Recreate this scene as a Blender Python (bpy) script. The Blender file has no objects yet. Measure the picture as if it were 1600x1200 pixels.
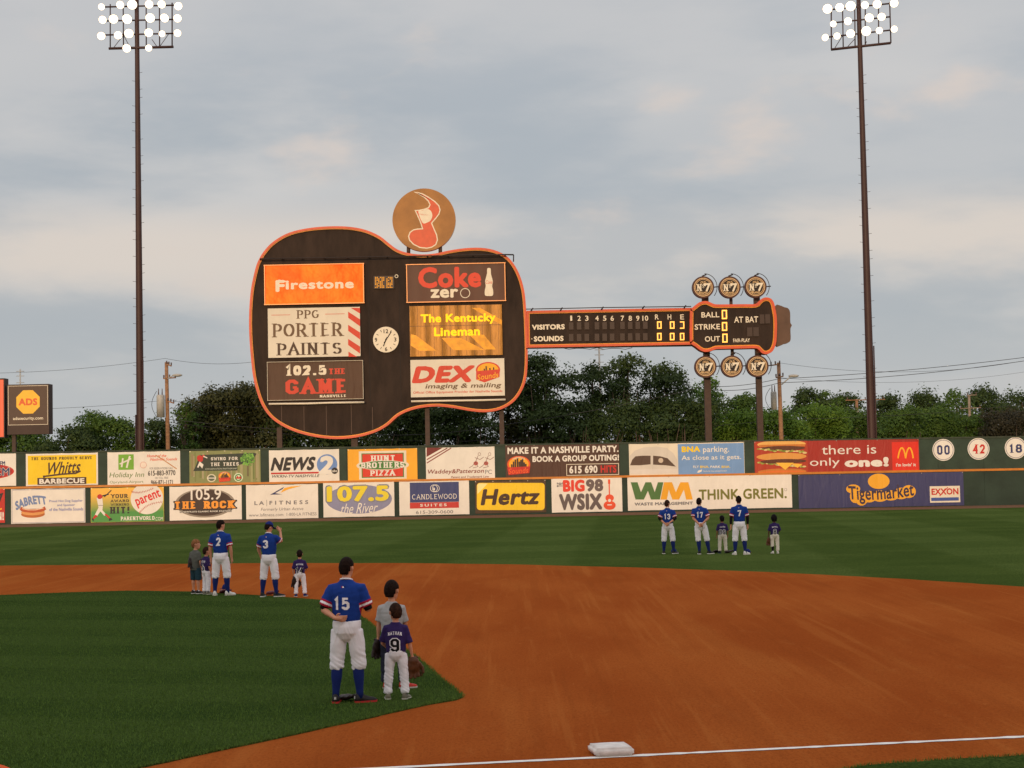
import bpy, bmesh, math, random
import numpy as np
from mathutils import Vector, Matrix, noise
from mathutils.bvhtree import BVHTree

SC = bpy.context.scene
COL = SC.collection
R = math.radians

# ---------------------------------------------------------------- camera
F = 2650.0                 # focal length in pixels of the 1600 px wide photograph
CAM_H = 2.91
HORIZON = 735.0
ROLL = 0.0195
_p = math.atan((HORIZON-600)/F)
_fw = Vector((0, math.cos(_p), math.sin(_p)))
_up0 = Vector((0, -math.sin(_p), math.cos(_p)))
_rt0 = Vector((1, 0, 0))
_rt = _rt0*math.cos(ROLL) - _up0*math.sin(ROLL)
_up = _rt0*math.sin(ROLL) + _up0*math.cos(ROLL)
cam_d = bpy.data.cameras.new('camera')
cam = bpy.data.objects.new('camera', cam_d); COL.objects.link(cam)
cam_d.sensor_width = 36.0; cam_d.lens = F/1600*36
cam_d.clip_start = 0.1; cam_d.clip_end = 6000
mw = Matrix.Identity(4)
for i in range(3):
    mw[i][0] = _rt[i]; mw[i][1] = _up[i]; mw[i][2] = -_fw[i]
mw[0][3], mw[1][3], mw[2][3] = 0, 0, CAM_H
cam.matrix_world = mw
SC.camera = cam

# ---------------------------------------------------------------- world, sun, exposure
SUN_EL, SUN_AZ = R(5.0), R(12.0)       # low evening sun behind the camera, a little to the left
SUN_DIR = Vector((-math.sin(SUN_AZ)*math.cos(SUN_EL), -math.cos(SUN_AZ)*math.cos(SUN_EL), math.sin(SUN_EL)))
world = bpy.data.worlds.new('World'); SC.world = world
world.use_nodes = True
def build_world():
    nt = world.node_tree; N = nt.nodes; L = nt.links
    N.clear()
    out = N.new('ShaderNodeOutputWorld'); bg = N.new('ShaderNodeBackground')
    L.new(bg.outputs[0], out.inputs[0])
    tc = N.new('ShaderNodeTexCoord')
    sep = N.new('ShaderNodeSeparateXYZ'); L.new(tc.outputs['Generated'], sep.inputs[0])
    def math_(op, a, b=None, clamp=False):
        m = N.new('ShaderNodeMath'); m.operation = op; m.use_clamp = clamp
        for k, v in enumerate((a, b)):
            if v is None: continue
            if isinstance(v, (int, float)): m.inputs[k].default_value = v
            else: L.new(v, m.inputs[k])
        return m.outputs[0]
    def rng(v, a, b, c=0.0, d=1.0, smooth=True):
        m = N.new('ShaderNodeMapRange'); m.interpolation_type = 'SMOOTHSTEP' if smooth else 'LINEAR'
        L.new(v, m.inputs[0])
        for k, x in zip((1, 2, 3, 4), (a, b, c, d)): m.inputs[k].default_value = x
        return m.outputs[0]
    def mix(f, a, b, mode='MIX'):
        m = N.new('ShaderNodeMix'); m.data_type = 'RGBA'; m.blend_type = mode
        if isinstance(f, (int, float)): m.inputs[0].default_value = f
        else: L.new(f, m.inputs[0])
        for k, x in ((6, a), (7, b)):
            if isinstance(x, tuple): m.inputs[k].default_value = (*x, 1)
            else: L.new(x, m.inputs[k])
        return m.outputs[2]
    def nz(scale, detail, rough, loc, zs, xs=1.0, dist=0.0):
        mp = N.new('ShaderNodeMapping'); mp.inputs['Scale'].default_value = (xs, 1, zs)
        mp.inputs['Location'].default_value = loc
        L.new(tc.outputs['Generated'], mp.inputs[0])
        n = N.new('ShaderNodeTexNoise'); n.inputs['Scale'].default_value = scale
        n.inputs['Detail'].default_value = detail; n.inputs['Roughness'].default_value = rough
        n.inputs['Distortion'].default_value = dist
        L.new(mp.outputs[0], n.inputs['Vector'])
        return n.outputs['Fac']
    z = sep.outputs['Z']; y = sep.outputs['Y']
    sky = N.new('ShaderNodeTexSky'); sky.sky_type = 'NISHITA'; sky.sun_disc = False
    sky.sun_elevation = SUN_EL; sky.sun_rotation = math.pi + SUN_AZ
    sky.air_density = 1.0; sky.dust_density = 2.0
    clear = mix(1.0, sky.outputs[0], (.10, .10, .10), 'MULTIPLY')
    n1 = nz(4.6, 6, .54, (3.1, 0, 1.7), 3.4, dist=.12)     # long soft bands of cloud
    n2 = nz(7.5, 5, .52, (7.3, 2, .4), 2.2, dist=.1)      # smaller lit patches
    n3 = nz(2.2, 3, .5, (1.0, 5.2, 2.2), 3.0)
    grey = mix(rng(n1, .36, .62), (.455, .492, .540), (.690, .665, .655))
    grey = mix(rng(n3, .38, .62, 0, .5), grey, (.455, .492, .545))
    # warm lit rims and low pink banks
    warm_low = math_('MULTIPLY', rng(z, .085, .125), rng(z, .165, .135))
    wl = math_('MULTIPLY', warm_low, rng(n1, .40, .60, .25, .9))
    grey = mix(wl, grey, (.78, .69, .625))
    wp = math_('MULTIPLY', rng(n2, .56, .72, 0, .8), rng(z, .02, .09))
    grey = mix(wp, grey, (.78, .665, .60))
    top = rng(z, .20, .31, 0, .55)
    grey = mix(top, grey, (.660, .645, .645))
    grey = mix(rng(z, .10, .02, 0, .8), grey, (.575, .595, .612))   # paler air at the horizon
    cover = mix(.86, clear, grey)
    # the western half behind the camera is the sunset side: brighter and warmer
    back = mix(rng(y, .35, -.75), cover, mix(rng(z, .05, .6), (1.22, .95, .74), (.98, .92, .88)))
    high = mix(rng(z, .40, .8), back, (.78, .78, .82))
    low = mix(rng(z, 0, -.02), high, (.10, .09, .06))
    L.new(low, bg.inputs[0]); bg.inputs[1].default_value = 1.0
build_world()
sun_d = bpy.data.lights.new('sun', 'SUN'); sun_d.energy = 2.0; sun_d.angle = R(3.0); sun_d.color = (1.0, .70, .42)
sun = bpy.data.objects.new('sun', sun_d); COL.objects.link(sun)
sun.rotation_euler = SUN_DIR.to_track_quat('Z', 'Y').to_euler()
SC.view_settings.view_transform = 'Standard'; SC.view_settings.look = 'None'
SC.view_settings.exposure = 0.0; SC.view_settings.gamma = 1.0

# ---------------------------------------------------------------- helpers
def ray(px, py):
    return _rt*((px-800)/F) + _up*((600-py)/F) + _fw
def P(px, py, Y):                      # the point seen at a pixel of the photograph, at distance Y
    d = ray(px, py); t = Y/d.y
    return Vector((d.x*t, Y, CAM_H + d.z*t))
def G(px, py, z=0.0):                  # the ground point seen at a pixel
    d = ray(px, py); t = (z-CAM_H)/d.z
    return Vector((d.x*t, d.y*t, z))
def lin(c):
    return tuple(((v/255)/12.92 if v/255 <= .04045 else ((v/255+.055)/1.055)**2.4) for v in c)

_mats = {}
def paint(rgb, rough=.65, var=.10, scale=3.0, bump=0.0, bscale=2.0, metal=0.0, emit=0.0, spec=.35, wrinkle=0.0, key='paint'):
    k = (key, tuple(rgb), rough, var, scale, bump, bscale, metal, emit, spec, wrinkle)
    if k in _mats: return _mats[k]
    m = bpy.data.materials.new(key); m.use_nodes = True
    nt = m.node_tree; N = nt.nodes; L = nt.links
    b = N['Principled BSDF']
    c = lin(rgb)
    b.inputs['Roughness'].default_value = rough
    b.inputs['Metallic'].default_value = metal
    b.inputs['Specular IOR Level'].default_value = spec
    geo = N.new('ShaderNodeNewGeometry')
    n = N.new('ShaderNodeTexNoise'); n.inputs['Scale'].default_value = scale; n.inputs['Detail'].default_value = 5
    L.new(geo.outputs['Position'], n.inputs['Vector'])
    mr = N.new('ShaderNodeMapRange'); L.new(n.outputs['Fac'], mr.inputs[0])
    mr.inputs[1].default_value = .3; mr.inputs[2].default_value = .7
    mr.inputs[3].default_value = 1-var; mr.inputs[4].default_value = 1+var
    mx = N.new('ShaderNodeMix'); mx.data_type = 'RGBA'; mx.blend_type = 'MULTIPLY'; mx.inputs[0].default_value = 1
    mx.inputs[6].default_value = (*c, 1); L.new(mr.outputs[0], mx.inputs[7])
    L.new(mx.outputs[2], b.inputs['Base Color'])
    if bump or wrinkle:
        bp = N.new('ShaderNodeBump'); bp.inputs['Strength'].default_value = 1.0; bp.inputs['Distance'].default_value = bump or wrinkle
        if wrinkle:                      # hanging vinyl: slanted folds and sagging pulls, shared by sheet and print
            mp = N.new('ShaderNodeMapping'); mp.inputs['Rotation'].default_value = (0, R(38), 0); mp.inputs['Scale'].default_value = (1.6, 1, .35)
            L.new(geo.outputs['Position'], mp.inputs[0])
            n2 = N.new('ShaderNodeTexNoise'); n2.inputs['Scale'].default_value = 1.3; n2.inputs['Detail'].default_value = 3; n2.inputs['Distortion'].default_value = .8
            L.new(mp.outputs[0], n2.inputs['Vector']); L.new(n2.outputs['Fac'], bp.inputs['Height'])
        else:
            n2 = N.new('ShaderNodeTexNoise'); n2.inputs['Scale'].default_value = bscale; n2.inputs['Detail'].default_value = 4
            L.new(geo.outputs['Position'], n2.inputs['Vector']); L.new(n2.outputs['Fac'], bp.inputs['Height'])
        L.new(bp.outputs[0], b.inputs['Normal'])
    if emit:
        b.inputs['Emission Color'].default_value = (*c, 1); b.inputs['Emission Strength'].default_value = emit
    _mats[k] = m
    return m
def vinyl(rgb): return paint(rgb, rough=.55, var=.05, scale=1.2, wrinkle=.05, key='vinyl_print')

def obj(name, me, parent=None, label=None, cat=None, group=None, kind=None, mats=None, loc=None):
    o = bpy.data.objects.new(name, me); COL.objects.link(o)
    if me is not None and mats is not None:
        for m in (mats if isinstance(mats, (list, tuple)) else [mats]): me.materials.append(m)
    if parent is not None: o.parent = parent
    if loc is not None: o.location = loc
    if label: o['label'] = label
    if cat: o['category'] = cat
    if group: o['group'] = group
    if kind: o['kind'] = kind
    return o
def empty(name, loc=(0, 0, 0), rz=0.0, **kw):
    o = obj(name, None, **kw); o.location = loc; o.rotation_euler = (0, 0, rz); o.empty_display_size = .3
    return o

class MB:
    """collects shapes (world or local coordinates) and becomes one mesh object"""
    def __init__(s): s.v = []; s.f = []; s.m = []; s.mats = []; s.smooth = []
    def mi(s, m):
        if m not in s.mats: s.mats.append(m)
        return s.mats.index(m)
    def add(s, vs, fs, m, smooth=False):
        b = len(s.v); i = s.mi(m)
        s.v.extend([tuple(v) for v in vs])
        for f in fs: s.f.append(tuple(b+k for k in f)); s.m.append(i); s.smooth.append(smooth)
    def box(s, c, d, m, rz=0.0, taper=1.0):
        c = Vector(c); hx, hy, hz = d[0]/2, d[1]/2, d[2]/2
        ca, sa = math.cos(rz), math.sin(rz); vs = []
        for z, t in ((-hz, 1.0), (hz, taper)):
            for x, y in ((-hx, -hy), (hx, -hy), (hx, hy), (-hx, hy)):
                x *= t; y *= t
                vs.append(c+Vector((x*ca-y*sa, x*sa+y*ca, z)))
        s.add(vs, [(3, 2, 1, 0), (4, 5, 6, 7), (0, 1, 5, 4), (1, 2, 6, 5), (2, 3, 7, 6), (3, 0, 4, 7)], m)
    def tube(s, pts, rad, m, n=8, caps=True, smooth=True):
        pts = [Vector(p) for p in pts]
        if not isinstance(rad, (list, tuple)): rad = [rad]*len(pts)
        vs = []; fs = []; ref = None
        for i, p in enumerate(pts):
            t = (pts[min(i+1, len(pts)-1)]-pts[max(i-1, 0)])
            t = t.normalized() if t.length > 1e-9 else Vector((0, 0, 1))
            if ref is None:
                ref = Vector((1, 0, 0)) if abs(t.x) < .8 else Vector((0, 1, 0))
            a = (ref - t*ref.dot(t)).normalized(); b = t.cross(a); ref = a
            for k in range(n):
                an = 2*math.pi*k/n
                vs.append(p+(a*math.cos(an)+b*math.sin(an))*rad[i])
        for i in range(len(pts)-1):
            for k in range(n):
                k2 = (k+1) % n
                fs.append((i*n+k, i*n+k2, (i+1)*n+k2, (i+1)*n+k))
        if caps:
            fs.append(tuple(range(n-1, -1, -1))); fs.append(tuple((len(pts)-1)*n+k for k in range(n)))
        s.add(vs, fs, m, smooth)
    def ball(s, c, r, m, nu=10, nv=7):
        c = Vector(c); r = Vector(r) if isinstance(r, (tuple, list, Vector)) else Vector((r, r, r)); vs = []; fs = []
        vs.append(c+Vector((0, 0, r.z)))
        for i in range(1, nv):
            th = math.pi*i/nv
            for k in range(nu):
                ph = 2*math.pi*k/nu
                vs.append(c+Vector((r.x*math.sin(th)*math.cos(ph), r.y*math.sin(th)*math.sin(ph), r.z*math.cos(th))))
        vs.append(c-Vector((0, 0, r.z)))
        for k in range(nu): fs.append((0, 1+k, 1+(k+1) % nu))
        for i in range(nv-2):
            for k in range(nu):
                a = 1+i*nu+k; b = 1+i*nu+(k+1) % nu
                fs.append((a, a+nu, b+nu, b))
        e = len(vs)-1
        for k in range(nu): fs.append((e, 1+(nv-2)*nu+(k+1) % nu, 1+(nv-2)*nu+k))
        s.add(vs, fs, m, True)
    def prism(s, ring, y0, y1, m, mside=None):
        """a closed outline in x,z (list of (x,z)) given thickness from y0 (front) to y1 (back)"""
        n = len(ring); a = sum(ring[i][0]*ring[(i+1) % n][1]-ring[(i+1) % n][0]*ring[i][1] for i in range(n))
        if a < 0: ring = ring[::-1]
        vs = [(x, y0, z) for x, z in ring]+[(x, y1, z) for x, z in ring]
        s.add(vs, [tuple(range(n)), tuple(range(2*n-1, n-1, -1))], m)
        s.add(vs, [((i+1) % n, i, n+i, n+(i+1) % n) for i in range(n)], mside or m)
    def mesh(s, name='mesh'):
        me = bpy.data.meshes.new(name)
        me.from_pydata(s.v, [], s.f)
        for m in s.mats: me.materials.append(m)
        me.polygons.foreach_set('material_index', s.m)
        me.polygons.foreach_set('use_smooth', s.smooth)
        me.update()
        return me
    def build(s, name, parent=None, **kw):
        return obj(name, s.mesh(name), parent, **kw)

# ---------------------------------------------------------------- lettering
def _arc(cx, cy, rx, ry, a0, a1, n=10):
    return [(cx+rx*math.cos(R(a0+(a1-a0)*i/n)), cy+ry*math.sin(R(a0+(a1-a0)*i/n))) for i in range(n+1)]
GL = {   # stroke letters in a box one unit high: (advance, strokes)
 'A': (.74, [[(.02, 0), (.37, 1), (.72, 0)], [(.16, .34), (.58, .34)]]),
 'B': (.66, [[(.1, .5), (.1, 1), (.45, 1), (.6, .87), (.6, .65), (.45, .52), (.1, .52)], [(.42, .52), (.64, .38), (.64, .14), (.48, 0), (.1, 0), (.1, .52)]]),
 'C': (.68, [[(.64, .7), (.64, .84), (.48, 1), (.2, 1), (.04, .84), (.04, .16), (.2, 0), (.48, 0), (.64, .16), (.64, .3)]]),
 'D': (.7, [[(.1, .5), (.1, 1), (.46, 1), (.66, .8), (.66, .2), (.46, 0), (.1, 0), (.1, .5)]]),
 'E': (.62, [[(.1, 0), (.1, 1)], [(.1, 1), (.58, 1)], [(.1, .5), (.46, .5)], [(.1, 0), (.6, 0)]]),
 'F': (.6, [[(.1, 0), (.1, 1)], [(.1, 1), (.58, 1)], [(.1, .5), (.46, .5)]]),
 'G': (.72, [[(.64, .72), (.64, .84), (.48, 1), (.2, 1), (.04, .84), (.04, .16), (.2, 0), (.48, 0), (.66, .14), (.66, .42)], [(.4, .44), (.7, .44)]]),
 'H': (.72, [[(.1, 0), (.1, 1)], [(.62, 0), (.62, 1)], [(.1, .5), (.62, .5)]]),
 'I': (.24, [[(.12, 0), (.12, 1)]]),
 'J': (.56, [[(.44, 1), (.44, .16), (.32, 0), (.14, 0), (.02, .16), (.02, .3)]]),
 'K': (.7, [[(.1, 0), (.1, 1)], [(.62, 1), (.12, .42)], [(.28, .58), (.66, 0)]]),
 'L': (.58, [[(.1, 0), (.1, 1)], [(.1, 0), (.56, 0)]]),
 'M': (.86, [[(.1, 0), (.1, 1)], [(.1, 1), (.43, .25), (.76, 1)], [(.76, 0), (.76, 1)]]),
 'N': (.74, [[(.1, 0), (.1, 1)], [(.1, 1), (.64, 0)], [(.64, 0), (.64, 1)]]),
 'O': (.72, [[(.36, 1), (.2, 1), (.04, .84), (.04, .16), (.2, 0), (.52, 0), (.68, .16), (.68, .84), (.52, 1), (.36, 1)]]),
 'P': (.64, [[(.1, 0), (.1, 1)], [(.1, 1), (.46, 1), (.62, .86), (.62, .58), (.46, .45), (.1, .45)]]),
 'Q': (.72, [[(.36, 1), (.2, 1), (.04, .84), (.04, .16), (.2, 0), (.52, 0), (.68, .16), (.68, .84), (.52, 1), (.36, 1)], [(.42, .25), (.7, -.08)]]),
 'R': (.7, [[(.1, 0), (.1, 1)], [(.1, 1), (.46, 1), (.62, .86), (.62, .62), (.46, .48), (.1, .48)], [(.38, .48), (.66, 0)]]),
 'S': (.66, [[(.6, .74), (.6, .86), (.46, 1), (.2, 1), (.06, .86), (.06, .66), (.2, .53), (.46, .47), (.61, .34), (.61, .14), (.46, 0), (.2, 0), (.05, .14), (.05, .28)]]),
 'T': (.72, [[(.36, 0), (.36, 1)], [(-.02, 1), (.74, 1)]]),
 'U': (.72, [[(.08, 1), (.08, .16), (.24, 0), (.48, 0), (.64, .16), (.64, 1)]]),
 'V': (.7, [[(.02, 1), (.35, 0), (.68, 1)]]),
 'W': (.98, [[(.02, 1), (.26, 0), (.49, .8), (.72, 0), (.96, 1)]]),
 'X': (.7, [[(.04, 0), (.66, 1)], [(.04, 1), (.66, 0)]]),
 'Y': (.7, [[(.02, 1), (.35, .48), (.68, 1)], [(.35, 0), (.35, .48)]]),
 'Z': (.64, [[(.06, 1), (.6, 1), (.04, 0), (.6, 0)]]),
 '0': (.64, [[(.32, 1), (.2, 1), (.06, .86), (.06, .14), (.2, 0), (.44, 0), (.58, .14), (.58, .86), (.44, 1), (.32, 1)]]),
 '1': (.4, [[(.04, .8), (.22, 1), (.22, 0)]]),
 '2': (.62, [[(.06, .72), (.06, .86), (.2, 1), (.42, 1), (.56, .86), (.56, .6), (.08, 0), (.6, 0)]]),
 '3': (.62, [[(.06, .78), (.06, .88), (.2, 1), (.42, 1), (.56, .88), (.56, .64), (.44, .52), (.26, .52)], [(.44, .52), (.57, .4), (.57, .12), (.42, 0), (.2, 0), (.05, .12), (.05, .24)]]),
 '4': (.66, [[(.46, 0), (.46, 1)], [(.46, 1), (.04, .32), (.64, .32)]]),
 '5': (.62, [[(.57, 1), (.1, 1), (.1, .57), (.22, .62), (.42, .62), (.57, .48), (.57, .14), (.42, 0), (.2, 0), (.05, .12), (.05, .2)]]),
 '6': (.64, [[(.57, .78), (.57, .86), (.43, 1), (.2, 1), (.06, .86), (.06, .14), (.2, 0), (.44, 0), (.58, .14), (.58, .42), (.44, .56), (.06, .56)]]),
 '7': (.6, [[(.04, .8), (.04, 1), (.56, 1), (.24, 0)]]),
 '8': (.64, [[(.32, .53), (.2, .53), (.08, .65), (.08, .88), (.2, 1), (.44, 1), (.56, .88), (.56, .65), (.44, .53), (.32, .53)], [(.32, .53), (.2, .53), (.05, .39), (.05, .14), (.2, 0), (.44, 0), (.59, .14), (.59, .39), (.44, .53), (.32, .53)]]),
 '9': (.64, [[(.07, .22), (.07, .14), (.21, 0), (.44, 0), (.58, .14), (.58, .86), (.44, 1), (.2, 1), (.06, .86), (.06, .58), (.2, .44), (.58, .44)]]),
 '.': (.26, [[(.12, .0), (.12, .1)]]), '!': (.26, [[(.12, 1), (.12, .34)], [(.12, .12), (.12, 0)]]), ' ': (.34, []), '-': (.4, [[(.05, .42), (.35, .42)]]),
}
GS = {   # rounder cuts used for the roman lettering
 'O': (.74, [_arc(.37, .5, .35, .5, 90, 450, 28)]), 'C': (.72, [_arc(.38, .5, .35, .5, 48, 312, 20)]),
 'G': (.76, [_arc(.38, .5, .35, .5, 48, 318, 20)+[(.66, .42)], [(.48, .43), (.76, .43)]]),
 'D': (.72, [[(.1, 0), (.1, 1)], [(.1, 1), (.32, 1)]+_arc(.32, .5, .36, .5, 85, -85, 16)+[(.32, 0), (.1, 0)]]),
 'P': (.64, [[(.1, 0), (.1, 1)], [(.1, 1), (.36, 1)]+_arc(.36, .725, .26, .275, 80, -80, 12)+[(.36, .45), (.1, .45)]]),
 'R': (.72, [[(.1, 0), (.1, 1)], [(.1, 1), (.36, 1)]+_arc(.36, .735, .26, .265, 80, -80, 12)+[(.36, .47), (.1, .47)], [(.36, .47), (.68, 0)]]),
 'S': (.62, [_arc(.32, .755, .25, .245, 25, 255, 14)+_arc(.32, .265, .28, .265, 75, -155, 14)]),
 '0': (.66, [_arc(.33, .5, .28, .5, 90, 450, 28)]),
}
def _round(pl):
    out = [pl[0]]
    for i in range(1, len(pl)-1):
        a, b, c = (Vector(q) for q in pl[i-1:i+2])
        d1 = (b-a); d2 = (c-b)
        if d1.length and d2.length and d1.angle(d2) < R(62):
            t = .42
            p, q = b.lerp(a, t), b.lerp(c, t)
            for k in range(5):
                s = k/4; w = p.lerp(b, s).lerp(b.lerp(q, s), s); out.append(tuple(w))
        else: out.append(tuple(b))
    out.append(pl[-1]); return out
def stroke_poly(pl, hw):
    """quads along a polyline with mitred corners; hw half width (number or function of the direction)"""
    pts = [Vector(p) for p in pl]; n = len(pts); closed = (pts[0]-pts[-1]).length < 1e-6
    L, Rr = [], []
    f = hw if callable(hw) else (lambda d: hw)
    for i in range(n):
        if closed and i in (0, n-1): d0 = (pts[-1]-pts[-2]).normalized(); d1 = (pts[1]-pts[0]).normalized()
        else:
            d0 = (pts[i]-pts[i-1]).normalized() if i else None
            d1 = (pts[i+1]-pts[i]).normalized() if i < n-1 else None
            if d0 is None: d0 = d1
            if d1 is None: d1 = d0
        n0 = Vector((-d0.y, d0.x)); n1 = Vector((-d1.y, d1.x))
        h = (f(d0)+f(d1))/2
        m = n0+n1
        if m.length < .3: m = n0
        m.normalize(); k = h/max(m.dot(n1), .42)
        L.append(pts[i]+m*k); Rr.append(pts[i]-m*k)
    return L, Rr
def block_text(s, w=.16, serif=0.0, smooth=False, thin=None, gap=.06, square=True):
    """own stroke lettering -> list of (verts, faces) pieces in a unit-high box"""
    x = 0; pieces = []
    if thin is None and w >= .22: thin = w*.72
    f = w/2 if thin is None else (lambda d: w/2*abs(d.y)+thin/2*abs(d.x) if abs(d.x) > .3 else w/2)
    for ch in s:
        adv, st = GS.get(ch) or GL.get(ch, GL[' ']) if smooth else GL.get(ch, GL[' '])
        for pl in st:
            p2 = [(x+a*(1-w)+w/2, w/2+b*(1-w)) for a, b in pl]
            if square and (pl[0] != pl[-1]):       # run strokes that end on the edge of the box right out to it
                p2 = [Vector(q) for q in p2]
                if pl[0][1] in (0, 1) and abs(pl[0][1]-pl[1][1]) > .05: p2[0] = p2[0]+(p2[0]-p2[1]).normalized()*w/2
                if pl[-1][1] in (0, 1) and abs(pl[-1][1]-pl[-2][1]) > .05: p2[-1] = p2[-1]+(p2[-1]-p2[-2]).normalized()*w/2
                p2 = [tuple(q) for q in p2]
            if smooth: p2 = _round(p2)
            Lp, Rp = stroke_poly(p2, f); n = len(Lp)
            qs = [(i, n+i, n+i+1, i+1) for i in range(n-1)]; vv = [tuple(q) for q in Lp+Rp]; h_ = len(qs)//2 if len(qs) > 2 else len(qs)
            pieces.append((vv, qs[:h_]))         # a long stroke lies in two lengths, so that it never overlaps itself
            if h_ < len(qs): pieces.append((vv, qs[h_:]))
            if serif and ch not in '.!-':
                for e, o in ((p2[0], p2[1]), (p2[-1], p2[-2])):
                    if abs(e[1]-o[1]) > abs(e[0]-o[0])*.8 and (e[1] < w*.6 or e[1] > 1-w*.6) and (p2[0] != p2[-1]):
                        yb = 0 if e[1] < .5 else 1-serif
                        pieces.append(([(e[0]-w*.5-.09, yb), (e[0]+w*.5+.09, yb), (e[0]+w*.5+.09, yb+serif), (e[0]-w*.5-.09, yb+serif)], [(0, 1, 2, 3)]))
        x += adv*(1-w)+w+gap
    return pieces
_tcache = {}
def font_text(s, weight=0.0, shear=0.0, space=1.0):
    """Blender's built-in font -> ([(verts, faces)]) normalised to its own bounding box (0..1, 0..1) and its aspect"""
    k = (s, weight, shear, space)
    if k in _tcache: return _tcache[k]
    cu = bpy.data.curves.new('text', 'FONT'); cu.body = s; cu.size = 1; cu.shear = shear
    cu.space_character = space; cu.resolution_u = 3; cu.fill_mode = 'FRONT'
    o = bpy.data.objects.new('text', cu)
    me = o.to_mesh()
    vs = [(v.co.x, v.co.y) for v in me.vertices]; fs = [tuple(p.vertices) for p in me.polygons]
    o.to_mesh_clear(); bpy.data.objects.remove(o); bpy.data.curves.remove(cu)
    if weight > .004:      # a bolder cut: the letters struck several times, each a hair in front of the last
        w = weight; q = w*.72; n_ = [(0, 0), (w, 0), (-w, 0), (0, w), (0, -w), (q, q), (-q, q), (q, -q), (-q, -q)]
        _tcache[k] = [([(a+dx, b+dy) for a, b in vs], fs) for dx, dy in n_]
    else: _tcache[k] = [(vs, fs)]
    return _tcache[k]
def fit(pieces, x0, z0, x1, z1):
    xs = [v[0] for vs, _ in pieces for v in vs]; ys = [v[1] for vs, _ in pieces for v in vs]
    ax, bx, ay, by = min(xs), max(xs), min(ys), max(ys)
    sx = (x1-x0)/max(bx-ax, 1e-6); sy = (z1-z0)/max(by-ay, 1e-6)
    return [([(x0+(a-ax)*sx, z0+(b-ay)*sy) for a, b in vs], fs) for vs, fs in pieces]

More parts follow.
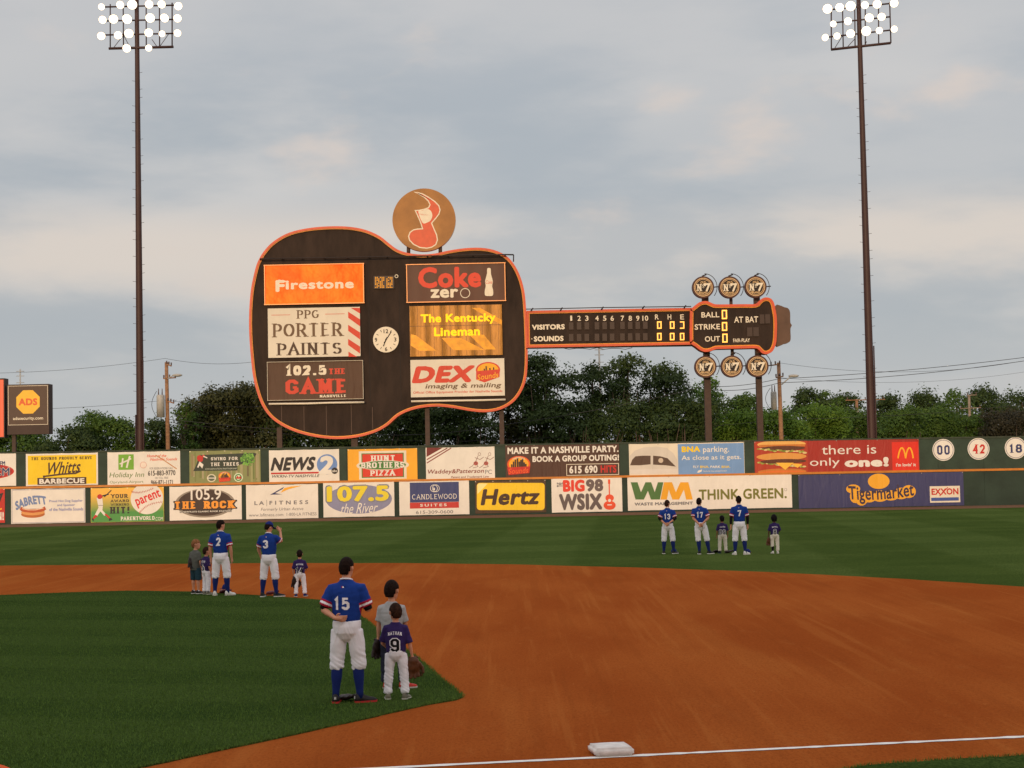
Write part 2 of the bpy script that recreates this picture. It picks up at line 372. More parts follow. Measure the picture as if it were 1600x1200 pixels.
class Board:
    """flat printed or painted work on a plane y = Y facing the field; places are given in photograph pixels"""
    def __init__(s, Y): s.Y = Y; s.k = Y/F; s.parts = {}
    def mb(s, part):
        if part not in s.parts: s.parts[part] = MB()
        return s.parts[part]
    def c(s, px, py): p = P(px, py, s.Y); return p.x, p.z
    def box4(s, x0, y0, x1, y1):
        cx, cz = s.c((x0+x1)/2, (y0+y1)/2); w = abs(x1-x0)*s.k/2; h = abs(y1-y0)*s.k/2
        return cx-w, cz-h, cx+w, cz+h
    def lay(s, l): return s.Y-.004*l
    def raw(s, part, vs, fs, m, l):
        y = s.lay(l)
        v3 = [(x, y, z) for x, z in vs]; out = []
        for f in fs:
            a = 0; n = len(f)
            for i in range(n):
                p, q = vs[f[i]], vs[f[(i+1) % n]]; a += p[0]*q[1]-q[0]*p[1]
            out.append(f if a > 0 else tuple(reversed(f)))
        s.mb(part).add(v3, out, m)
    def rect(s, x0, y0, x1, y1, m, l=1, part='panel'):
        a, b, c, d = s.box4(x0, y0, x1, y1)
        s.raw(part, [(a, b), (c, b), (c, d), (a, d)], [(0, 1, 2, 3)], m, l)
    def slab(s, x0, y0, x1, y1, m, l0=0, l1=1, part='panel'):
        a, b, c, d = s.box4(x0, y0, x1, y1)
        s.mb(part).box(((a+c)/2, (s.lay(l0)+s.lay(l1))/2, (b+d)/2), (c-a, abs(s.lay(l0)-s.lay(l1)), d-b), m)
    def poly(s, pts, m, l=1, part='panel'):
        vs = [s.c(*p) for p in pts]; s.raw(part, vs, [tuple(range(len(vs)))], m, l)
    def ell(s, cx, cy, rx, ry, m, l=1, part='panel', n=36, rot=0.0):
        x, z = s.c(cx, cy); ca, sa = math.cos(rot), math.sin(rot)
        vs = []
        for i in range(n):
            a = 2*math.pi*i/n; u, v = rx*s.k*math.cos(a), ry*s.k*math.sin(a)
            vs.append((x+u*ca-v*sa, z+u*sa+v*ca))
        s.raw(part, vs, [tuple(range(n))], m, l)
    def ring(s, cx, cy, rx, ry, w, m, l=1, part='panel', n=40, a0=0, a1=360):
        x, z = s.c(cx, cy); k = s.k; vs = []
        for i in range(n+1):
            a = R(a0+(a1-a0)*i/n)
            vs.append((x+rx*k*math.cos(a), z+ry*k*math.sin(a))); vs.append((x+(rx-w)*k*math.cos(a), z+(ry-w)*k*math.sin(a)))
        s.raw(part, vs, [(2*i, 2*i+2, 2*i+3, 2*i+1) for i in range(n)], m, l)
    def line(s, pts, w, m, l=1, part='panel'):
        vs = [s.c(*p) for p in pts]; Lp, Rp = stroke_poly(vs, w*s.k/2); n = len(Lp)
        s.raw(part, [tuple(q) for q in Lp+Rp], [(i, n+i, n+i+1, i+1) for i in range(n-1)], m, l)
    def frame(s, x0, y0, x1, y1, w, m, l=1, part='border'):
        a, b, c, d = s.box4(x0, y0, x1, y1); w *= s.k
        vs = [(a, b), (c, b), (c, d), (a, d), (a+w, b+w), (c-w, b+w), (c-w, d-w), (a+w, d-w)]
        s.raw(part, vs, [(0, 1, 5, 4), (1, 2, 6, 5), (2, 3, 7, 6), (3, 0, 4, 7)], m, l)
    def put(s, pieces, x0, y0, x1, y1, m, l=2, part='lettering', rot=0.0, shear=0.0, curve=0.0):
        a, b, c, d = s.box4(x0, y0, x1, y1)
        ps = fit(pieces, a, b, c, d); mx, mz = (a+c)/2, (b+d)/2; ca, sa = math.cos(rot), math.sin(rot)
        for i, (vs, fs) in enumerate(ps):
            v2 = []
            for x, z in vs:
                if curve: z -= curve*((x-mx)/max((c-a)/2, 1e-6))**2*(d-b)
                x += shear*(z-mz)
                x -= mx; z -= mz
                v2.append((mx+x*ca-z*sa, mz+x*sa+z*ca))
            s.raw(part, v2, fs, m, l+.07*(i % 10))
    def text(s, t, x0, y0, x1, y1, m, l=2, part='lettering', weight=.0, shear=0.0, rot=0.0, curve=0.0, space=1.0):
        s.put(font_text(t, weight, 0.0, space if space != 1.0 else 1+weight*1.6), x0, y0, x1, y1, m, l, part, rot, shear, curve)
    def block(s, t, x0, y0, x1, y1, m, l=2, part='lettering', w=.2, serif=0.0, smooth=False, thin=None, rot=0.0, shear=0.0, gap=.06, curve=0.0):
        s.put(block_text(t, w, serif, smooth, thin, gap), x0, y0, x1, y1, m, l, part, rot, shear, curve)
    def build(s, parent, first=None):
        for k, mb in s.parts.items():
            if k == first: continue
            mb.build(k, parent)

def smooth_ring(pts, sub=4, closed=True):
    n = len(pts); out = []
    for i in range(n if closed else n-1):
        p0 = pts[(i-1) % n] if closed or i else pts[0]; p1 = pts[i]; p2 = pts[(i+1) % n]
        p3 = pts[(i+2) % n] if closed or i+2 < n else pts[-1]
        for k in range(sub):
            t = k/sub
            out.append(tuple(.5*((2*p1[j])+(-p0[j]+p2[j])*t+(2*p0[j]-5*p1[j]+4*p2[j]-p3[j])*t*t+(-p0[j]+3*p1[j]-3*p2[j]+p3[j])*t**3) for j in (0, 1)))
    if not closed: out.append(tuple(pts[-1]))
    return out
def inset(ring, d):
    n = len(ring); a = sum(ring[i][0]*ring[(i+1) % n][1]-ring[(i+1) % n][0]*ring[i][1] for i in range(n))
    sg = 1 if a > 0 else -1; out = []
    for i in range(n):
        p, q, r = Vector(ring[i-1]), Vector(ring[i]), Vector(ring[(i+1) % n])
        d0 = (q-p).normalized(); d1 = (r-q).normalized()
        n0 = Vector((-d0.y, d0.x))*sg; n1 = Vector((-d1.y, d1.x))*sg
        m = (n0+n1)
        if m.length < 1e-3: m = n0
        m.normalize(); k = d/max(m.dot(n1), .5)
        out.append(tuple(q+m*k))
    return out

# ================================================================ the setting: ground, field, track, chalk
def ground_mat(kind):
    m = bpy.data.materials.new(kind); m.use_nodes = True
    nt = m.node_tree; N = nt.nodes; L = nt.links; b = N['Principled BSDF']
    b.inputs['Roughness'].default_value = .9; b.inputs['Specular IOR Level'].default_value = 0.0
    geo = N.new('ShaderNodeNewGeometry')
    def nz(scale, detail=5, rough=.55, sc=(1, 1, 1), rot=0.0, dist=0.0):
        mp = N.new('ShaderNodeMapping'); mp.inputs['Scale'].default_value = sc; mp.inputs['Rotation'].default_value = (0, 0, rot)
        L.new(geo.outputs['Position'], mp.inputs[0])
        n = N.new('ShaderNodeTexNoise'); n.inputs['Scale'].default_value = scale; n.inputs['Detail'].default_value = detail
        n.inputs['Roughness'].default_value = rough; n.inputs['Distortion'].default_value = dist
        L.new(mp.outputs[0], n.inputs['Vector']); return n.outputs['Fac']
    def rng(v, a, b_, c=0.0, d=1.0):
        mr = N.new('ShaderNodeMapRange'); mr.interpolation_type = 'SMOOTHSTEP'; L.new(v, mr.inputs[0])
        for k, x in zip((1, 2, 3, 4), (a, b_, c, d)): mr.inputs[k].default_value = x
        return mr.outputs[0]
    def mix(f, a, b_, mode='MIX'):
        mx = N.new('ShaderNodeMix'); mx.data_type = 'RGBA'; mx.blend_type = mode
        if isinstance(f, (int, float)): mx.inputs[0].default_value = f
        else: L.new(f, mx.inputs[0])
        for k, x in ((6, a), (7, b_)):
            if isinstance(x, tuple): mx.inputs[k].default_value = (*x, 1)
            else: L.new(x, mx.inputs[k])
        return mx.outputs[2]
    def wave(width, rot, dist=.6):
        mp = N.new('ShaderNodeMapping'); mp.inputs['Rotation'].default_value = (0, 0, rot); L.new(geo.outputs['Position'], mp.inputs[0])
        w = N.new('ShaderNodeTexWave'); w.inputs['Scale'].default_value = math.pi/(10*width); w.inputs['Distortion'].default_value = dist
        w.inputs['Detail'].default_value = 2; w.inputs['Detail Scale'].default_value = .4
        L.new(mp.outputs[0], w.inputs['Vector']); return w.outputs['Fac']
    if kind in ('outfield_turf', 'infield_turf', 'rough_grass'):
        a, c = {'outfield_turf': ((.082, .120, .027), (.108, .150, .034)), 'infield_turf': ((.046, .078, .019), (.064, .100, .024)), 'rough_grass': ((.03, .055, .014), (.06, .085, .025))}[kind]
        col = mix(rng(nz(.35, 4), .35, .65), a, c)
        if kind == 'outfield_turf':      # mowing stripes: the blades lie two ways
            col = mix(rng(wave(8.0, R(4), .25),   .38, .62, 0, .55), col, (.142, .192, .050))
            col = mix(rng(wave(9.0, R(86), .3), .38, .62, 0, .35), col, (.070, .108, .023))
        if kind == 'infield_turf':
            col = mix(rng(wave(3.2, R(-74), .5), .35, .65, 0, .7), col, (.080, .122, .030))
        fine = nz(36, 3, .7, (1, .35, 1))
        col = mix(rng(fine, .3, .68, 0, .75), col, (.020, .042, .010))
        col = mix(rng(nz(20, 4, .7, (1, .3, 1)), .56, .78, 0, .5), col, (.085, .115, .035))
        bump_src, bd = nz(60, 3, .7), .03
    elif kind == 'clay':
        col = mix(rng(nz(.42, 5, .55, (1, .32, 1), R(-6), .3), .36, .64), (.345, .080, .017), (.405, .105, .023))
        # drag-mat arcs and raked streaks
        col = mix(rng(nz(.55, 5, .6, (1.1, .12, 1), R(-8), .2), .52, .66, 0, .35), col, (.46, .145, .033))
        col = mix(rng(nz(.8, 6, .6, (1.2, .16, 1), R(14), .3), .54, .70, 0, .18), col, (.215, .05, .012))
        col = mix(rng(nz(2.3, 6, .65, (1, .3, 1)), .56, .74, 0, .35), col, (.44, .14, .036))
        col = mix(rng(nz(30, 5, .8, (1, .35, 1)), .42, .70, 0, .5), col, (.18, .042, .011))
        col = mix(rng(nz(13, 5, .75, (1, .35, 1)), .58, .74, 0, .5), col, (.50, .17, .045))
        drag = nz(1.3, 4, .6, (3.0, .07, 1), R(-9), .15)      # faint lines left by the drag mat
        col = mix(rng(drag, .54, .66, 0, .28), col, (.47, .15, .036)); col = mix(rng(drag, .46, .36, 0, .14), col, (.21, .05, .012))
        bump_src, bd = nz(26, 5, .75), .025
    else:                                # warning track cinder
        col = mix(nz(1.2, 5), (.16, .085, .05), (.23, .13, .08)); bump_src, bd = nz(30, 4, .7), .02
    L.new(col, b.inputs['Base Color'])
    bp = N.new('ShaderNodeBump'); bp.inputs['Distance'].default_value = bd; bp.inputs['Strength'].default_value = .8
    L.new(bump_src, bp.inputs['Height']); L.new(bp.outputs[0], b.inputs['Normal'])
    return m
M_OUT, M_IN, M_ROUGH, M_CLAY, M_TRACK = (ground_mat(k) for k in ('outfield_turf', 'infield_turf', 'rough_grass', 'clay', 'cinder'))
M_LIME = paint((236, 232, 226), rough=.9, var=.12, scale=9, bump=.01, bscale=40, key='chalk')

def ragged(pts, step=.35, amp=.05, seed=0.0):
    """subdivide a ground outline and give it the small wander of a cut turf edge"""
    out = []; n = len(pts)
    for i in range(n):
        a, b = Vector(pts[i][:2]), Vector(pts[(i+1) % n][:2]); L_ = (b-a).length; k = max(1, min(400, int(L_/step)))
        nr = Vector((-(b-a).y, (b-a).x)).normalized() if L_ > 1e-6 else Vector((0, 0))
        for j in range(k):
            q = a.lerp(b, j/k); w = noise.noise((q.x*1.7+seed, q.y*1.7, seed))*amp + noise.noise((q.x*7, q.y*7+seed, 3))*amp*.5
            out.append(q+nr*w)
    return out
def sheet(name, pts, z, m, kind='structure', skirt=0.0):
    mb = MB(); n = len(pts)
    a = sum(pts[i][0]*pts[(i+1) % n][1]-pts[(i+1) % n][0]*pts[i][1] for i in range(n))
    if a < 0: pts = pts[::-1]
    mb.add([(p[0], p[1], z) for p in pts], [tuple(range(n))], m)
    if skirt:
        vs = [(p[0], p[1], z) for p in pts]+[(p[0], p[1], z-skirt) for p in pts]
        mb.add(vs, [(i, n+i, n+(i+1) % n, (i+1) % n) for i in range(n)], m)
    return mb.build(name, kind=kind)
WALL_Y = 112.0
sheet('ground', [(-2500, -200), (2500, -200), (2500, 4000), (-2500, 4000)], -.012, M_ROUGH)
sheet('outfield_grass', [(-75, 5), (75, 5), (75, WALL_Y), (-75, WALL_Y)], -.006, M_OUT)
sheet('warning_track', [(p.x, p.y) for p in (Vector((-75, WALL_Y)), Vector((75, WALL_Y)))] + ragged([(75, 105.8), (-75, 105.0)], 1.5, .25)[:100], .0, M_TRACK)
far_edge = [(-260, 894), (-60, 886), (0, 884), (200, 882), (400, 880), (640, 880), (800, 882), (1000, 887), (1200, 894), (1400, 904), (1600, 917), (1800, 934)]
dirt = [G(*q) for q in far_edge] + [Vector((20, 30, 0)), Vector((24, 22, 0))]
fl0, fl1 = G(600, 1201.0), G(1600, 1152)
fd = (fl1-fl0).normalized(); fn = Vector((fd.y, -fd.x, 0))          # along the line, and out to foul ground
g0, g1 = G(1352, 1198.5), G(1600, 1183)
gd = (g1-g0).normalized()
dirt += [g1+gd*14, g1+gd*6, g1, G(1510, 1188), G(1392, 1195), g0, g0-gd*1.2+fn*.35, g0-gd*2.6+fn*1.4, g0-gd*4.0+fn*3.4, fl0-fd*3+fn*4, fl0-fd*16+fn*2.6, fl0-fd*30+fn*2.2, fl0-fd*30-fn*1.4]
dirt += [Vector((-34, 20, 0)), Vector((-34, 46, 0))]
sheet('infield_dirt', ragged([(p.x, p.y) for p in dirt], .4, .07, 2.0), .004, M_CLAY)
inner = [(-400, 944), (-60, 934), (0, 931), (100, 927), (200, 924), (300, 925.5), (400, 931), (470, 936), (520, 940), (552, 948), (570, 969), (596, 990), (652, 1030), (690, 1063), (720, 1087), (722, 1091), (712, 1095), (670, 1102), (598, 1118), (552, 1129), (470, 1147), (350, 1173), (220, 1201), (60, 1236)]
ig = [G(*q) for q in inner] + [fl0-fd*14-fn*1.2, fl0-fd*24-fn*1.2]
sheet('infield_grass', ragged([(p.x, p.y) for p in ig], .12, .022, 5.0), .022, M_IN, skirt=.02)
fg = [g0-gd*1.0+fn*.5, g0, G(1392, 1195), G(1510, 1188), g1, g1+gd*30, g1+gd*30+fn*6, g0-gd*2+fn*6]
sheet('foul_grass', ragged([(p.x, p.y) for p in fg], .12, .05, 8.0), .02, M_IN, skirt=.02)
mb = MB()                                                           # the chalk line, a little broken where it has been scuffed
rnd = random.Random(4)
L0 = fl0-fd*12; tot = 70.0; step = .12; k = int(tot/step)
top = []; bot = []
for i in range(k+1):
    q = L0+fd*(i*step); w = max(.012, .050+.030*noise.noise((i*.9, 1, 2))+.018*noise.noise((i*2.3, 4, 2))); s = .008*noise.noise((i*.23, 5, 2))
    top.append((q.x-fn.x*(w+s), q.y-fn.y*(w+s), .009)); bot.append((q.x+fn.x*(w-s), q.y+fn.y*(w-s), .009))
mb.add(top+bot, [(k+1+i, k+1+i+1, i+1, i) for i in range(k)], M_LIME)
mb.build('foul_line', kind='structure')

# blades standing along the cut edge and over the nearest turf
def blades(name, pts, hgt, seed, m):
    rs = np.random.RandomState(seed); p = np.array(pts, np.float32); n = len(p)
    a = rs.uniform(0, 2*np.pi, n); h_ = hgt*rs.uniform(.5, 1.2, n); w = rs.uniform(.003, .006, n); lx = rs.normal(0, .35, n)*h_; ly = rs.normal(0, .35, n)*h_
    v = np.empty((n, 3, 3), np.float32); z = p[:, 2]
    v[:, 0] = np.stack([p[:, 0]-np.cos(a)*w, p[:, 1]-np.sin(a)*w, z], 1); v[:, 1] = np.stack([p[:, 0]+np.cos(a)*w, p[:, 1]+np.sin(a)*w, z], 1); v[:, 2] = np.stack([p[:, 0]+lx, p[:, 1]+ly, z+h_], 1)
    me = bpy.data.meshes.new(name); me.vertices.add(3*n); me.vertices.foreach_set('co', v.ravel()); me.loops.add(3*n); me.loops.foreach_set('vertex_index', np.arange(3*n, dtype=np.int32)); me.polygons.add(n); me.polygons.foreach_set('loop_start', np.arange(0, 3*n, 3, dtype=np.int32)); me.update(); me.validate()
    return obj(name, me, mats=m, kind='stuff')
M_BLADE = paint((84, 110, 46), rough=.8, var=.22, scale=30, spec=.1, key='grass_blade')
def inside(q, poly):
    c = False; n = len(poly); j = n-1
    for i in range(n):
        if (poly[i].y > q[1]) != (poly[j].y > q[1]) and q[0] < (poly[j].x-poly[i].x)*(q[1]-poly[i].y)/(poly[j].y-poly[i].y)+poly[i].x: c = not c
        j = i
    return c
rb = random.Random(9); bp = []
for loop in ([Vector((p.x, p.y)) for p in ig], [Vector((p.x, p.y)) for p in fg]):
    for i in range(len(loop)):
        a_, b_ = loop[i], loop[(i+1) % len(loop)]; L_ = (b_-a_).length
        for _ in range(min(9000, int(L_*220))):
            q = a_.lerp(b_, rb.random()); d_ = abs(rb.gauss(0, .022)); s_ = rb.choice((-1, 1)); nn = Vector((-(b_-a_).y, (b_-a_).x)).normalized()*s_*d_
            if 10 < q.y < 34 and -9 < q.x < 14: bp.append((q.x+nn.x, q.y+nn.y, .016))
igp = [Vector((p.x, p.y)) for p in ig]
nb = len(bp)
while len(bp) < nb+70000:
    y = 14+34*rb.random()**2.2; x = rb.uniform(-.33*y, .1*y)
    if inside((x, y), igp): bp.append((x, y, .02))
blades('grass_blades', bp, .035, 3, M_BLADE)
# first base
bb = G(961.5, 1183.5); cen = bb-fn*.20
bm = bmesh.new(); bmesh.ops.create_cube(bm, size=1); bmesh.ops.scale(bm, vec=(.40, .40, .085), verts=bm.verts)
bmesh.ops.bevel(bm, geom=[e for e in bm.edges], offset=.022, segments=3, affect='EDGES')
bmesh.ops.subdivide_edges(bm, edges=[e for e in bm.edges if e.calc_length() > .2], cuts=5, use_grid_fill=True)
for v in bm.verts:
    if v.co.z > .03: v.co.z += .012*max(0, 1-(v.co.x**2+v.co.y**2)/.04)
me = bpy.data.meshes.new('first_base'); bm.to_mesh(me); bm.free()
for p in me.polygons: p.use_smooth = True
base = obj('base_bag', me, label='white canvas base bag lying beside the chalk line on the clay', cat='base', mats=paint((222, 214, 208), rough=.7, var=.13, scale=11, bump=.004, bscale=20))
base.location = (cen.x, cen.y, .049); base.rotation_euler = (0, 0, math.atan2(fd.y, fd.x))

# ================================================================ the outfield wall
def wz(px, py): return P(px, py, WALL_Y).z
M_WALL = paint((46, 62, 50), rough=.7, var=.22, scale=1.1, bump=.02, bscale=3, key='wall_paint')
M_WALL2 = paint((42, 57, 47), rough=.75, var=.2, scale=.8, bump=.02, bscale=3, key='wall_paint')
M_LEDGE = paint((190, 116, 34), rough=.5, var=.1)
wall = empty('outfield_wall', (0, WALL_Y, 0), label='long dark green two-tier outfield wall carrying the advertising banners', cat='wall')
def zline(pxa, pya, pxb, pyb):
    a, b = P(pxa, pya, WALL_Y), P(pxb, pyb, WALL_Y)
    return lambda x: a.z+(b.z-a.z)*(x-a.x)/(b.x-a.x)
z_top = zline(0, 706.5, 1600, 681); z_led = zline(0, 762.5, 1600, 733)
XW0, XW1, NW = -62.0, 64.0, 42
def wall_part(name, zb, zt, y0, y1, m, seam=True):
    mb = MB()
    for i in range(NW):
        xa = XW0+(XW1-XW0)*i/NW; xb = XW0+(XW1-XW0)*(i+1)/NW-(.012 if seam else 0)
        vs = [(x, y-WALL_Y, z) for y in (y0, y1) for x, z in ((xa, zb(xa)), (xb, zb(xb)), (xb, zt(xb)), (xa, zt(xa)))]
        mb.add(vs, [(0, 1, 2, 3), (7, 6, 5, 4), (3, 2, 6, 7), (1, 0, 4, 5), (0, 3, 7, 4), (2, 1, 5, 6)], m)
    return mb.build(name, wall)
wall_part('lower_wall', lambda x: -.02, lambda x: z_led(x)-.05, WALL_Y-.06, WALL_Y+.3, M_WALL2)
wall_part('upper_wall', lambda x: z_led(x)-.04, lambda x: z_top(x)-.10, WALL_Y, WALL_Y+.25, M_WALL)
wall_part('top_cap', lambda x: z_top(x)-.097, lambda x: z_top(x), WALL_Y-.05, WALL_Y+.30, paint((58, 66, 54), rough=.8, var=.25, scale=2), False)
wall_part('yellow_line', lambda x: z_led(x)-.07, lambda x: z_led(x)+.07, WALL_Y-.10, WALL_Y-.003, M_LEDGE, False)

# ---------------------------------------------------------------- banners on the wall
WHITE = vinyl((224, 219, 210)); CREAM = vinyl((222, 212, 192)); INK = vinyl((38, 34, 36)); BROWN = vinyl((66, 42, 30))
RED = vinyl((190, 40, 34)); ORANGE = vinyl((226, 88, 34)); YEL = vinyl((234, 198, 20)); BLUE = vinyl((52, 66, 130)); GREEN = vinyl((62, 120, 52))
GREY = vinyl((120, 118, 122)); SKY = vinyl((112, 150, 200)); NAVY = vinyl((44, 52, 100)); LGREEN = vinyl((112, 168, 48)); AMBER = vinyl((236, 168, 36))
M_TIE = paint((150, 146, 140), rough=.4, metal=.6)
BG = 'advertising banners on the outfield wall'
def banner(x0, y0, x1, y1, m, label):
    up = (y0+y1)/2 < 748
    b = Board((WALL_Y-.035) if up else (WALL_Y-.095))
    a, lo, c, hi = b.box4(x0, y0, x1, y1)
    mb = MB(); nx = 14; ys = b.Y
    # sheet with a faint scallop between its ties, a little thickness and folded hems
    rt, rb = [], []
    rr = random.Random(int(x0*7+y0))
    for i in range(nx+1):
        t = i/nx; sag = .018*abs(math.sin(t*math.pi*4))+rr.uniform(0, .008)
        rt.append((a+(c-a)*t, hi-sag)); rb.append((a+(c-a)*t, lo+sag*.6))
    mb.prism(rb+rt[::-1], ys, ys+.02, m)
    root = mb.build('advertising_banner', label=label, cat='banner', group=BG)
    t = MB()
    for i in range(5):
        x = a+.05+(c-a-.1)*i/4; t.box((x, ys-.006, hi-.05), (.05, .012, .05), M_TIE)
    t.build('grommets', root)
    return b, root

def sounds_logo(b, cx, cy, w, h, part='emblem'):
    b.ell(cx, cy-h*.08, w*.5, h*.42, ORANGE, 2, part); b.ell(cx, cy-h*.1, w*.43, h*.34, AMBER, 3, part)
    for i, (dx, hh) in enumerate(((-.3, .2), (-.22, .34), (-.14, .44), (-.05, .52), (.03, .34), (.1, .42), (.17, .5), (.24, .3), (.31, .22))):
        b.rect(cx+w*dx-w*.035, cy+h*.12-h*hh, cx+w*dx+w*.035, cy+h*.14, BROWN, 4+.1*i, part)
    b.poly([(cx-w*.5, cy+h*.08), (cx+w*.5, cy+h*.02), (cx+w*.46, cy+h*.36), (cx-w*.44, cy+h*.46)], RED, 6, part)
    b.text('Sounds', cx-w*.44, cy+h*.1, cx+w*.42, cy+h*.38, ORANGE, 7, part, weight=.02, shear=.2, rot=.05)
    b.text('NASHVILLE', cx-w*.26, cy-h*.47, cx+w*.26, cy-h*.37, CREAM, 7, part, weight=.02, curve=.8)

def build_banners():
    # ---- upper row
    b, r = banner(-70, 708, 25, 760, WHITE, 'white banner with a red oval, cut off by the left edge of the photo')
    b.ell(-18, 737, 40, 12, RED, 1, 'oval'); b.ell(-18, 737, 37, 10, vinyl((160, 30, 36)), 2, 'oval')
    b.text('FM', 0, 720.5, 8, 727.5, NAVY, 3, weight=.03); b.text('CM', -10, 730.5, 15.5, 744, WHITE, 3, weight=.05); b.text('CM', -9.4, 731, 15, 743.5, NAVY, 4, weight=.02); b.build(r)
    b, r = banner(40.5, 708, 153, 758.5, WHITE, 'yellow banner with brown script lettering and a brown name plate, in a white border')
    b.rect(43.5, 711, 150.5, 756.5, YEL, 1, 'ground')
    b.block('THE SOUNDS PROUDLY SERVE', 49, 713.5, 143.5, 719, BROWN, 2, w=.22, serif=.12, gap=.12)
    b.text('Whitts', 73, 721, 126, 740, BROWN, 2, weight=.018, shear=.32, rot=.06)
    b.line([(68, 744.5), (96, 741), (118, 739.5), (126, 736)], 2.6, BROWN, 2, 'swash'); b.line([(68, 743), (69, 746.5)], 2.5, BROWN, 2.5, 'swash')
    b.rect(58.5, 746, 135, 757, BROWN, 2, 'name_plate'); b.text('BARBECUE', 61.5, 747.6, 132, 755.6, WHITE, 3, weight=.045); b.build(r)
    b, r = banner(168, 705.5, 281.5, 757, WHITE, 'white banner with a green square emblem, green italic lettering and two phone numbers')
    b.rect(185, 710, 209, 734, LGREEN, 1, 'emblem')
    b.line([(192, 716), (191, 724), (190, 730)], 2.6, WHITE, 2, 'emblem'); b.line([(203, 712.5), (200, 722), (198, 731)], 2.8, WHITE, 2, 'emblem'); b.line([(187, 725), (196, 721), (205, 716.5)], 2.2, WHITE, 2.5, 'emblem')
    b.text('Holiday Inn', 171.5, 738, 225, 748, vinyl((96, 124, 62)), 2, shear=.22, weight=.004); b.text('Opryland-Airport', 171.5, 751, 224, 756, vinyl((120, 140, 90)), 2)
    b.text('Home of the', 230, 709.8, 260, 714.4, vinyl((222, 110, 90)), 2, shear=.3, weight=.02); b.text('Nashville Sounds', 235, 715.2, 277, 719.6, vinyl((222, 110, 90)), 2, shear=.3, weight=.02)
    b.line([(243, 711), (256, 719), (276, 732.5)], 1.4, vinyl((188, 130, 84)), 3, 'bat_print'); b.ell(224, 726.5, 5, 5, vinyl((232, 218, 205)), 2, 'ball_print'); b.ring(224, 726.5, 5, 5, .5, vinyl((205, 120, 105)), 3, 'ball_print')
    b.text('FOR RESERVATIONS CALL', 234, 730, 270, 733.4, GREY, 2); b.text('615-883-9770', 231.3, 735, 274, 743, INK, 2, weight=.022); b.text('OR TOLL FREE', 242, 745, 263, 748.4, GREY, 2); b.text('866-871-1171', 236, 750, 270, 756.5, INK, 2, weight=.022); b.build(r)
    b, r = banner(296, 703.5, 407, 754.5, vinyl((128, 134, 84)), 'mossy green banner with a dark nameplate, white lettering and a printed green tree')
    rr = random.Random(2)
    for i in range(26):
        x = rr.uniform(298, 404); w = rr.uniform(1, 4); b.rect(x, 704.5+rr.uniform(0, 8), x+w, 753-rr.uniform(0, 12), vinyl(rr.choice([(116, 122, 70), (150, 150, 104), (138, 126, 88), (104, 116, 62), (160, 150, 116)])), .2+.02*i, 'leaf_print')
    b.poly([(306, 728), (312, 711), (397, 707.5), (401, 709), (393, 722), (371, 727), (371, 735), (302, 736)], vinyl((44, 54, 44)), 1.6, 'nameplate')
    b.block('SWING FOR', 329.5, 714, 372, 719.5, WHITE, 2.6, w=.2, serif=.1, gap=.14); b.block('THE TREES', 329.5, 722.5, 373, 728, WHITE, 2.6, w=.2, serif=.1, gap=.14); b.text('CONSERVATION PARTNERSHIP', 321, 731.2, 370, 733.6, vinyl((190, 196, 180)), 2.6)
    b.ell(312.5, 716.5, 4.5, 5.5, RED, 3, 'batter_print', rot=.5); b.ell(318, 712.8, 2, 2, vinyl((190, 70, 50)), 3, 'batter_print'); b.poly([(312, 721), (318, 726), (316, 732), (312, 727), (310, 731), (308, 730)], WHITE, 3.2, 'batter_print'); b.line([(318, 713), (324, 715.5)], 1.6, WHITE, 3.4, 'batter_print')
    for i in range(95):
        a = rr.uniform(0, 6.28); q = rr.uniform(0, 1)**.5; b.ell(387+11*q*math.cos(a), 717.5+10.5*q*math.sin(a), rr.uniform(.8, 1.9), rr.uniform(.8, 1.6), vinyl(rr.choice([(92, 150, 50), (120, 176, 70), (74, 128, 42)])), 3+.02*i, 'tree_print', n=9)
    b.rect(386, 727, 388.6, 744, vinyl((104, 96, 66)), 2.9, 'tree_print')
    b.ell(330.5, 747, 7, 6.2, vinyl((214, 208, 180)), 2, 'round_emblem'); b.ell(330.5, 747, 5.2, 4.6, vinyl((84, 96, 78)), 3, 'round_emblem'); b.line([(324, 747), (337, 747)], 1.4, WHITE, 4, 'round_emblem')
    sounds_logo(b, 351, 745.5, 19, 17); b.ell(372.5, 746, 7, 7, vinyl((206, 222, 190)), 2, 'round_emblem'); b.ring(372.5, 746, 5.4, 5.4, 1.6, GREEN, 3, 'round_emblem'); b.poly([(368, 748), (371, 743), (373, 746), (376, 743.5), (377.5, 748)], RED, 3.4, 'round_emblem'); b.build(r)
    b, r = banner(420.5, 702.5, 530, 754.5, WHITE, 'white banner with black italic capitals and a blue circle around a white 2')
    b.text('NEWS', 425, 714, 492, 735.5, INK, 2, weight=.05, shear=.25); b.rect(423.5, 737.8, 500, 740.4, RED, 2, 'stripe'); b.text('WKRN-TV NASHVILLE', 424.5, 741.6, 499, 746, INK, 2, shear=.3, weight=.006)
    b.ell(511, 725.5, 16, 15.8, vinyl((104, 138, 196)), 1, 'circle'); b.text('2', 499, 712, 522, 741, WHITE, 3, 'figure', weight=.05, shear=.15); b.ell(523, 735.5, 5, 5, INK, 4, 'round_emblem'); b.text('abc', 519.2, 733.8, 526.8, 737.5, WHITE, 5, 'round_emblem', weight=.03); b.build(r)
    b, r = banner(543.5, 701, 652, 752, AMBER, 'orange yellow banner with a red sign and green band lettered in white')
    b.rect(561, 704.5, 635, 748.5, CREAM, 1, 'white_outline'); b.ell(598, 727, 41, 9.5, CREAM, 1.3, 'white_outline')
    b.rect(565, 708, 631, 746, GREEN, 1.7, 'red_sign'); b.rect(566.5, 709.3, 629.5, 744.8, vinyl((208, 52, 34)), 2.2, 'red_sign')
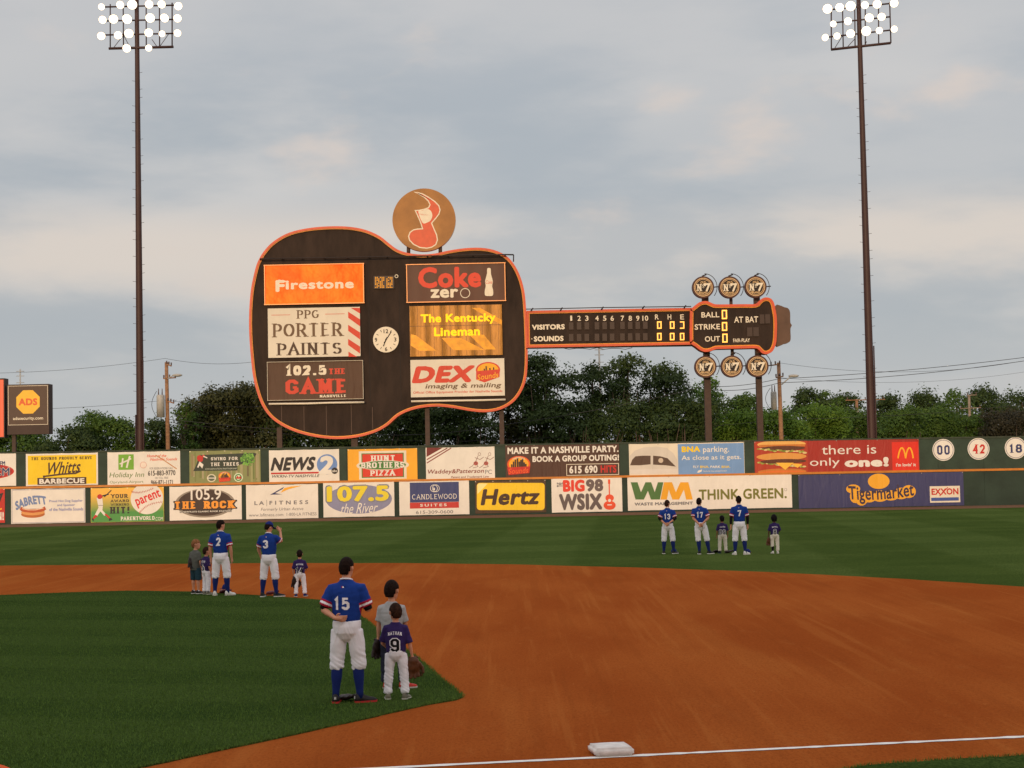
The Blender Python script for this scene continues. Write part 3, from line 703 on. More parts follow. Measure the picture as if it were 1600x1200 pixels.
    b.ell(598, 726.8, 37.5, 7.5, CREAM, 2.7, 'band', n=40); b.ell(598, 726.8, 36.5, 6.6, GREEN, 3.1, 'band')
    b.block('HUNT', 579, 711, 617, 721, WHITE, 4, w=.22, serif=.08, gap=.08); b.block('BROTHERS', 564.5, 722, 632, 731.6, WHITE, 4, w=.22, serif=.08, gap=.08); b.block('PIZZA', 578, 733, 618.5, 743.5, WHITE, 4, w=.22, serif=.08, gap=.08); b.build(r)
    b, r = banner(665.5, 698.5, 773, 749, WHITE, 'white banner with dark red diagonal stripes in its corner and two sketched runners')
    b.poly([(666.5, 699.5), (692, 699.5), (666.5, 714)], vinyl((112, 36, 34)), 1, 'stripes')
    b.line([(667, 718.2), (699, 700)], 1.6, vinyl((130, 50, 44)), 1, 'stripes'); b.line([(667, 723.5), (705, 700)], 1.6, vinyl((130, 50, 44)), 1, 'stripes')
    b.text('Waddey&Patterson', 667.5, 733, 756, 741.5, vinyl((128, 44, 40)), 2, shear=.2, weight=.012); b.text('PC', 758, 734, 768.5, 740.5, GREY, 2); b.text('Patent and Trademark Law', 705, 743.4, 764, 746.6, vinyl((128, 60, 50)), 2, shear=.2, weight=.01)
    for dx in (0, 16):
        ink = vinyl((120, 70, 66)); b.ring(749+dx, 709.5, 2.2, 2.6, .5, ink, 2, 'runner_sketch'); b.line([(747+dx, 712), (743+dx, 722), (747+dx, 729), (739+dx, 731)], .7, ink, 2.1, 'runner_sketch')
        b.line([(743+dx, 722), (738+dx, 728), (733+dx, 731)], .7, ink, 2.3, 'runner_sketch'); b.line([(742+dx, 715), (750+dx, 718), (756+dx, 714)], .7, ink, 2.5, 'runner_sketch'); b.ell(743.5+dx, 724, 3.6, 3.2, vinyl((176, 92, 84)), 1.6, 'runner_sketch')
    b.build(r)
    b, r = banner(790, 693.5, 967.5, 745, vinyl((74, 46, 36)), 'dark brown banner with cream capitals, an orange crest and a boxed phone number')
    b.text('MAKE IT A NASHVILLE PARTY.', 793, 697.5, 966.5, 708, WHITE, 2, weight=.04); b.text('BOOK A GROUP OUTING!', 832, 711.3, 967, 720.8, WHITE, 2, weight=.04)
    sounds_logo(b, 810.5, 728, 36, 31); b.frame(885, 724.5, 967, 742.5, .9, CREAM, 2, 'number_box'); b.text('615 690', 889.5, 727.5, 933.5, 739.5, WHITE, 3, weight=.04); b.text('HITS', 938.5, 726.7, 963, 738.7, RED, 3, weight=.04); b.build(r)
    b, r = banner(983, 692, 1163, 741.5, CREAM, 'banner half a printed aircraft cockpit, half sky blue with yellow and white words')
    b.rect(1059.5, 693, 1162.5, 740.5, SKY, 1, 'blue_ground')
    b.poly([(984, 739), (984, 712), (992, 704), (1006, 699), (1026, 697.5), (1042, 700), (1052, 708), (1059, 720), (1059, 740)], vinyl((206, 198, 186)), .8, 'aircraft_print')
    dk = vinyl((84, 64, 52)); b.poly([(984.5, 727), (988, 718), (993, 713), (1004, 712), (1016.5, 712), (1016.5, 725.5), (1000, 727)], dk, 2, 'aircraft_print'); b.poly([(1020.5, 712), (1032, 713), (1043, 716), (1051, 724), (1056, 729), (1040, 727), (1020.5, 726)], dk, 2, 'aircraft_print'); b.ell(1032.5, 719.5, 3.8, 3.8, vinyl((196, 180, 160)), 3, 'aircraft_print')
    b.rect(984.5, 733, 1058.5, 740.5, vinyl((214, 206, 198)), 1.2, 'aircraft_print')
    b.text('BNA', 1065, 697.3, 1094, 706.3, YEL, 2, weight=.05); b.text('parking.', 1098.5, 697.3, 1139, 709, WHITE, 2, weight=.008); b.text('As close as it gets.', 1065, 711, 1158, 720.3, WHITE, 2, weight=.008)
    b.text('FLY', 1083, 727.5, 1092, 731.2, WHITE, 2, weight=.02); b.text('BNA.', 1094, 727.5, 1108, 731.2, YEL, 2, weight=.02); b.text('PARK', 1110, 727.5, 1125.5, 731.2, WHITE, 2, weight=.02); b.text('BNA.', 1127.5, 727.5, 1141, 731.2, YEL, 2, weight=.02)
    b.poly([(1089, 738.5), (1091, 735.2), (1097, 733.6), (1096, 737), (1092, 738.6)], WHITE, 2, 'leaf_mark'); b.text('Nashville International Airport', 1099, 734.8, 1136, 737.6, WHITE, 2); b.build(r)
    b, r = banner(1179, 687.5, 1436, 740, vinyl((158, 40, 30)), 'deep red banner with a printed double cheeseburger and a bright red emblem square')
    b.rect(1180, 688.5, 1262, 739.5, vinyl((172, 56, 32)), .6, 'burger_print')
    bun, bun2, pat, let, che = vinyl((214, 148, 70)), vinyl((196, 116, 46)), vinyl((92, 48, 28)), vinyl((146, 150, 58)), vinyl((240, 184, 62))
    b.ell(1221, 694, 38, 6, vinyl((226, 172, 92)), 1, 'burger_print'); b.rect(1186, 694.5, 1258, 698, bun2, 1.4, 'burger_print'); b.ell(1222, 700.5, 36, 3.8, pat, 2, 'burger_print')
    rr = random.Random(7)
    for row, y in enumerate((704.5, 726)):
        for i in range(24):
            x = 1186+i*3.1; b.ell(x+rr.uniform(-1, 1), y+rr.uniform(-1.6, 1.6)+(.08*(x-1222) if row else .05*(x-1222)), rr.uniform(2, 3.6), rr.uniform(1, 2), rr.choice([let, vinyl((176, 176, 92)), vinyl((120, 128, 44)), vinyl((214, 190, 130))]), 2.4+.03*i, 'burger_print', n=10)
    b.ell(1221, 713.5, 39, 6, bun, 3.4, 'burger_print'); b.ell(1224, 720.8, 36, 3.6, pat, 3.8, 'burger_print'); b.poly([(1212, 723), (1240, 723), (1227, 734)], che, 4.3, 'burger_print'); b.poly([(1236, 724), (1254, 725), (1246, 731)], che, 4.4, 'burger_print')
    b.ell(1222, 737, 38, 5, bun2, 2.9, 'burger_print'); b.ell(1222, 738, 36, 3, vinyl((214, 110, 40)), 3.1, 'burger_print')
    b.text('there is', 1284, 695, 1369, 709.5, WHITE, 2, weight=.0); b.text('only', 1265.5, 715.5, 1312, 731.5, WHITE, 2); b.text('one!', 1319.5, 714.5, 1388.5, 729.5, WHITE, 2, weight=.06)
    b.rect(1394, 690.5, 1435, 735, vinyl((214, 44, 26)), 1, 'emblem')
    for s in (-1, 1):
        cx = 1415+s*5.9; b.line([(cx+dx, 719.5-20*math.cos(dx/6.1*1.5708)**.6) for dx in (-5.9, -5.4, -4.4, -2.8, -1, 1, 2.8, 4.4, 5.4, 5.9)], 2.3, AMBER, 2+.3*s, 'emblem')
    b.text("i'm lovin' it", 1400, 723.5, 1431, 728.8, WHITE, 2, weight=.03); b.build(r)
    for px, py, t, c, lab in ((1474, 703, '00', NAVY, 'round white retired number disc with blue figures 00'), (1529, 701.3, '42', RED, 'round white retired number disc with red figures 42'), (1587, 700, '18', NAVY, 'round white retired number disc with blue figures 18')):
        b = Board(WALL_Y-.03); x, z = b.c(px, py); rr_ = 17*b.k; mb = MB()
        mb.prism([(x+rr_*math.cos(i*math.pi/24), z+rr_*math.sin(i*math.pi/24)) for i in range(48)], b.Y, b.Y+.03, WHITE)
        r = mb.build('number_disc', label=lab, cat='sign', group='retired number discs on the upper wall')
        b.ring(px, py, 15.6, 15.6, .7, NAVY, 1, 'border'); b.block(t, px-9.8, py-7.4, px+9.8, py+7.4, c, 2, w=.20, serif=.06, gap=.12); b.build(r)
    # ---- lower row
    b, r = banner(-60, 764, 7.5, 817.5, vinyl((186, 38, 30)), 'red banner with orange capitals, only its right end inside the left edge of the photo')
    b.line([(-8, 775), (3, 772), (-1, 783), (-8, 783)], 3, INK, 1, 'lettering'); b.line([(-8, 797), (3, 795)], 2.4, AMBER, 1.4, 'lettering'); b.rect(-40, 769, -2, 800, AMBER, .8, 'plate'); b.text('ON!', -16, 800, 6, 813, WHITE, 2, weight=.04); b.build(r)
    b, r = banner(17.5, 763.5, 133, 817.5, WHITE, 'white banner with a printed hot dog under blue arched lettering')
    b.frame(18.7, 764.7, 131.8, 816.3, .5, BLUE, 1); b.text('SABRETT', 23, 775, 72, 789, vinyl((110, 132, 178)), 2, weight=.05, rot=.16, curve=.35)
    for t, x0, x1, y in (('Proud Hot Dog Supplier', 77, 129, 783), ('and Sponsor', 89.5, 117, 789.4), ('of the Nashville Sounds', 77, 130, 795.6)): b.text(t, x0, y-2.4, x1, y+2.4, vinyl((104, 116, 184)), 2, weight=.012)
    b.ell(51.5, 803.5, 18.5, 5.6, vinyl((178, 98, 42)), 1, 'hot_dog_print'); b.ell(51.5, 800.5, 18.5, 4.6, vinyl((214, 148, 84)), 1.5, 'hot_dog_print'); b.ell(51.5, 797.6, 18.8, 2.6, vinyl((120, 44, 20)), 2, 'hot_dog_print')
    b.line([(32, 794.2), (38, 797.3), (51, 798.6), (65, 796.8), (71, 793.6)], 5.4, vinyl((178, 78, 40)), 2.5, 'hot_dog_print'); b.line([(35, 794.6), (44, 796.6), (56, 796.6), (68, 793.8)], 1.2, vinyl((232, 200, 170)), 3, 'hot_dog_print'); b.build(r)
    b, r = banner(142, 761.5, 256, 815.5, vinyl((214, 178, 60)), 'yellow to green banner with a printed batter and a big baseball')
    b.rect(142.4, 762.2, 255.6, 815, gradient_vinyl(P(200, 772, WALL_Y).z, P(200, 800, WALL_Y).z, (232, 178, 62), (58, 138, 56)), .6, 'ground')
    b.ell(229.5, 779, 25.3, 24.4, WHITE, 1, 'baseball_print', n=48)
    red = vinyl((176, 50, 44))
    for pts in ([(206, 768.5), (216, 769.6), (228, 767.5), (240, 762.8)], [(218, 801.5), (226, 793), (238, 787), (254, 784)]):
        sp = smooth_ring(pts, 5, False); b.line(sp, .5, red, 1.5, 'baseball_print')
        for i in range(0, len(sp)-1): b.line([(sp[i][0]-.8, sp[i][1]-1.8), (sp[i][0]+.6, sp[i][1]+1.8)], .5, red, 1.7+.01*i, 'baseball_print')
    b.text('parent', 211.5, 771, 252, 788, vinyl((212, 40, 44)), 2, weight=.025, rot=.36)
    for t, x0, x1, y0, y1, w, sf in (('YOUR', 172.5, 200.5, 771.8, 778.4, .24, .13), ('AWARD', 172, 201.5, 780, 785, .22, .12), ('WINNING', 172.5, 201.5, 786.3, 790.6, .2, .12), ('HIT!', 171.5, 202, 791.8, 802.3, .3, .13)): b.block(t, x0, y0, x1, y1, INK, 2, w=w*.85, serif=sf*.75, gap=.10)
    b.block('PARENTWORLD', 188.5, 806, 241.5, 813.4, WHITE, 2, w=.2, serif=.09, gap=.06); b.text('.COM', 242, 807.8, 254.5, 813.2, WHITE, 2)
    b.poly([(151, 778), (156, 776), (160, 779), (161, 789), (160, 797), (166, 804), (163, 806), (157, 799), (152, 806), (148, 805), (154, 793)], WHITE, 2, 'batter_print'); b.ell(156, 776, 4, 3.8, RED, 2.6, 'batter_print'); b.line([(160, 775), (170, 772)], 2, INK, 2.6, 'batter_print'); b.line([(163, 776.5), (174, 766)], 1.5, INK, 2.8, 'batter_print')
    b.poly([(149, 804), (153, 806.5), (147, 811), (144.5, 810)], RED, 2.4, 'batter_print'); b.poly([(163, 803), (166.5, 803), (173, 809.5), (170.5, 811)], RED, 2.4, 'batter_print'); b.poly([(144, 809), (147, 811.5), (146, 814.8), (144, 812)], INK, 2.6, 'batter_print'); b.poly([(170, 810), (173.5, 809), (176, 812), (170.5, 814)], INK, 2.6, 'batter_print'); b.line([(153.5, 789.6), (161, 789.6)], .6, INK, 2.7, 'batter_print'); b.build(r)
    b, r = banner(265, 759.5, 377.5, 812.5, WHITE, 'white banner with a dark oval behind outlined orange block lettering')
    b.ell(320.5, 786, 46.5, 22.5, vinyl((140, 130, 118)), 1, 'oval', n=48); b.ell(320.5, 785.5, 42, 20.5, vinyl((60, 42, 36)), 1.5, 'oval', n=48)
    b.text('105.9', 298, 763.5, 345.5, 781, WHITE, 2.5, weight=.012); b.block('THE ROCK', 271, 780, 370.5, 797.5, INK, 3, w=.46, serif=.2, gap=-.06); b.block('THE ROCK', 273.5, 782, 368, 795.4, vinyl((236, 152, 48)), 4, w=.26, serif=.10, gap=.12); b.rect(281, 797.4, 362, 800.6, INK, 3, 'caption'); b.text("NASHVILLE'S CLASSIC ROCK STATION", 281.5, 797.9, 361.5, 800.2, WHITE, 4, 'caption', weight=.03); b.build(r)
    b, r = banner(384.7, 757, 497, 810.5, WHITE, 'white banner with widely spaced grey capitals and an orange and blue tick')
    b.poly([(422, 773), (444, 760.5), (441.5, 764), (430, 770.5), (441, 772.5)], NAVY, 2, 'tick'); b.poly([(438, 770), (444.5, 762.5), (455, 760), (472, 758.8), (452, 764)], AMBER, 2, 'tick')
    b.text('LA', 397.5, 783, 412.5, 789, GREY, 2, weight=.03, space=1.5); b.rect(416.5, 781, 417.1, 791, GREY, 2, 'lettering'); b.text('FITNESS', 421, 782, 481.5, 788.2, GREY, 2, weight=.03, space=1.7); b.text('Formerly Urban Active', 408, 793, 474, 799, GREY, 2, shear=.2, weight=.004); b.text('www.lafitness.com', 389, 802, 442.5, 806.8, GREY, 2, weight=.004); b.text('1-800-LA FITNESS', 448, 800.8, 494.5, 805.6, GREY, 2, weight=.004); b.build(r)
    b, r = banner(505.3, 753, 616, 807.5, WHITE, 'white banner with a grey blue oval under big yellow numerals')
    b.ell(560.8, 780, 51.5, 22.5, vinyl((132, 134, 164)), 1, 'oval', n=48); b.text('107.5', 508.5, 757, 609.5, 785.5, vinyl((120, 124, 140)), 2, weight=.075); b.text('107.5', 510.5, 759, 607.5, 783.5, vinyl((224, 204, 46)), 3, weight=.045); b.text('the River', 533, 786, 590, 802, WHITE, 3, weight=.004, shear=.3, rot=.03); b.build(r)
    b, r = banner(624, 751.5, 733, 804.5, WHITE, 'white banner with a navy and red nameplate over a phone number')
    b.rect(640.5, 753.5, 717, 784.5, vinyl((52, 62, 112)), 1, 'nameplate'); b.rect(640.5, 784.8, 717, 794, vinyl((190, 52, 48)), 1.2, 'nameplate'); b.ring(678, 763, 5.8, 5.8, .8, WHITE, 2, 'mark'); b.ring(681, 763, 5.8, 5.8, .8, WHITE, 2.2, 'mark'); b.poly([(677.5, 761), (680, 764), (678.8, 766.6), (676.8, 765)], WHITE, 2.4, 'mark')
    b.block('CANDLEWOOD', 644, 771.5, 713.5, 780.3, WHITE, 2, w=.1, serif=.05, smooth=True, gap=.1); b.text('SUITES', 656.5, 787, 698, 791.3, WHITE, 2, weight=.03, space=1.5); b.text('615-309-0600', 650, 797.5, 708, 802.6, GREY, 2, weight=.006); b.build(r)
    b, r = banner(742.5, 750.5, 853, 801.5, vinyl((70, 50, 32)), 'yellow rounded banner with heavy dark italic lettering on a brown edge')
    for x0, y0, x1, y1, rad, m, l in ((745, 754.5, 851, 797, 5, vinyl((236, 196, 30)), 1),):
        ring_ = []
        for cx, cy, a0 in ((x1-rad, y1-rad, 0), (x0+rad, y1-rad, 90), (x0+rad, y0+rad, 180), (x1-rad, y0+rad, 270)): ring_ += [(cx+rad*math.cos(R(a0+18*i)), cy+rad*math.sin(R(a0+18*i))) for i in range(6)]
        b.poly(ring_, m, l, 'yellow_ground')
    b.poly([(746, 772), (746, 758), (748, 755.5), (762, 755.5), (752, 766)], vinyl((240, 226, 150)), 1.4, 'yellow_ground'); b.text('Hertz', 753, 763.5, 843, 789, BROWN, 2, weight=.04, shear=.2); b.build(r)
    b, r = banner(862, 746.5, 972, 800, WHITE, 'white banner with worn red and grey block lettering beside a red guitar')
    b.text('THE', 871.5, 752.5, 878.5, 762.5, GREY, 2, weight=.04, rot=1.5708); b.text('BIG', 879.5, 749.5, 913.5, 768.5, vinyl((218, 60, 40)), 2, weight=.06); b.text('98', 915.5, 748.5, 942.5, 768, vinyl((100, 86, 86)), 2, weight=.06); b.text('WSIX', 873.5, 771, 941, 797, vinyl((96, 84, 84)), 2, weight=.06)
    g = vinyl((222, 78, 44)); b.ell(952.5, 789.5, 9.4, 7, g, 2, 'guitar_print'); b.ell(952.5, 778, 6.6, 5.6, g, 2.2, 'guitar_print'); b.line([(952.3, 776), (951.8, 756)], 1.8, g, 2.4, 'guitar_print'); b.line([(951.8, 756), (951.7, 749)], 3.4, g, 2.6, 'guitar_print'); b.ell(952.4, 782, 2.3, 2.3, WHITE, 3, 'guitar_print'); b.rect(949, 788, 956, 789.6, WHITE, 3, 'guitar_print'); b.build(r)
    b, r = banner(981, 743, 1237, 795.5, WHITE, 'long white banner with a green and gold letter pair and olive capitals')
    gw = vinyl((74, 112, 58)); gm = vinyl((226, 160, 30)); y0, y1 = 753.5, 780.5
    b.poly([(985.5, y0), (996, y0), (1001.5, 769), (1008.5, y0), (1017.5, y0), (1023, 769), (1028, y0), (1036.5, y0), (1031, y1), (1017, y1), (1012.5, 767), (1006, y1), (993, y1)], gw, 2, 'letter_mark')
    b.poly([(1037.5, y0), (1050, y0), (1056, 769), (1063, y0), (1075.5, y0), (1082.5, y1), (1072, y1), (1068.5, 765), (1061, y1), (1050.5, y1), (1045, 765), (1042, y1), (1032, y1)], gm, 2.2, 'letter_mark')
    b.text('WASTE MANAGEMENT', 991.5, 784.5, 1082.5, 789.3, GREY, 2, weight=.05); b.text('THINK GREEN.', 1092, 763.5, 1229, 780, vinyl((112, 112, 46)), 2, weight=.03); b.ring(1227.5, 765, 2.2, 2.2, .4, GREY, 2, 'lettering'); b.build(r)
    b, r = banner(1248, 739.5, 1505.5, 792, vinyl((56, 58, 100)), 'long purple blue banner with wavy yellow outlined lettering and a small white plate')
    yb = vinyl((230, 166, 42)); b.ell(1373, 752, 17, 12, yb, 1, 'lettering_outline', n=20)
    for qi, (cx, cy, rx, ry) in enumerate(((1333, 764, 11, 7), (1336, 776, 8, 10), (1346, 779, 10, 11), (1358, 776, 12, 9), (1375, 775, 13, 9), (1392, 774, 13, 8), (1408, 771, 12, 9), (1420, 768, 11, 10))): b.ell(cx, cy, rx, ry, yb, 1.2+.15*qi, 'lettering_outline', n=24)
    b.text('Tigermarket', 1326, 759.5, 1428, 787, vinyl((56, 44, 66)), 3.4, weight=.02, curve=-.12, rot=.04)
    b.rect(1453, 759.5, 1500, 785, CREAM, 1, 'plate'); b.text('EXXON', 1455.5, 763, 1497.5, 773, RED, 2, 'plate', weight=.035); b.line([(1468, 775), (1481, 761.5)], 1.3, RED, 2.6, 'plate'); b.rect(1455, 777.3, 1498, 782.5, vinyl((60, 84, 150)), 2, 'plate'); b.build(r)

def gradient_vinyl(z0, z1, ca, cb):
    m = bpy.data.materials.new('vinyl_gradient'); m.use_nodes = True
    nt = m.node_tree; N = nt.nodes; L = nt.links; b = N['Principled BSDF']; b.inputs['Roughness'].default_value = .55
    geo = N.new('ShaderNodeNewGeometry'); sp = N.new('ShaderNodeSeparateXYZ'); L.new(geo.outputs['Position'], sp.inputs[0])
    mr = N.new('ShaderNodeMapRange'); mr.inputs[1].default_value = z0; mr.inputs[2].default_value = z1; L.new(sp.outputs['Z'], mr.inputs[0])
    mx = N.new('ShaderNodeMix'); mx.data_type = 'RGBA'; mx.inputs[6].default_value = (*lin(ca), 1); mx.inputs[7].default_value = (*lin(cb), 1)
    L.new(mr.outputs[0], mx.inputs[0]); L.new(mx.outputs[2], b.inputs['Base Color'])
    return m
build_banners()

# ================================================================ the guitar-shaped scoreboard
SB_Y = 118.0
def prow(ring, Y): return [(P(x, y, Y).x, P(x, y, Y).z) for x, y in ring]
def ribbed(rgb, period, amp, var=.25, rough=.45, axis='X', metal=0.0, spec=.5):
    """sheet metal or hung vinyl with upright ribs"""
    m = bpy.data.materials.new('ribbed_sheet'); m.use_nodes = True
    nt = m.node_tree; N = nt.nodes; L = nt.links; b = N['Principled BSDF']
    b.inputs['Roughness'].default_value = rough; b.inputs['Metallic'].default_value = metal; b.inputs['Specular IOR Level'].default_value = spec
    geo = N.new('ShaderNodeNewGeometry'); sp = N.new('ShaderNodeSeparateXYZ'); L.new(geo.outputs['Position'], sp.inputs[0])
    mul = N.new('ShaderNodeMath'); mul.operation = 'MULTIPLY'; mul.inputs[1].default_value = 2*math.pi/period; L.new(sp.outputs[axis], mul.inputs[0])
    sn = N.new('ShaderNodeMath'); sn.operation = 'SINE'; L.new(mul.outputs[0], sn.inputs[0])
    n = N.new('ShaderNodeTexNoise'); n.inputs['Scale'].default_value = .8; n.inputs['Detail'].default_value = 6; n.inputs['Roughness'].default_value = .65
    mp = N.new('ShaderNodeMapping'); mp.inputs['Scale'].default_value = (1.6, 1, .5); L.new(geo.outputs['Position'], mp.inputs[0]); L.new(mp.outputs[0], n.inputs['Vector'])
    mr = N.new('ShaderNodeMapRange'); mr.inputs[1].default_value = .3; mr.inputs[2].default_value = .7; mr.inputs[3].default_value = 1-var; mr.inputs[4].default_value = 1+var; L.new(n.outputs['Fac'], mr.inputs[0])
    mx = N.new('ShaderNodeMix'); mx.data_type = 'RGBA'; mx.blend_type = 'MULTIPLY'; mx.inputs[0].default_value = 1; mx.inputs[6].default_value = (*lin(rgb), 1); L.new(mr.outputs[0], mx.inputs[7]); L.new(mx.outputs[2], b.inputs['Base Color'])
    ad = N.new('ShaderNodeMath'); ad.operation = 'MULTIPLY_ADD'; ad.inputs[1].default_value = .5; L.new(sn.outputs[0], ad.inputs[0]); L.new(n.outputs['Fac'], ad.inputs[2])
    bp = N.new('ShaderNodeBump'); bp.inputs['Distance'].default_value = amp; L.new(ad.outputs[0], bp.inputs['Height']); L.new(bp.outputs[0], b.inputs['Normal'])
    return m
M_SBODY = ribbed((52, 40, 33), .42, .006, .36, .75, spec=.2); M_STEEL = paint((66, 48, 40), rough=.6, var=.2, scale=4, key='painted_steel')
M_ORIM = paint((206, 82, 46), rough=.45, var=.1, key='enamel'); M_YRIM = paint((220, 142, 36), rough=.45, var=.08, key='enamel')
M_LETTER = paint((226, 214, 192), rough=.5, var=.05, key='enamel'); M_DARK = paint((44, 34, 30), rough=.7, var=.1, key='enamel')
M_CELL = paint((58, 40, 32), rough=.5, var=.12, key='lamp_cell'); M_BRASS = paint((226, 158, 104), rough=.45, var=.06, metal=.2, key='brass')
M_AMBERLIT = paint((255, 176, 80), emit=1.5, key='lit_bulbs'); M_YLIT = paint((246, 190, 20), emit=.75, key='lit_display'); M_GOLDLIT = paint((220, 150, 40), emit=.35, key='lit_bulbs')
scoreboard = empty('guitar_scoreboard', (P(610, 700, SB_Y).x, SB_Y, 0), label='giant brown guitar-shaped scoreboard with an orange rim standing behind the wall', cat='scoreboard')
def to_sb(mb):      # world coordinates -> scoreboard local
    off = scoreboard.location; mb.v = [(x-off.x, y-off.y, z-off.z) for x, y, z in mb.v]; return mb
def sb_part(mb, name, parent=None, **kw):
    return to_sb(mb).build(name, parent or scoreboard, **kw)
z1 = [(75, 352), (92, 325), (125, 288), (175, 254), (230, 232), (310, 217), (400, 211), (480, 214), (550, 228), (610, 255), (650, 286), (690, 315), (740, 331), (800, 337), (860, 332), (920, 319), (990, 309), (1060, 307), (1120, 317), (1170, 340), (1205, 375), (1235, 430), (1255, 500), (1263, 580), (1267, 660), (1270, 760), (1268, 850), (1258, 910), (1235, 960), (1200, 1000), (1150, 1028), (1090, 1040), (1020, 1036), (940, 1022), (870, 1015), (800, 1020), (740, 1035), (690, 1060), (645, 1100), (590, 1130), (510, 1152), (420, 1160), (330, 1152), (240, 1130), (170, 1098), (120, 1060), (85, 1010), (62, 950), (45, 880), (35, 790), (28, 690), (28, 590), (35, 500), (46, 440), (60, 385)]
def rim(parent, ring_px, Y, w_o, w_y, depth, name_face, face_mat, sub=3):
    ring = smooth_ring([P(x, y, Y).xz if hasattr(P(x, y, Y), 'xz') else (P(x, y, Y).x, P(x, y, Y).z) for x, y in ring_px], sub) if sub > 1 else prow(ring_px, Y)
    ring = [tuple(q) for q in ring]
    k = Y/F; r1 = inset(ring, w_o*k); r2 = inset(ring, (w_o+w_y)*k)
    f = MB(); f.prism(r1, Y, Y+depth, face_mat); sb_part(f, name_face, parent)
    for nm, a, b, m, yo, th in (('orange_rim', ring, r1, M_ORIM, -.14, depth+.1), ('yellow_rim', r1, r2, M_YRIM, -.09, .085)):
        mb = MB(); n = len(a); y0, y1 = Y+yo, Y+yo+th
        cw = sum(a[i][0]*a[(i+1) % n][1]-a[(i+1) % n][0]*a[i][1] for i in range(n)) < 0
        vs = [(x, y0, z) for x, z in a]+[(x, y0, z) for x, z in b]+[(x, y1, z) for x, z in a]+[(x, y1, z) for x, z in b]
        fs = []
        for i in range(n):
            j = (i+1) % n
            for q in ((i, j, n+j, n+i), (i, 2*n+i, 2*n+j, j), (n+i, n+j, 3*n+j, 3*n+i), (2*n+i, 3*n+i, 3*n+j, 2*n+j)):
                fs.append(q if not cw else tuple(reversed(q)))
        mb.add(vs, fs, m); sb_part(mb, nm, parent)
rim(scoreboard, [(380+x/2.857, 280+y/2.857) for x, y in z1], SB_Y, 3.3, 1.2, 1.1, 'body', M_SBODY)
def sb_board(y_off): b = Board(SB_Y-y_off); return b
def sb_build(b, parent, first=None):
    for k, mb in b.parts.items():
        sb_part(mb, k, parent)
def panel(x0, y0, x1, y1, m, label=None, frame=None, thick=.10, fw=1.2):
    """one advertising panel fixed to the guitar's body, with its own frame"""
    b = Board(SB_Y-.10-thick)
    a, lo, c, hi = b.box4(x0, y0, x1, y1)
    mb = MB(); mb.box(((a+c)/2, b.Y+thick/2, (lo+hi)/2), (c-a, thick, hi-lo), m)
    p = sb_part(mb, 'sign_panel', label=label)
    if frame:
        k = b.k; w = fw*k; f = MB()
        for cx, cz, dx, dz in (((a+c)/2, hi, c-a+2*w, w), ((a+c)/2, lo, c-a+2*w, w), (a, (lo+hi)/2, w, hi-lo-w), (c, (lo+hi)/2, w, hi-lo-w)):
            f.box((cx, b.Y-.03, cz), (dx, .16, dz), frame)
        sb_part(f, 'frame', p)
    return b, p
M_FIRE = paint((236, 74, 14), rough=.40, var=.30, scale=.4, bump=.16, bscale=.35, metal=.55, spec=.2, key='glossy_vinyl')
b, p = panel(413.5, 413, 568.5, 475, M_FIRE, 'glossy orange panel with pale blackletter words', M_BRASS, .12, 1.3)
b.text('F', 430.5, 437.5, 445, 456, M_LETTER, 2, weight=.05); b.line([(430.5, 441), (436, 438), (447, 440)], 2.2, M_LETTER, 2.4, 'lettering')
b.text('irestone', 446, 437.5, 553, 451.5, M_LETTER, 2, weight=.04, space=1.12); sb_build(b, p)
PW = vinyl((218, 208, 190)); PB = vinyl((104, 78, 54)); PD = vinyl((72, 50, 36)); PR = vinyl((206, 66, 44)); PBR = vinyl((78, 50, 32))
b, p = panel(418.5, 480.5, 563, 558, PW, 'cream panel with brown serif capitals and red slanting bars')
b.block('PPG', 463, 484.3, 498, 497.6, PB, 2, w=.16, serif=.06, smooth=True, thin=.07); b.block('PORTER', 424.5, 504.5, 538, 526.8, PB, 2, w=.17, serif=.05, smooth=True, thin=.06); b.block('PAINTS', 431.5, 533, 534, 555, PD, 2, w=.17, serif=.05, smooth=True, thin=.06)
b.rect(424, 491.8, 453.5, 492.5, PR, 2, 'rule'); b.rect(508, 490.2, 538.5, 490.9, PR, 2, 'rule')
for y in (487, 507.5, 529.5): b.poly([(544, y), (562.6, y+12), (562.6, y+23), (544, y+9.5)], PR, 1.5, 'stripes')
b.poly([(548, 481), (562.6, 481), (562.6, 490)], PR, 1.5, 'stripes'); b.poly([(544.5, 549.5), (558, 557.5), (544.5, 557.5)], PR, 1.5, 'stripes'); sb_build(b, p)
b, p = panel(418, 564.5, 567.5, 624.5, PBR, 'dark brown panel with cream numerals and a red slab word', M_LETTER, .08, .5)
b.block('102.5', 446.5, 567.5, 510, 586.5, M_LETTER, 2, w=.26, serif=.1, smooth=True, gap=.07); b.block('THE', 514, 575.5, 539, 584.5, PR, 2, w=.24, serif=.12, gap=.05); b.block('GAME', 446, 587.5, 540, 616, PR, 2, w=.23, serif=.10, gap=.10); b.block('NASHVILLE', 499, 616, 540.5, 621.3, M_LETTER, 2, w=.22, serif=.1, gap=.08); sb_build(b, p)
M_COKE = ribbed((84, 46, 28), 1.1, .008, .15, .5, 'X', 0, .35)
b, p = panel(635.5, 412, 789.5, 471.5, M_COKE, 'brown panel with red and white lettering and a white bottle', M_BRASS, .12, 1.3)
R2 = paint((214, 62, 34), rough=.5, var=.05, key='enamel')
b.text('Coke', 653, 416.5, 752, 450, R2, 2, weight=.045); b.text('zer', 672.5, 451.5, 716, 465.5, M_LETTER, 3, weight=.035); b.ring(726.8, 458, 7.8, 7.8, 1.1, M_LETTER, 3, 'lettering')
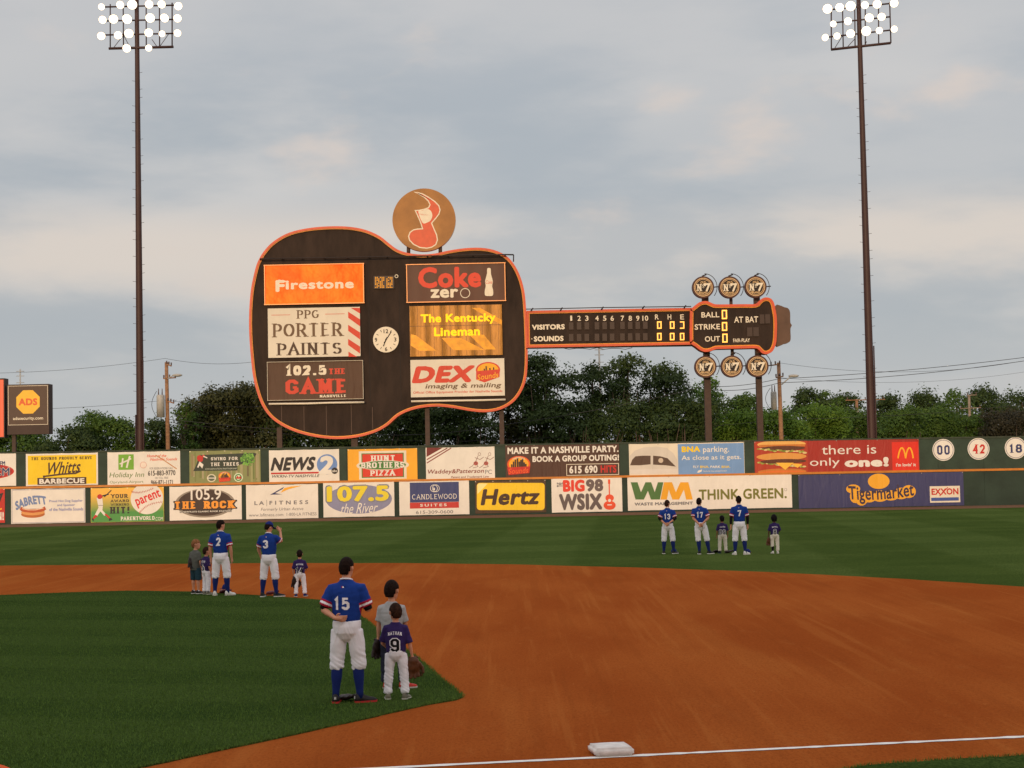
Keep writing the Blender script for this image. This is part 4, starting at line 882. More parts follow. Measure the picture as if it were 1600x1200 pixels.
b.poly(smooth_ring([(761.5, 419.5), (766.5, 419.5), (767, 427), (768.5, 433), (770, 440), (769, 447), (770.5, 454), (770, 461.5), (764, 462.5), (758, 461.5), (757.5, 454), (759, 447), (758, 440), (759.5, 433), (761, 427)], 3), M_LETTER, 2, 'bottle_print'); b.text('Coke', 759, 438, 769.3, 443.5, R2, 3, 'bottle_print', shear=.2); sb_build(b, p)
M_GOLD = ribbed((150, 102, 30), 1.05, .05, .22, .45, 'X', .35, .5)
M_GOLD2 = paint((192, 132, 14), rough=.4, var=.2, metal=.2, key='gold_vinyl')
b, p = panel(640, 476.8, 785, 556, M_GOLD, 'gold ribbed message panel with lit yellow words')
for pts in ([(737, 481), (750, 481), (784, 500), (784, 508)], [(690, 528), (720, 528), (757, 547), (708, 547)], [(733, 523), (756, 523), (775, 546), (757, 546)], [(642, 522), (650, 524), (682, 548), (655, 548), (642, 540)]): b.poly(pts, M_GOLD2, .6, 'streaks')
for i in range(12): b.rect(640+i*12.6, 477, 640.5+i*12.6, 555.5, paint((96, 62, 26), rough=.5), .3, 'seams')
b.rect(640.5, 508.3, 784.5, 509, paint((96, 62, 26), rough=.5), .45, 'seams')
b.text('The Kentucky', 657, 490, 774.5, 507, M_YLIT, 2, weight=.035); b.text('Lineman', 678, 511, 750, 525, M_YLIT, 2, weight=.035); sb_build(b, p)
b, p = panel(641.5, 561, 788.5, 619.5, PW, 'cream panel with a heavy red italic word and a round crest')
b.text('DEX', 646.5, 571.5, 740, 598, PR, 2, weight=.055, shear=.3); b.text('imaging & mailing', 665, 598.8, 783, 608.3, PB, 2, weight=.02, shear=.3); b.text('Official Office Equipment Provider for Nashville Sounds', 645.5, 610.3, 785, 615, PR, 2, weight=.01)
b.ell(762.5, 578, 19, 12.5, PR, 2, 'emblem'); b.ell(762.5, 578, 16.5, 10.5, AMBER, 2.5, 'emblem'); b.poly([(744, 580), (781, 577), (780.5, 589), (757, 597.5), (744, 593)], PR, 3.4, 'emblem')
for i, h_ in enumerate((4, 8, 11, 15, 7, 12, 9, 13, 6)): b.rect(750+i*2.9, 587-h_, 752.2+i*2.9, 588, PBR, 3+.03*i, 'emblem')
b.text('Sounds', 746, 583, 779, 592, AMBER, 4, 'emblem', weight=.01, shear=.2, rot=.12); sb_build(b, p)
mb = MB()                                                          # two white light tubes under the lower panels
for xs, ys in (((420, 480, 515, 569), (631.2, 630.6, 629.4, 628.6)), ((642.5, 700, 745, 790), (627.2, 626.2, 625.6, 624.4))):
    mb.tube([P(x, y, SB_Y-.45) for x, y in zip(xs, ys)], .07, M_LETTER)
sb_part(mb, 'light_tube')
# clock
b = Board(SB_Y-.16); x, z = b.c(603, 530.6); rr_ = 20.2*b.k; mb = MB()
mb.prism([(x+rr_*math.cos(i*math.pi/24), z+rr_*math.sin(i*math.pi/24)) for i in range(48)], b.Y, b.Y+.15, M_LETTER)
clock = sb_part(mb, 'clock')
for t, px, py, w in (('12', 603, 517.5, 3.6), ('3', 617.5, 530.5, 1.9), ('6', 603.3, 545.3, 1.9), ('9', 587.5, 531, 1.9)): b.text(t, px-w, py-3.2, px+w, py+3.2, M_DARK, 2, 'numerals', weight=.02)
for hr in (1, 2, 4, 5, 7, 8, 10, 11):
    a = R(90-30*hr); b.line([(603+13.5*math.cos(a), 530.6-13.5*math.sin(a)), (603+17*math.cos(a), 530.6-17*math.sin(a))], .9, M_DARK, 2, 'numerals')
b.line([(605, 526.5), (599, 541)], 1.6, M_DARK, 3, 'hands'); b.line([(600, 536), (611.5, 518)], 1.5, M_DARK, 3.4, 'hands'); b.ell(603, 530.6, 1.4, 1.4, M_DARK, 3.8, 'hands'); sb_build(b, clock)
# temperature display: rows of bulbs
b = Board(SB_Y-.12); mb = MB(); a, lo, c, hi = b.box4(584, 431, 616, 451); mb.box(((a+c)/2, b.Y+.05, (lo+hi)/2), (c-a, .1, hi-lo), M_CELL); disp = sb_part(mb, 'digit_display')
rr = random.Random(5)
for i in range(11):
    for j in range(8):
        if i in (6,) or rr.random() < .18: continue
        b.rect(586+i*2.55, 432.8+j*2.2, 587.6+i*2.55, 434.4+j*2.2, M_GOLDLIT, 1, 'bulbs')
b.ring(619.5, 431.6, 2.8, 2.8, .9, M_LETTER, 1, 'degree_mark'); sb_build(b, disp)
# ladder rail with brackets along the top of the panels
mb = MB()
rail = [P(x, y, SB_Y-.7) for x, y in ((406, 404.5), (500, 403.2), (600, 401.2), (700, 399.6), (790, 397.8), (802.5, 398))]
mb.tube(rail, .05, M_DARK)
for x in (407, 441, 472, 507, 543, 577, 605, 668, 700, 739, 789): mb.tube([P(x, 404.5-(x-406)*.0165, SB_Y-.7), P(x, 406-(x-406)*.0165, SB_Y-.1)], .045, M_DARK)
mb.tube([P(802.5, 398, SB_Y-.7), P(802.3, 409, SB_Y-.7)], .04, M_DARK); sb_part(mb, 'rail')
# seams of the body cladding
b = Board(SB_Y-.006)
for x, y0, y1 in ((440, 632, 668), (475, 635, 676), (510, 634, 680), (549, 632, 678), (582, 636, 670)): b.rect(x-.4, y0, x+.4, y1, paint((92, 72, 62), rough=.6), 1, 'cladding_seam')
b.rect(576.5, 405, 577.3, 628, paint((36, 29, 26), rough=.7), 1, 'cladding_seam'); b.rect(624.5, 405, 625.2, 628, paint((36, 29, 26), rough=.7), 1, 'cladding_seam')
sb_build(b, scoreboard)
# legs
mb_args = ((433, 441, 668), (549, 559, 681), (664, 671, 634), (779.7, 786.7, 630))
for xa, xb, yt in mb_args:
    mb = MB(); a = P(xa, yt, SB_Y+.6); c = P(xb, yt, SB_Y+.6); top = a.z; w = c.x-a.x
    for s in (-1, 1): mb.box(((a.x+c.x)/2, SB_Y+.6+s*w*.42, top/2), (w, .05, top), M_STEEL)
    mb.box(((a.x+c.x)/2, SB_Y+.6, top/2), (.04, w*.84-.05, top-.002), M_STEEL); sb_part(mb, 'leg')
# round emblem on top
b = Board(SB_Y-.05); x, z = b.c(662.5, 343.4); rr_ = 49.7*b.k; mb = MB()
mb.prism([(x+rr_*math.cos(i*math.pi/40), z+rr_*math.sin(i*math.pi/40)) for i in range(80)], b.Y, b.Y+.5, paint((160, 110, 56), rough=.55, var=.18, scale=.9, bump=.01, bscale=2, key='weathered_sheet'), M_LETTER)
disc = sb_part(mb, 'round_sign', label='round brown sign with an orange music note holding a baseball')
note = [(275, 118), (315, 121), (360, 132), (420, 165), (480, 206), (518, 245), (531, 288), (520, 328), (490, 368), (452, 412), (472, 462), (498, 520), (506, 570), (490, 615), (450, 642), (400, 652), (335, 645), (275, 615), (236, 575), (225, 535), (240, 495), (275, 470), (315, 462), (355, 460), (338, 405), (312, 345), (286, 290), (330, 286), (378, 277), (415, 262), (426, 238), (412, 208), (375, 172), (325, 142)]
npx = [(600+x_/6, 280+y_/6) for x_, y_ in note]; nin = inset(npx, 1.7)
b.poly(npx, M_LETTER, 1, 'note'); b.poly(nin, M_ORIM, 2, 'note')
b.poly(smooth_ring([(653.5, 330.5), (660, 329), (668, 326.5), (673.5, 330), (675.5, 337), (673, 344), (667, 348), (660, 348)], 3), M_LETTER, 3, 'baseball')
for i in range(9): xx = 656+i*2.0; b.line([(xx, 333.5+.35*i), (xx+.5, 336+.3*i-.04*i*i)], .5, PR, 4, 'baseball')
sb_build(b, disc)
for xp in (638.3, 688): mb = MB(); t_ = P(xp, 385, SB_Y+.25); b_ = P(xp, 398, SB_Y+.25); mb.tube([t_, b_], .13, M_STEEL, 8); sb_part(mb, 'sign_post', disc)
# neck
rim(scoreboard, [(822.6, 485.8), (940, 483.6), (1084, 481.2), (1084, 538.6), (940, 541.4), (823.4, 543.4)], SB_Y+.1, 3.5, 1.3, .9, 'neck', M_SBODY, 1)
def cell(x0, y0, x1, y1, lit):
    b = Board(SB_Y+.02); a, lo, c, hi = b.box4(x0, y0, x1, y1); mb = MB(); mb.box(((a+c)/2, b.Y+.03, (lo+hi)/2), (c-a, .06, hi-lo), M_CELL); d = sb_part(mb, 'digit_display')
    if lit:
        w = x1-x0; h = y1-y0; lw = min(1.9, w*.24)
        b.rect(x0, y0, x1, y0+lw, M_AMBERLIT, 1, 'lit_digit'); b.rect(x0, y1-lw, x1, y1, M_AMBERLIT, 1, 'lit_digit'); b.rect(x0, y0+lw, x0+lw, y1-lw, M_AMBERLIT, 1, 'lit_digit') if lit == 1 else b.rect(x0, y0+h*.42, x0+lw, y1-lw, M_CELL, 1, 'lit_digit'); b.rect(x1-lw, y0+lw, x1, y1-lw, M_AMBERLIT, 1, 'lit_digit')
    sb_build(b, d)
xs_inn = (892.5, 904.9, 916.9, 932.8, 944.8, 956.5, 972.6, 984.7, 996.5, 1008.3)
b = Board(SB_Y+.09)
for i, x_ in enumerate(xs_inn):
    t = str(i+1); w = 2.6 if i < 9 else 4.6
    if t == '1': w = 1.5
    b.text(t, x_-w, 493.2, x_+w, 501.3, M_LETTER, 1, weight=.02)
for t, x_ in (('R', 1026.3), ('H', 1046), ('E', 1065.8)): b.text(t, x_-2.9, 491.2, x_+2.9, 499.3, M_LETTER, 1, weight=.015)
b.text('VISITORS', 831, 506.8, 882.5, 515, M_LETTER, 1, weight=.05); b.text('SOUNDS', 834, 525, 880.5, 533.4, M_LETTER, 1, weight=.05); b.ell(831, 529.6, .9, .9, M_LETTER, 1, 'lettering', n=10)
sb_build(b, scoreboard)
for i, x_ in enumerate(xs_inn):
    for y0 in (503.6-.010*(x_-900), 521.8-.012*(x_-900)): cell(x_-3.6, y0, x_+3.6, y0+11.4, 0)
for x0, x1, l in ((1026.7, 1033.7, 1), (1046.7, 1053.8, 1), (1062.4, 1069.2, 2)): cell(x0, 502.1, x1, 513.7, l); cell(x0, 520.2, x1, 531.6, 1)
# head
z6 = [(408, 455), (425, 430), (460, 400), (500, 373), (555, 363), (600, 377), (640, 393), (720, 395), (900, 393), (1020, 391), (1052, 365), (1088, 337), (1130, 330), (1170, 345), (1195, 385), (1207, 440), (1220, 520), (1222, 620), (1218, 720), (1210, 770), (1190, 820), (1160, 850), (1115, 862), (1080, 850), (1052, 822), (1022, 806), (900, 808), (720, 812), (650, 815), (600, 834), (550, 840), (505, 826), (460, 792), (422, 768), (406, 745)]
rim(scoreboard, [(1010+x_/6, 410+y_/6) for x_, y_ in z6], SB_Y-.1, 4.0, 1.5, 1.0, 'headstock', M_SBODY, 3)
mb = MB(); mb.prism(prow(smooth_ring([(1010+x_/6, 410+y_/6) for x_, y_ in [(1200, 418), (1300, 419), (1335, 432), (1351, 470), (1353, 560), (1367, 588), (1354, 622), (1356, 720), (1335, 750), (1296, 762), (1205, 765)]], 3), SB_Y), SB_Y+.15, SB_Y+.5, paint((92, 68, 54), rough=.6, var=.2, scale=1)); sb_part(mb, 'end_plate')
b = Board(SB_Y-.12)
for t, x0, y0, x1, y1 in (('BALL', 1095.8, 487.5, 1124, 496), ('STRIKE', 1085.3, 506.2, 1125, 515), ('OUT', 1101.3, 525.2, 1125, 533.7), ('AT BAT', 1147, 494.5, 1184.7, 504)): b.text(t, x0, y0, x1, y1, M_LETTER, 1, weight=.02)
b.text('FAIR-PLAY', 1145.5, 528.8, 1171.7, 534.6, M_LETTER, 1, weight=.02); b.rect(1140.8, 482, 1141.4, 541, M_DARK, .5, 'cladding_seam'); b.rect(1141, 482, 1205, 482.5, M_DARK, .5, 'cladding_seam'); sb_build(b, scoreboard)
for x0, y0, x1, y1 in ((1127.8, 484.2, 1136, 498.6), (1128, 503.2, 1136.2, 517), (1128.6, 521.4, 1136.8, 535.2)): 
    sbY = SB_Y; SB_Y = sbY-.22; cell(x0, y0, x1, y1, 1); SB_Y = sbY
sbY = SB_Y; SB_Y = sbY-.22
for x0, y0, x1, y1 in ((1187, 491.3, 1194.5, 505.8), (1195.6, 491, 1203.4, 505.5), (1167.3, 511.5, 1175.8, 525.8), (1177, 511.3, 1185.8, 525.5)): cell(x0, y0, x1, y1, 0)
SB_Y = sbY
for x0, x1, y0, y1 in ((1096.6, 1106.5, 463, 694), (1139.6, 1144.2, 462, 566), (1177.5, 1186.6, 463, 690)):
    a = P(x0, y0, SB_Y+1.2); c = P(x1, y0, SB_Y+1.2); bot = -.02 if y1 > 600 else P(x0, y1, SB_Y+1.2).z; mb = MB(); w = c.x-a.x
    mb.box(((a.x+c.x)/2, SB_Y+1.2, (a.z+bot)/2), (w, w, a.z-bot), M_STEEL); sb_part(mb, 'leg' if y1 > 600 else 'mast')
M_PEG = paint((70, 34, 24), rough=.5, var=.1, key='enamel'); M_PEG2 = paint((214, 178, 128), rough=.45, var=.06, key='enamel')
proto = None
for i, (cx, cy) in enumerate(((1098.8, 448.7), (1140.3, 448.7), (1180.8, 448), (1102.5, 573), (1143.7, 572.5), (1183.8, 572))):
    b = Board(SB_Y-.2); o = P(cx, cy, SB_Y-.2)
    if proto is None:
        x, z = b.c(cx, cy); rr_ = 17.2*b.k; mb = MB()
        mb.prism([(x+rr_*math.cos(j*math.pi/24), z+rr_*math.sin(j*math.pi/24)) for j in range(48)], b.Y, b.Y+.45, M_PEG)
        b.ring(cx, cy, 14.6, 14.6, 1.1, M_PEG2, 1, 'rings', n=48); b.ring(cx, cy, 12.4, 12.4, .7, M_PEG2, 1, 'rings', n=48); b.ell(cx, cy, 11.6, 11.6, M_DARK, .6, 'rings')
        b.text('OLD', cx-4.6, cy-9.6, cx+4.6, cy-6, M_PEG2, 2, weight=.03, curve=.3); b.block('N', cx-10.6, cy-5.2, cx-1.6, cy+6.4, M_LETTER, 2, w=.17, serif=.09, thin=.17); b.text('o', cx-1.3, cy-4.6, cx+1.7, cy-.6, M_LETTER, 2, weight=.02); b.rect(cx-1.2, cy+.4, cx+1.6, cy+1.1, M_LETTER, 2, 'lettering'); b.line([(cx+2.2, cy-1.6), (cx+2.4, cy-4.6), (cx+9.6, cy-4.8), (cx+5, cy+6.2)], 2.9, M_LETTER, 2, 'lettering'); b.text('BRAND', cx-6.6, cy+7.2, cx+6.6, cy+10.6, M_PEG2, 2, weight=.03, curve=-.35)
        tb = MB(); tb.tube([P(cx+2+20*math.cos(R(a))*.98, cy-20*math.sin(R(a))*1.05, SB_Y+.5) for a in range(-40, 100, 10)], .025, M_DARK, 5); tb.tube([P(cx+16, cy, SB_Y+.3), P(cx+24, cy-.8, SB_Y+.3)], .04, M_DARK, 5); tb.tube([P(cx-2, cy-17, SB_Y+.3), P(cx+5, cy-20, SB_Y+.3)], .05, M_DARK, 5)
        off = scoreboard.location+Vector((o.x, 0, o.z)); mb.v = [(a_-o.x, y_-SB_Y, c_-o.z) for a_, y_, c_ in mb.v]
        proto = mb.build('tuning_peg_sign', scoreboard)
        kids = []
        for nm, m_ in list(b.parts.items())+[('guy_wire', tb)]:
            m_.v = [(a_-o.x, y_-SB_Y, c_-o.z) for a_, y_, c_ in m_.v]; kids.append(m_.build(nm, proto))
        proto.location = (o.x-scoreboard.location.x, 0, o.z)
    else:
        q = proto.copy(); COL.objects.link(q); q.location = (o.x-scoreboard.location.x, 0, o.z)
        for k_ in kids: r_ = k_.copy(); COL.objects.link(r_); r_.parent = q
# thin wire rail above and below the neck
mb = MB(); mb.tube([P(822, 483, SB_Y-.5), P(940, 480.6, SB_Y-.5), P(1080, 478.8, SB_Y-.5)], .035, M_DARK, 6); mb.tube([P(822, 544.6, SB_Y-.4), P(1080, 540.6, SB_Y-.4)], .035, M_DARK, 6)
for x_ in (831, 877, 941, 1005, 1070): mb.tube([P(x_+1.5, 481.8-.018*(x_-831), SB_Y-.5), P(x_-1.5, 486-.018*(x_-831), SB_Y)], .05, M_DARK, 6)
mb.tube([P(878+i*11, 543.4+2.6*math.sin(i*math.pi/2.5)**2, SB_Y+.9) for i in range(11)], .022, M_DARK, 5); sb_part(mb, 'wire_rail')

# ================================================================ signs at the left edge
Y_L = 117.0
def post_sign(px0, py0, px1, py1, depth, m, label, post=None):
    a = P(px0, py0, Y_L); c = P(px1, py1, Y_L); k = Y_L/F
    root = empty('billboard', ((a.x+c.x)/2, Y_L, 0), label=label, cat='billboard')
    mb = MB(); cx, cz, w, h_ = 0, (a.z+c.z)/2, c.x-a.x, a.z-c.z
    mb.box((cx, depth/2, cz), (w, depth, h_), m); cab = mb.build('cabinet', root)
    if post:
        for p0, p1 in post:
            q0 = P(p0, py1, Y_L+depth/2); q1 = P(p1, py1, Y_L+depth/2); mb = MB(); mb.box(((q0.x+q1.x)/2-(a.x+c.x)/2, depth/2, c.z/2), (q1.x-q0.x, q1.x-q0.x, c.z+.02), M_STEEL); mb.build('post', root)
    return root
r = post_sign(11, 601, 76.6, 678, 1.0, paint((62, 44, 38), rough=.6, var=.15, scale=1), 'small dark billboard with a yellow octagon standing on one post at left', post=((19.5, 25.2),))
b = Board(Y_L-.012)
b.rect(12.6, 602.4, 74.8, 664, paint((70, 46, 34), rough=.5, var=.1), .5, 'face'); b.frame(12.6, 602.4, 74.8, 664, .7, M_LETTER, 1, 'face')
b.ell(43.8, 628, 19.8, 19.8, paint((240, 186, 46), rough=.5, var=.05), 2, 'octagon', n=8, rot=math.pi/8); b.text('ADS', 29, 622.3, 58.5, 633.5, paint((220, 92, 36), rough=.5), 3, weight=.05); b.text('adssecurity.com', 20.3, 651, 67.5, 657.4, M_LETTER, 3, weight=.02)
for k_, m_ in b.parts.items(): m_.v = [(x-r.location.x, y-r.location.y, z) for x, y, z in m_.v]; m_.build(k_, r)
r = post_sign(-46, 592, 7.5, 684, .9, paint((58, 42, 38), rough=.6), 'bright orange panel in a dark cabinet, mostly outside the left edge of the photo', post=((-36, -30), (-14, -8)))
b = Board(Y_L-.012); b.rect(-44, 593.6, 5.6, 683, paint((232, 78, 30), rough=.4, var=.08), .6, 'face')
for k_, m_ in b.parts.items(): m_.v = [(x-r.location.x, y-r.location.y, z) for x, y, z in m_.v]; m_.build(k_, r)

# ================================================================ floodlight towers
M_POLE = paint((62, 40, 37), rough=.55, var=.15, scale=1.2, key='weathering_steel'); M_LENS = paint((255, 238, 214), emit=1.9, var=.0, key='lit_reflector'); M_BULB = paint((255, 248, 236), emit=14, var=.0, key='lit_bulb'); M_HOUS = paint((150, 140, 128), rough=.35, metal=.6, key='aluminium')
def tower(px_b, py_b, px_t, py_t, w_b, w_t, Y, yaw, lamps, bars, label, extra_rows, cross):
    bpt = P(px_b, py_b, Y); tpt = P(px_t, py_t, Y); x0 = bpt.x; k = Y/F
    root = empty('floodlight_tower', (x0, Y, 0), label=label, cat='floodlight tower', group='floodlight towers behind the outfield wall')
    H = tpt.z+4.2
    mb = MB(); n = 12
    mb.tube([(0, 0, z) for z in [H*i/n for i in range(n+1)]], [(w_b+(w_t-w_b)*(i/n))*k/2 for i in range(n+1)], M_POLE, 12)
    mb.build('pole', root)
    mb = MB()
    zc = 5.5
    while zc < H-6:
        s = 1 if int(zc*2) % 2 else -1; rr_ = (w_b+(w_t-w_b)*zc/H)*k/2
        mb.tube([(s*rr_*.8, -.05, zc), (s*(rr_+.20), -.08, zc+.03)], .014, M_POLE, 5); zc += .62
    for s in (-1, 1): mb.tube([(s*w_b*k*.42, -w_b*k*.36, 0), (s*w_b*k*.44, -w_b*k*.34, 9.5+2*s)], .05, M_POLE, 6)
    mb.build('climbing_pegs', root)
    cy, sy = math.cos(yaw), math.sin(yaw)
    def at(px, py):          # a point of the lamp rack, which stands turned by yaw about the pole
        s = 0.0
        for _ in range(4):
            q = P(px, py, Y-.45-s*sy); s = (q.x-x0)/cy
        return Vector((q.x-x0, q.y-Y, q.z))
    rack = MB()
    for (xa, ya, xb, yb, wv) in bars: rack.tube([at(xa, ya)+Vector((0, .35, 0)), at(xb, yb)+Vector((0, .35, 0))], wv, M_POLE, 6)
    rack.build('rack', root)
    for (px, py, rp) in lamps+extra_rows:
        c = at(px, py); rad = rp*k*rnd.uniform(.84, 1.1)
        aim = Vector((-(x0+c.x)*.5+rnd.uniform(-25, 25), -Y+45+rnd.uniform(-15, 15), -c.z)).normalized()
        h_ = MB(); pts = [(-.55, .30), (-.45, .5), (-.2, .85), (0, 1.0)]
        h_.tube([c+aim*(d*rad*2.0) for d, _ in pts], [q*rad for _, q in pts], M_HOUS, 14)
        h_.tube([c-aim*rad, c-aim*rad+Vector((0, .35, -.15))], .05, M_POLE, 6); ho = h_.build('floodlight', root)
        l_ = MB(); u = aim.orthogonal().normalized(); v = aim.cross(u)
        ring0 = [c+aim*.015+(u*math.cos(2*math.pi*i/28)+v*math.sin(2*math.pi*i/28))*rad*.93 for i in range(28)]; ring1 = [c+aim*(.015+rad*.18)+(u*math.cos(2*math.pi*i/28)+v*math.sin(2*math.pi*i/28))*rad*.6 for i in range(28)]
        l_.add(ring0+ring1+[c+aim*(.015+rad*.26)], [(i, (i+1) % 28, 28+(i+1) % 28, 28+i) for i in range(28)]+[], M_LENS, True); l_.add(ring1+[c+aim*(.015+rad*.26)], [(i, (i+1) % 28, 28) for i in range(28)], M_BULB, True); l_.build('lens', ho)
    return root
lam = [(130+x/8.89, y/8.89, 7.6 if big else 6.3) for x, y, big in ((255, 95, 0), (515, 68, 1), (680, 65, 1), (915, 60, 1), (1090, 60, 1), (1320, 85, 0), (270, 275, 0), (420, 265, 1), (610, 265, 1), (930, 250, 1), (1130, 250, 1), (1310, 255, 0), (250, 500, 0), (485, 490, 0), (635, 465, 1), (910, 455, 1), (1095, 470, 0), (1310, 460, 0), (605, 672, 0), (910, 668, 0))]
ex = [(x, y-24, r_) for x, y, r_ in lam[:6]]+[(x, y-24, r_) for x, y, r_ in lam[:6:2]]
bars = [(130+a/8.89, b_/8.89, 130+c_/8.89, d/8.89, w) for a, b_, c_, d, w in ((340, 658, 1240, 634, .10), (250, 470, 1315, 446, .06), (255, 275, 1315, 250, .06), (250, 80, 1320, 52, .06), (360, 40, 360, 658, .045), (540, 50, 545, 655, .045), (720, 45, 720, 650, .045), (860, 40, 862, 645, .045), (1045, 35, 1048, 640, .045), (1222, 20, 1222, 636, .05), (400, 655, 545, 470, .025), (640, 650, 545, 470, .025), (940, 530, 1010, 630, .025), (1170, 460, 1050, 630, .025))]
bars += [(154, -18, 268, -20.5, .07)]
tower(219.5, 700, 215, 70, 13.6, 6.6, 124.0, R(1.5), lam, bars, 'tall brown floodlight tower left of the guitar scoreboard, its lamps lit', ex, None)
lam2 = [(1260+x/9.41, y/9.41, 7.6 if big else 6.3) for x, y, big in ((310, 130, 1), (490, 110, 1), (650, 90, 1), (860, 75, 1), (1040, 62, 1), (1290, 48, 0), (395, 352, 0), (612, 312, 0), (925, 262, 1), (1105, 247, 1), (275, 552, 0), (450, 530, 0), (650, 495, 1), (880, 457, 1), (1072, 450, 0), (1290, 428, 0))]
ex2 = [(x, y-24, r_) for x, y, r_ in lam2[:6]]
bars2 = [(1260+a/9.41, b_/9.41, 1260+c_/9.41, d/9.41, w) for a, b_, c_, d, w in ((375, 712, 1255, 615, .10), (270, 535, 1295, 420, .06), (380, 320, 1245, 228, .06), (310, 128, 1290, 28, .06), (378, 110, 380, 712, .05), (545, 95, 555, 680, .045), (725, 80, 730, 660, .045), (880, 60, 880, 640, .045), (1075, 35, 1078, 625, .045), (1240, 15, 1258, 615, .05), (430, 690, 550, 500, .025), (610, 680, 720, 560, .025), (900, 590, 880, 640, .025))]
bars2 += [(1297, -8, 1392, -21, .07)]
tower(1362, 680, 1341, 70, 14.6, 6.8, 124.0, R(19), lam2, bars2, 'tall brown floodlight tower right of the guitar headstock, its lamps lit', ex2, None)

# ================================================================ utility poles, wires, aerials
M_WOOD = paint((150, 112, 82), rough=.85, var=.25, scale=5, bump=.02, bscale=8, key='weathered_wood'); M_WOOD2 = paint((140, 124, 108), rough=.85, var=.2, scale=5, key='weathered_wood'); M_TANK = paint((170, 168, 162), rough=.5, var=.12, key='grey_enamel'); M_WIRE = paint((46, 44, 44), rough=.6, key='cable'); M_INS = paint((92, 70, 62), rough=.3, key='porcelain')
def utility_pole(px_b, px_t, py_t, Y, w, arms, label, tank=None, lamp=None, mat=M_WOOD):
    t = P(px_t, py_t, Y); x0 = P(px_b, 690, Y).x; k = Y/F
    root = empty('utility_pole', (x0, Y, 0), label=label, cat='utility pole')
    mb = MB(); lean = (t.x-x0)*1.0
    ax = lambda z: lean*(z/t.z)
    mb.tube([(ax(z), 0, z) for z in (0, t.z*.5, t.z)], [w*k*.55, w*k*.5, w*k*.42], mat, 10); mb.build('pole', root)
    for (pxa, pya, pxb, pyb) in arms:
        a = P(pxa, pya, Y-.25); c = P(pxb, pyb, Y-.25); m_ = MB(); m_.tube([(a.x-x0, -.25, a.z), (c.x-x0, -.25, c.z)], .055, mat, 6)
        ar = m_.build('crossarm', root)
        m_ = MB()
        for f_ in (.05, .5, .95): q = a.lerp(c, f_); m_.tube([(q.x-x0, -.25, q.z+.05), (q.x-x0, -.25, q.z+.28)], [.05, .06], M_INS, 6)
        m_.build('insulator', ar)
    if tank:
        a = P(tank[0], tank[1], Y-.3); c = P(tank[2], tank[3], Y-.3); m_ = MB(); m_.tube([((a.x+c.x)/2-x0, -.3, c.z), ((a.x+c.x)/2-x0, -.3, a.z-.08), ((a.x+c.x)/2-x0, -.3, a.z)], [(c.x-a.x)/2, (c.x-a.x)/2, (c.x-a.x)/2*.85], M_TANK, 14)
        ta = m_.build('transformer', root); m_ = MB()
        for s in (-.5, .4): m_.tube([((a.x+c.x)/2-x0+s*(c.x-a.x)/2, -.3, a.z-.05), ((a.x+c.x)/2-x0+s*(c.x-a.x)/2, -.3, a.z+.5)], [.05, .03], M_INS, 6)
        m_.build('bushing', ta)
        m_ = MB(); m_.tube([((a.x-x0)-.1*math.sin(i*math.pi/8)*4, -.25, c.z+(a.z-c.z+.3)*i/8) for i in range(9)], .02, M_WIRE, 5); m_.build('jumper_cable', root)
    if lamp:
        pts = [P(q[0], q[1], Y-.3) for q in lamp]; m_ = MB(); m_.tube([(q.x-x0, -.3, q.z) for q in pts], .05, M_TANK, 6); la = m_.build('lamp_arm', root)
        e = pts[-1]; m_ = MB(); m_.ball((e.x-x0+.15, -.3, e.z-.02), (.42, .2, .13), M_TANK); m_.build('lamp_head', la)
    return root
utility_pole(263.5, 260, 566, 136, 6.6, [(255, 591.5, 275, 590), (260, 569, 268, 572), (262, 627, 272, 630)], 'wooden utility pole with a grey transformer, beside the left floodlight tower', tank=(244.5, 617, 257.5, 652), lamp=[(262, 592), (268, 588), (274, 586)])
utility_pole(1222, 1216.5, 566.5, 132, 6.8, [(1204, 571, 1219, 569), (1212, 590, 1224, 588)], 'wooden utility pole with a grey transformer, right of the headstock', tank=(1204, 612, 1214, 640), lamp=[(1221, 601), (1229, 594), (1237, 587)])
utility_pole(1340.5, 1338.5, 624, 170, 5.2, [(1321, 625.5, 1383, 624)], 'distant wooden pole with one long crossarm half behind the right tower', tank=(1336.5, 640, 1343, 656))
utility_pole(1517, 1514, 617, 178, 4.6, [(1500, 638.5, 1533, 637), (1511, 618, 1526, 617)], 'distant pale pole with a street lamp on a curved arm', lamp=[(1517, 659), (1522, 653), (1529, 650.5), (1533, 651)], mat=M_WOOD2)
def mast(px, py_t, Y, w, label):
    t = P(px, py_t, Y); root = empty('aerial_mast', (t.x, Y, 0), label=label, cat='mast'); mb = MB(); mb.tube([(0, 0, 0), (0, 0, t.z)], [w*1.4, w], M_TANK, 6); mb.build('mast_tube', root)
    mb = MB()
    for f_ in (.9, .95, .985): mb.tube([(-.5, 0, t.z*f_), (.5, 0, t.z*f_)], .04, M_TANK, 5)
    mb.build('aerial', root)
mast(936, 543, 190, .10, 'thin grey mast rising behind the trees under the guitar neck'); mast(31.5, 577, 210, .09, 'thin distant mast above the small dark billboard')
def wire(pts, Y0, Y1, label, sag=.0, rad=.022):
    mb = MB(); n = 24; q = [P(x, y, Y0+(Y1-Y0)*i/(len(pts)-1)) for i, (x, y) in enumerate(pts)]; out = []
    for i in range(len(q)-1):
        for j in range(n): t = j/n; v = q[i].lerp(q[i+1], t); v.z -= sag*4*t*(1-t); out.append(v)
    out.append(q[-1]); mb.tube(out, rad, M_WIRE, 5); o = mb.build('power_line', label=label, cat='cable', group='power lines beyond the wall'); return o
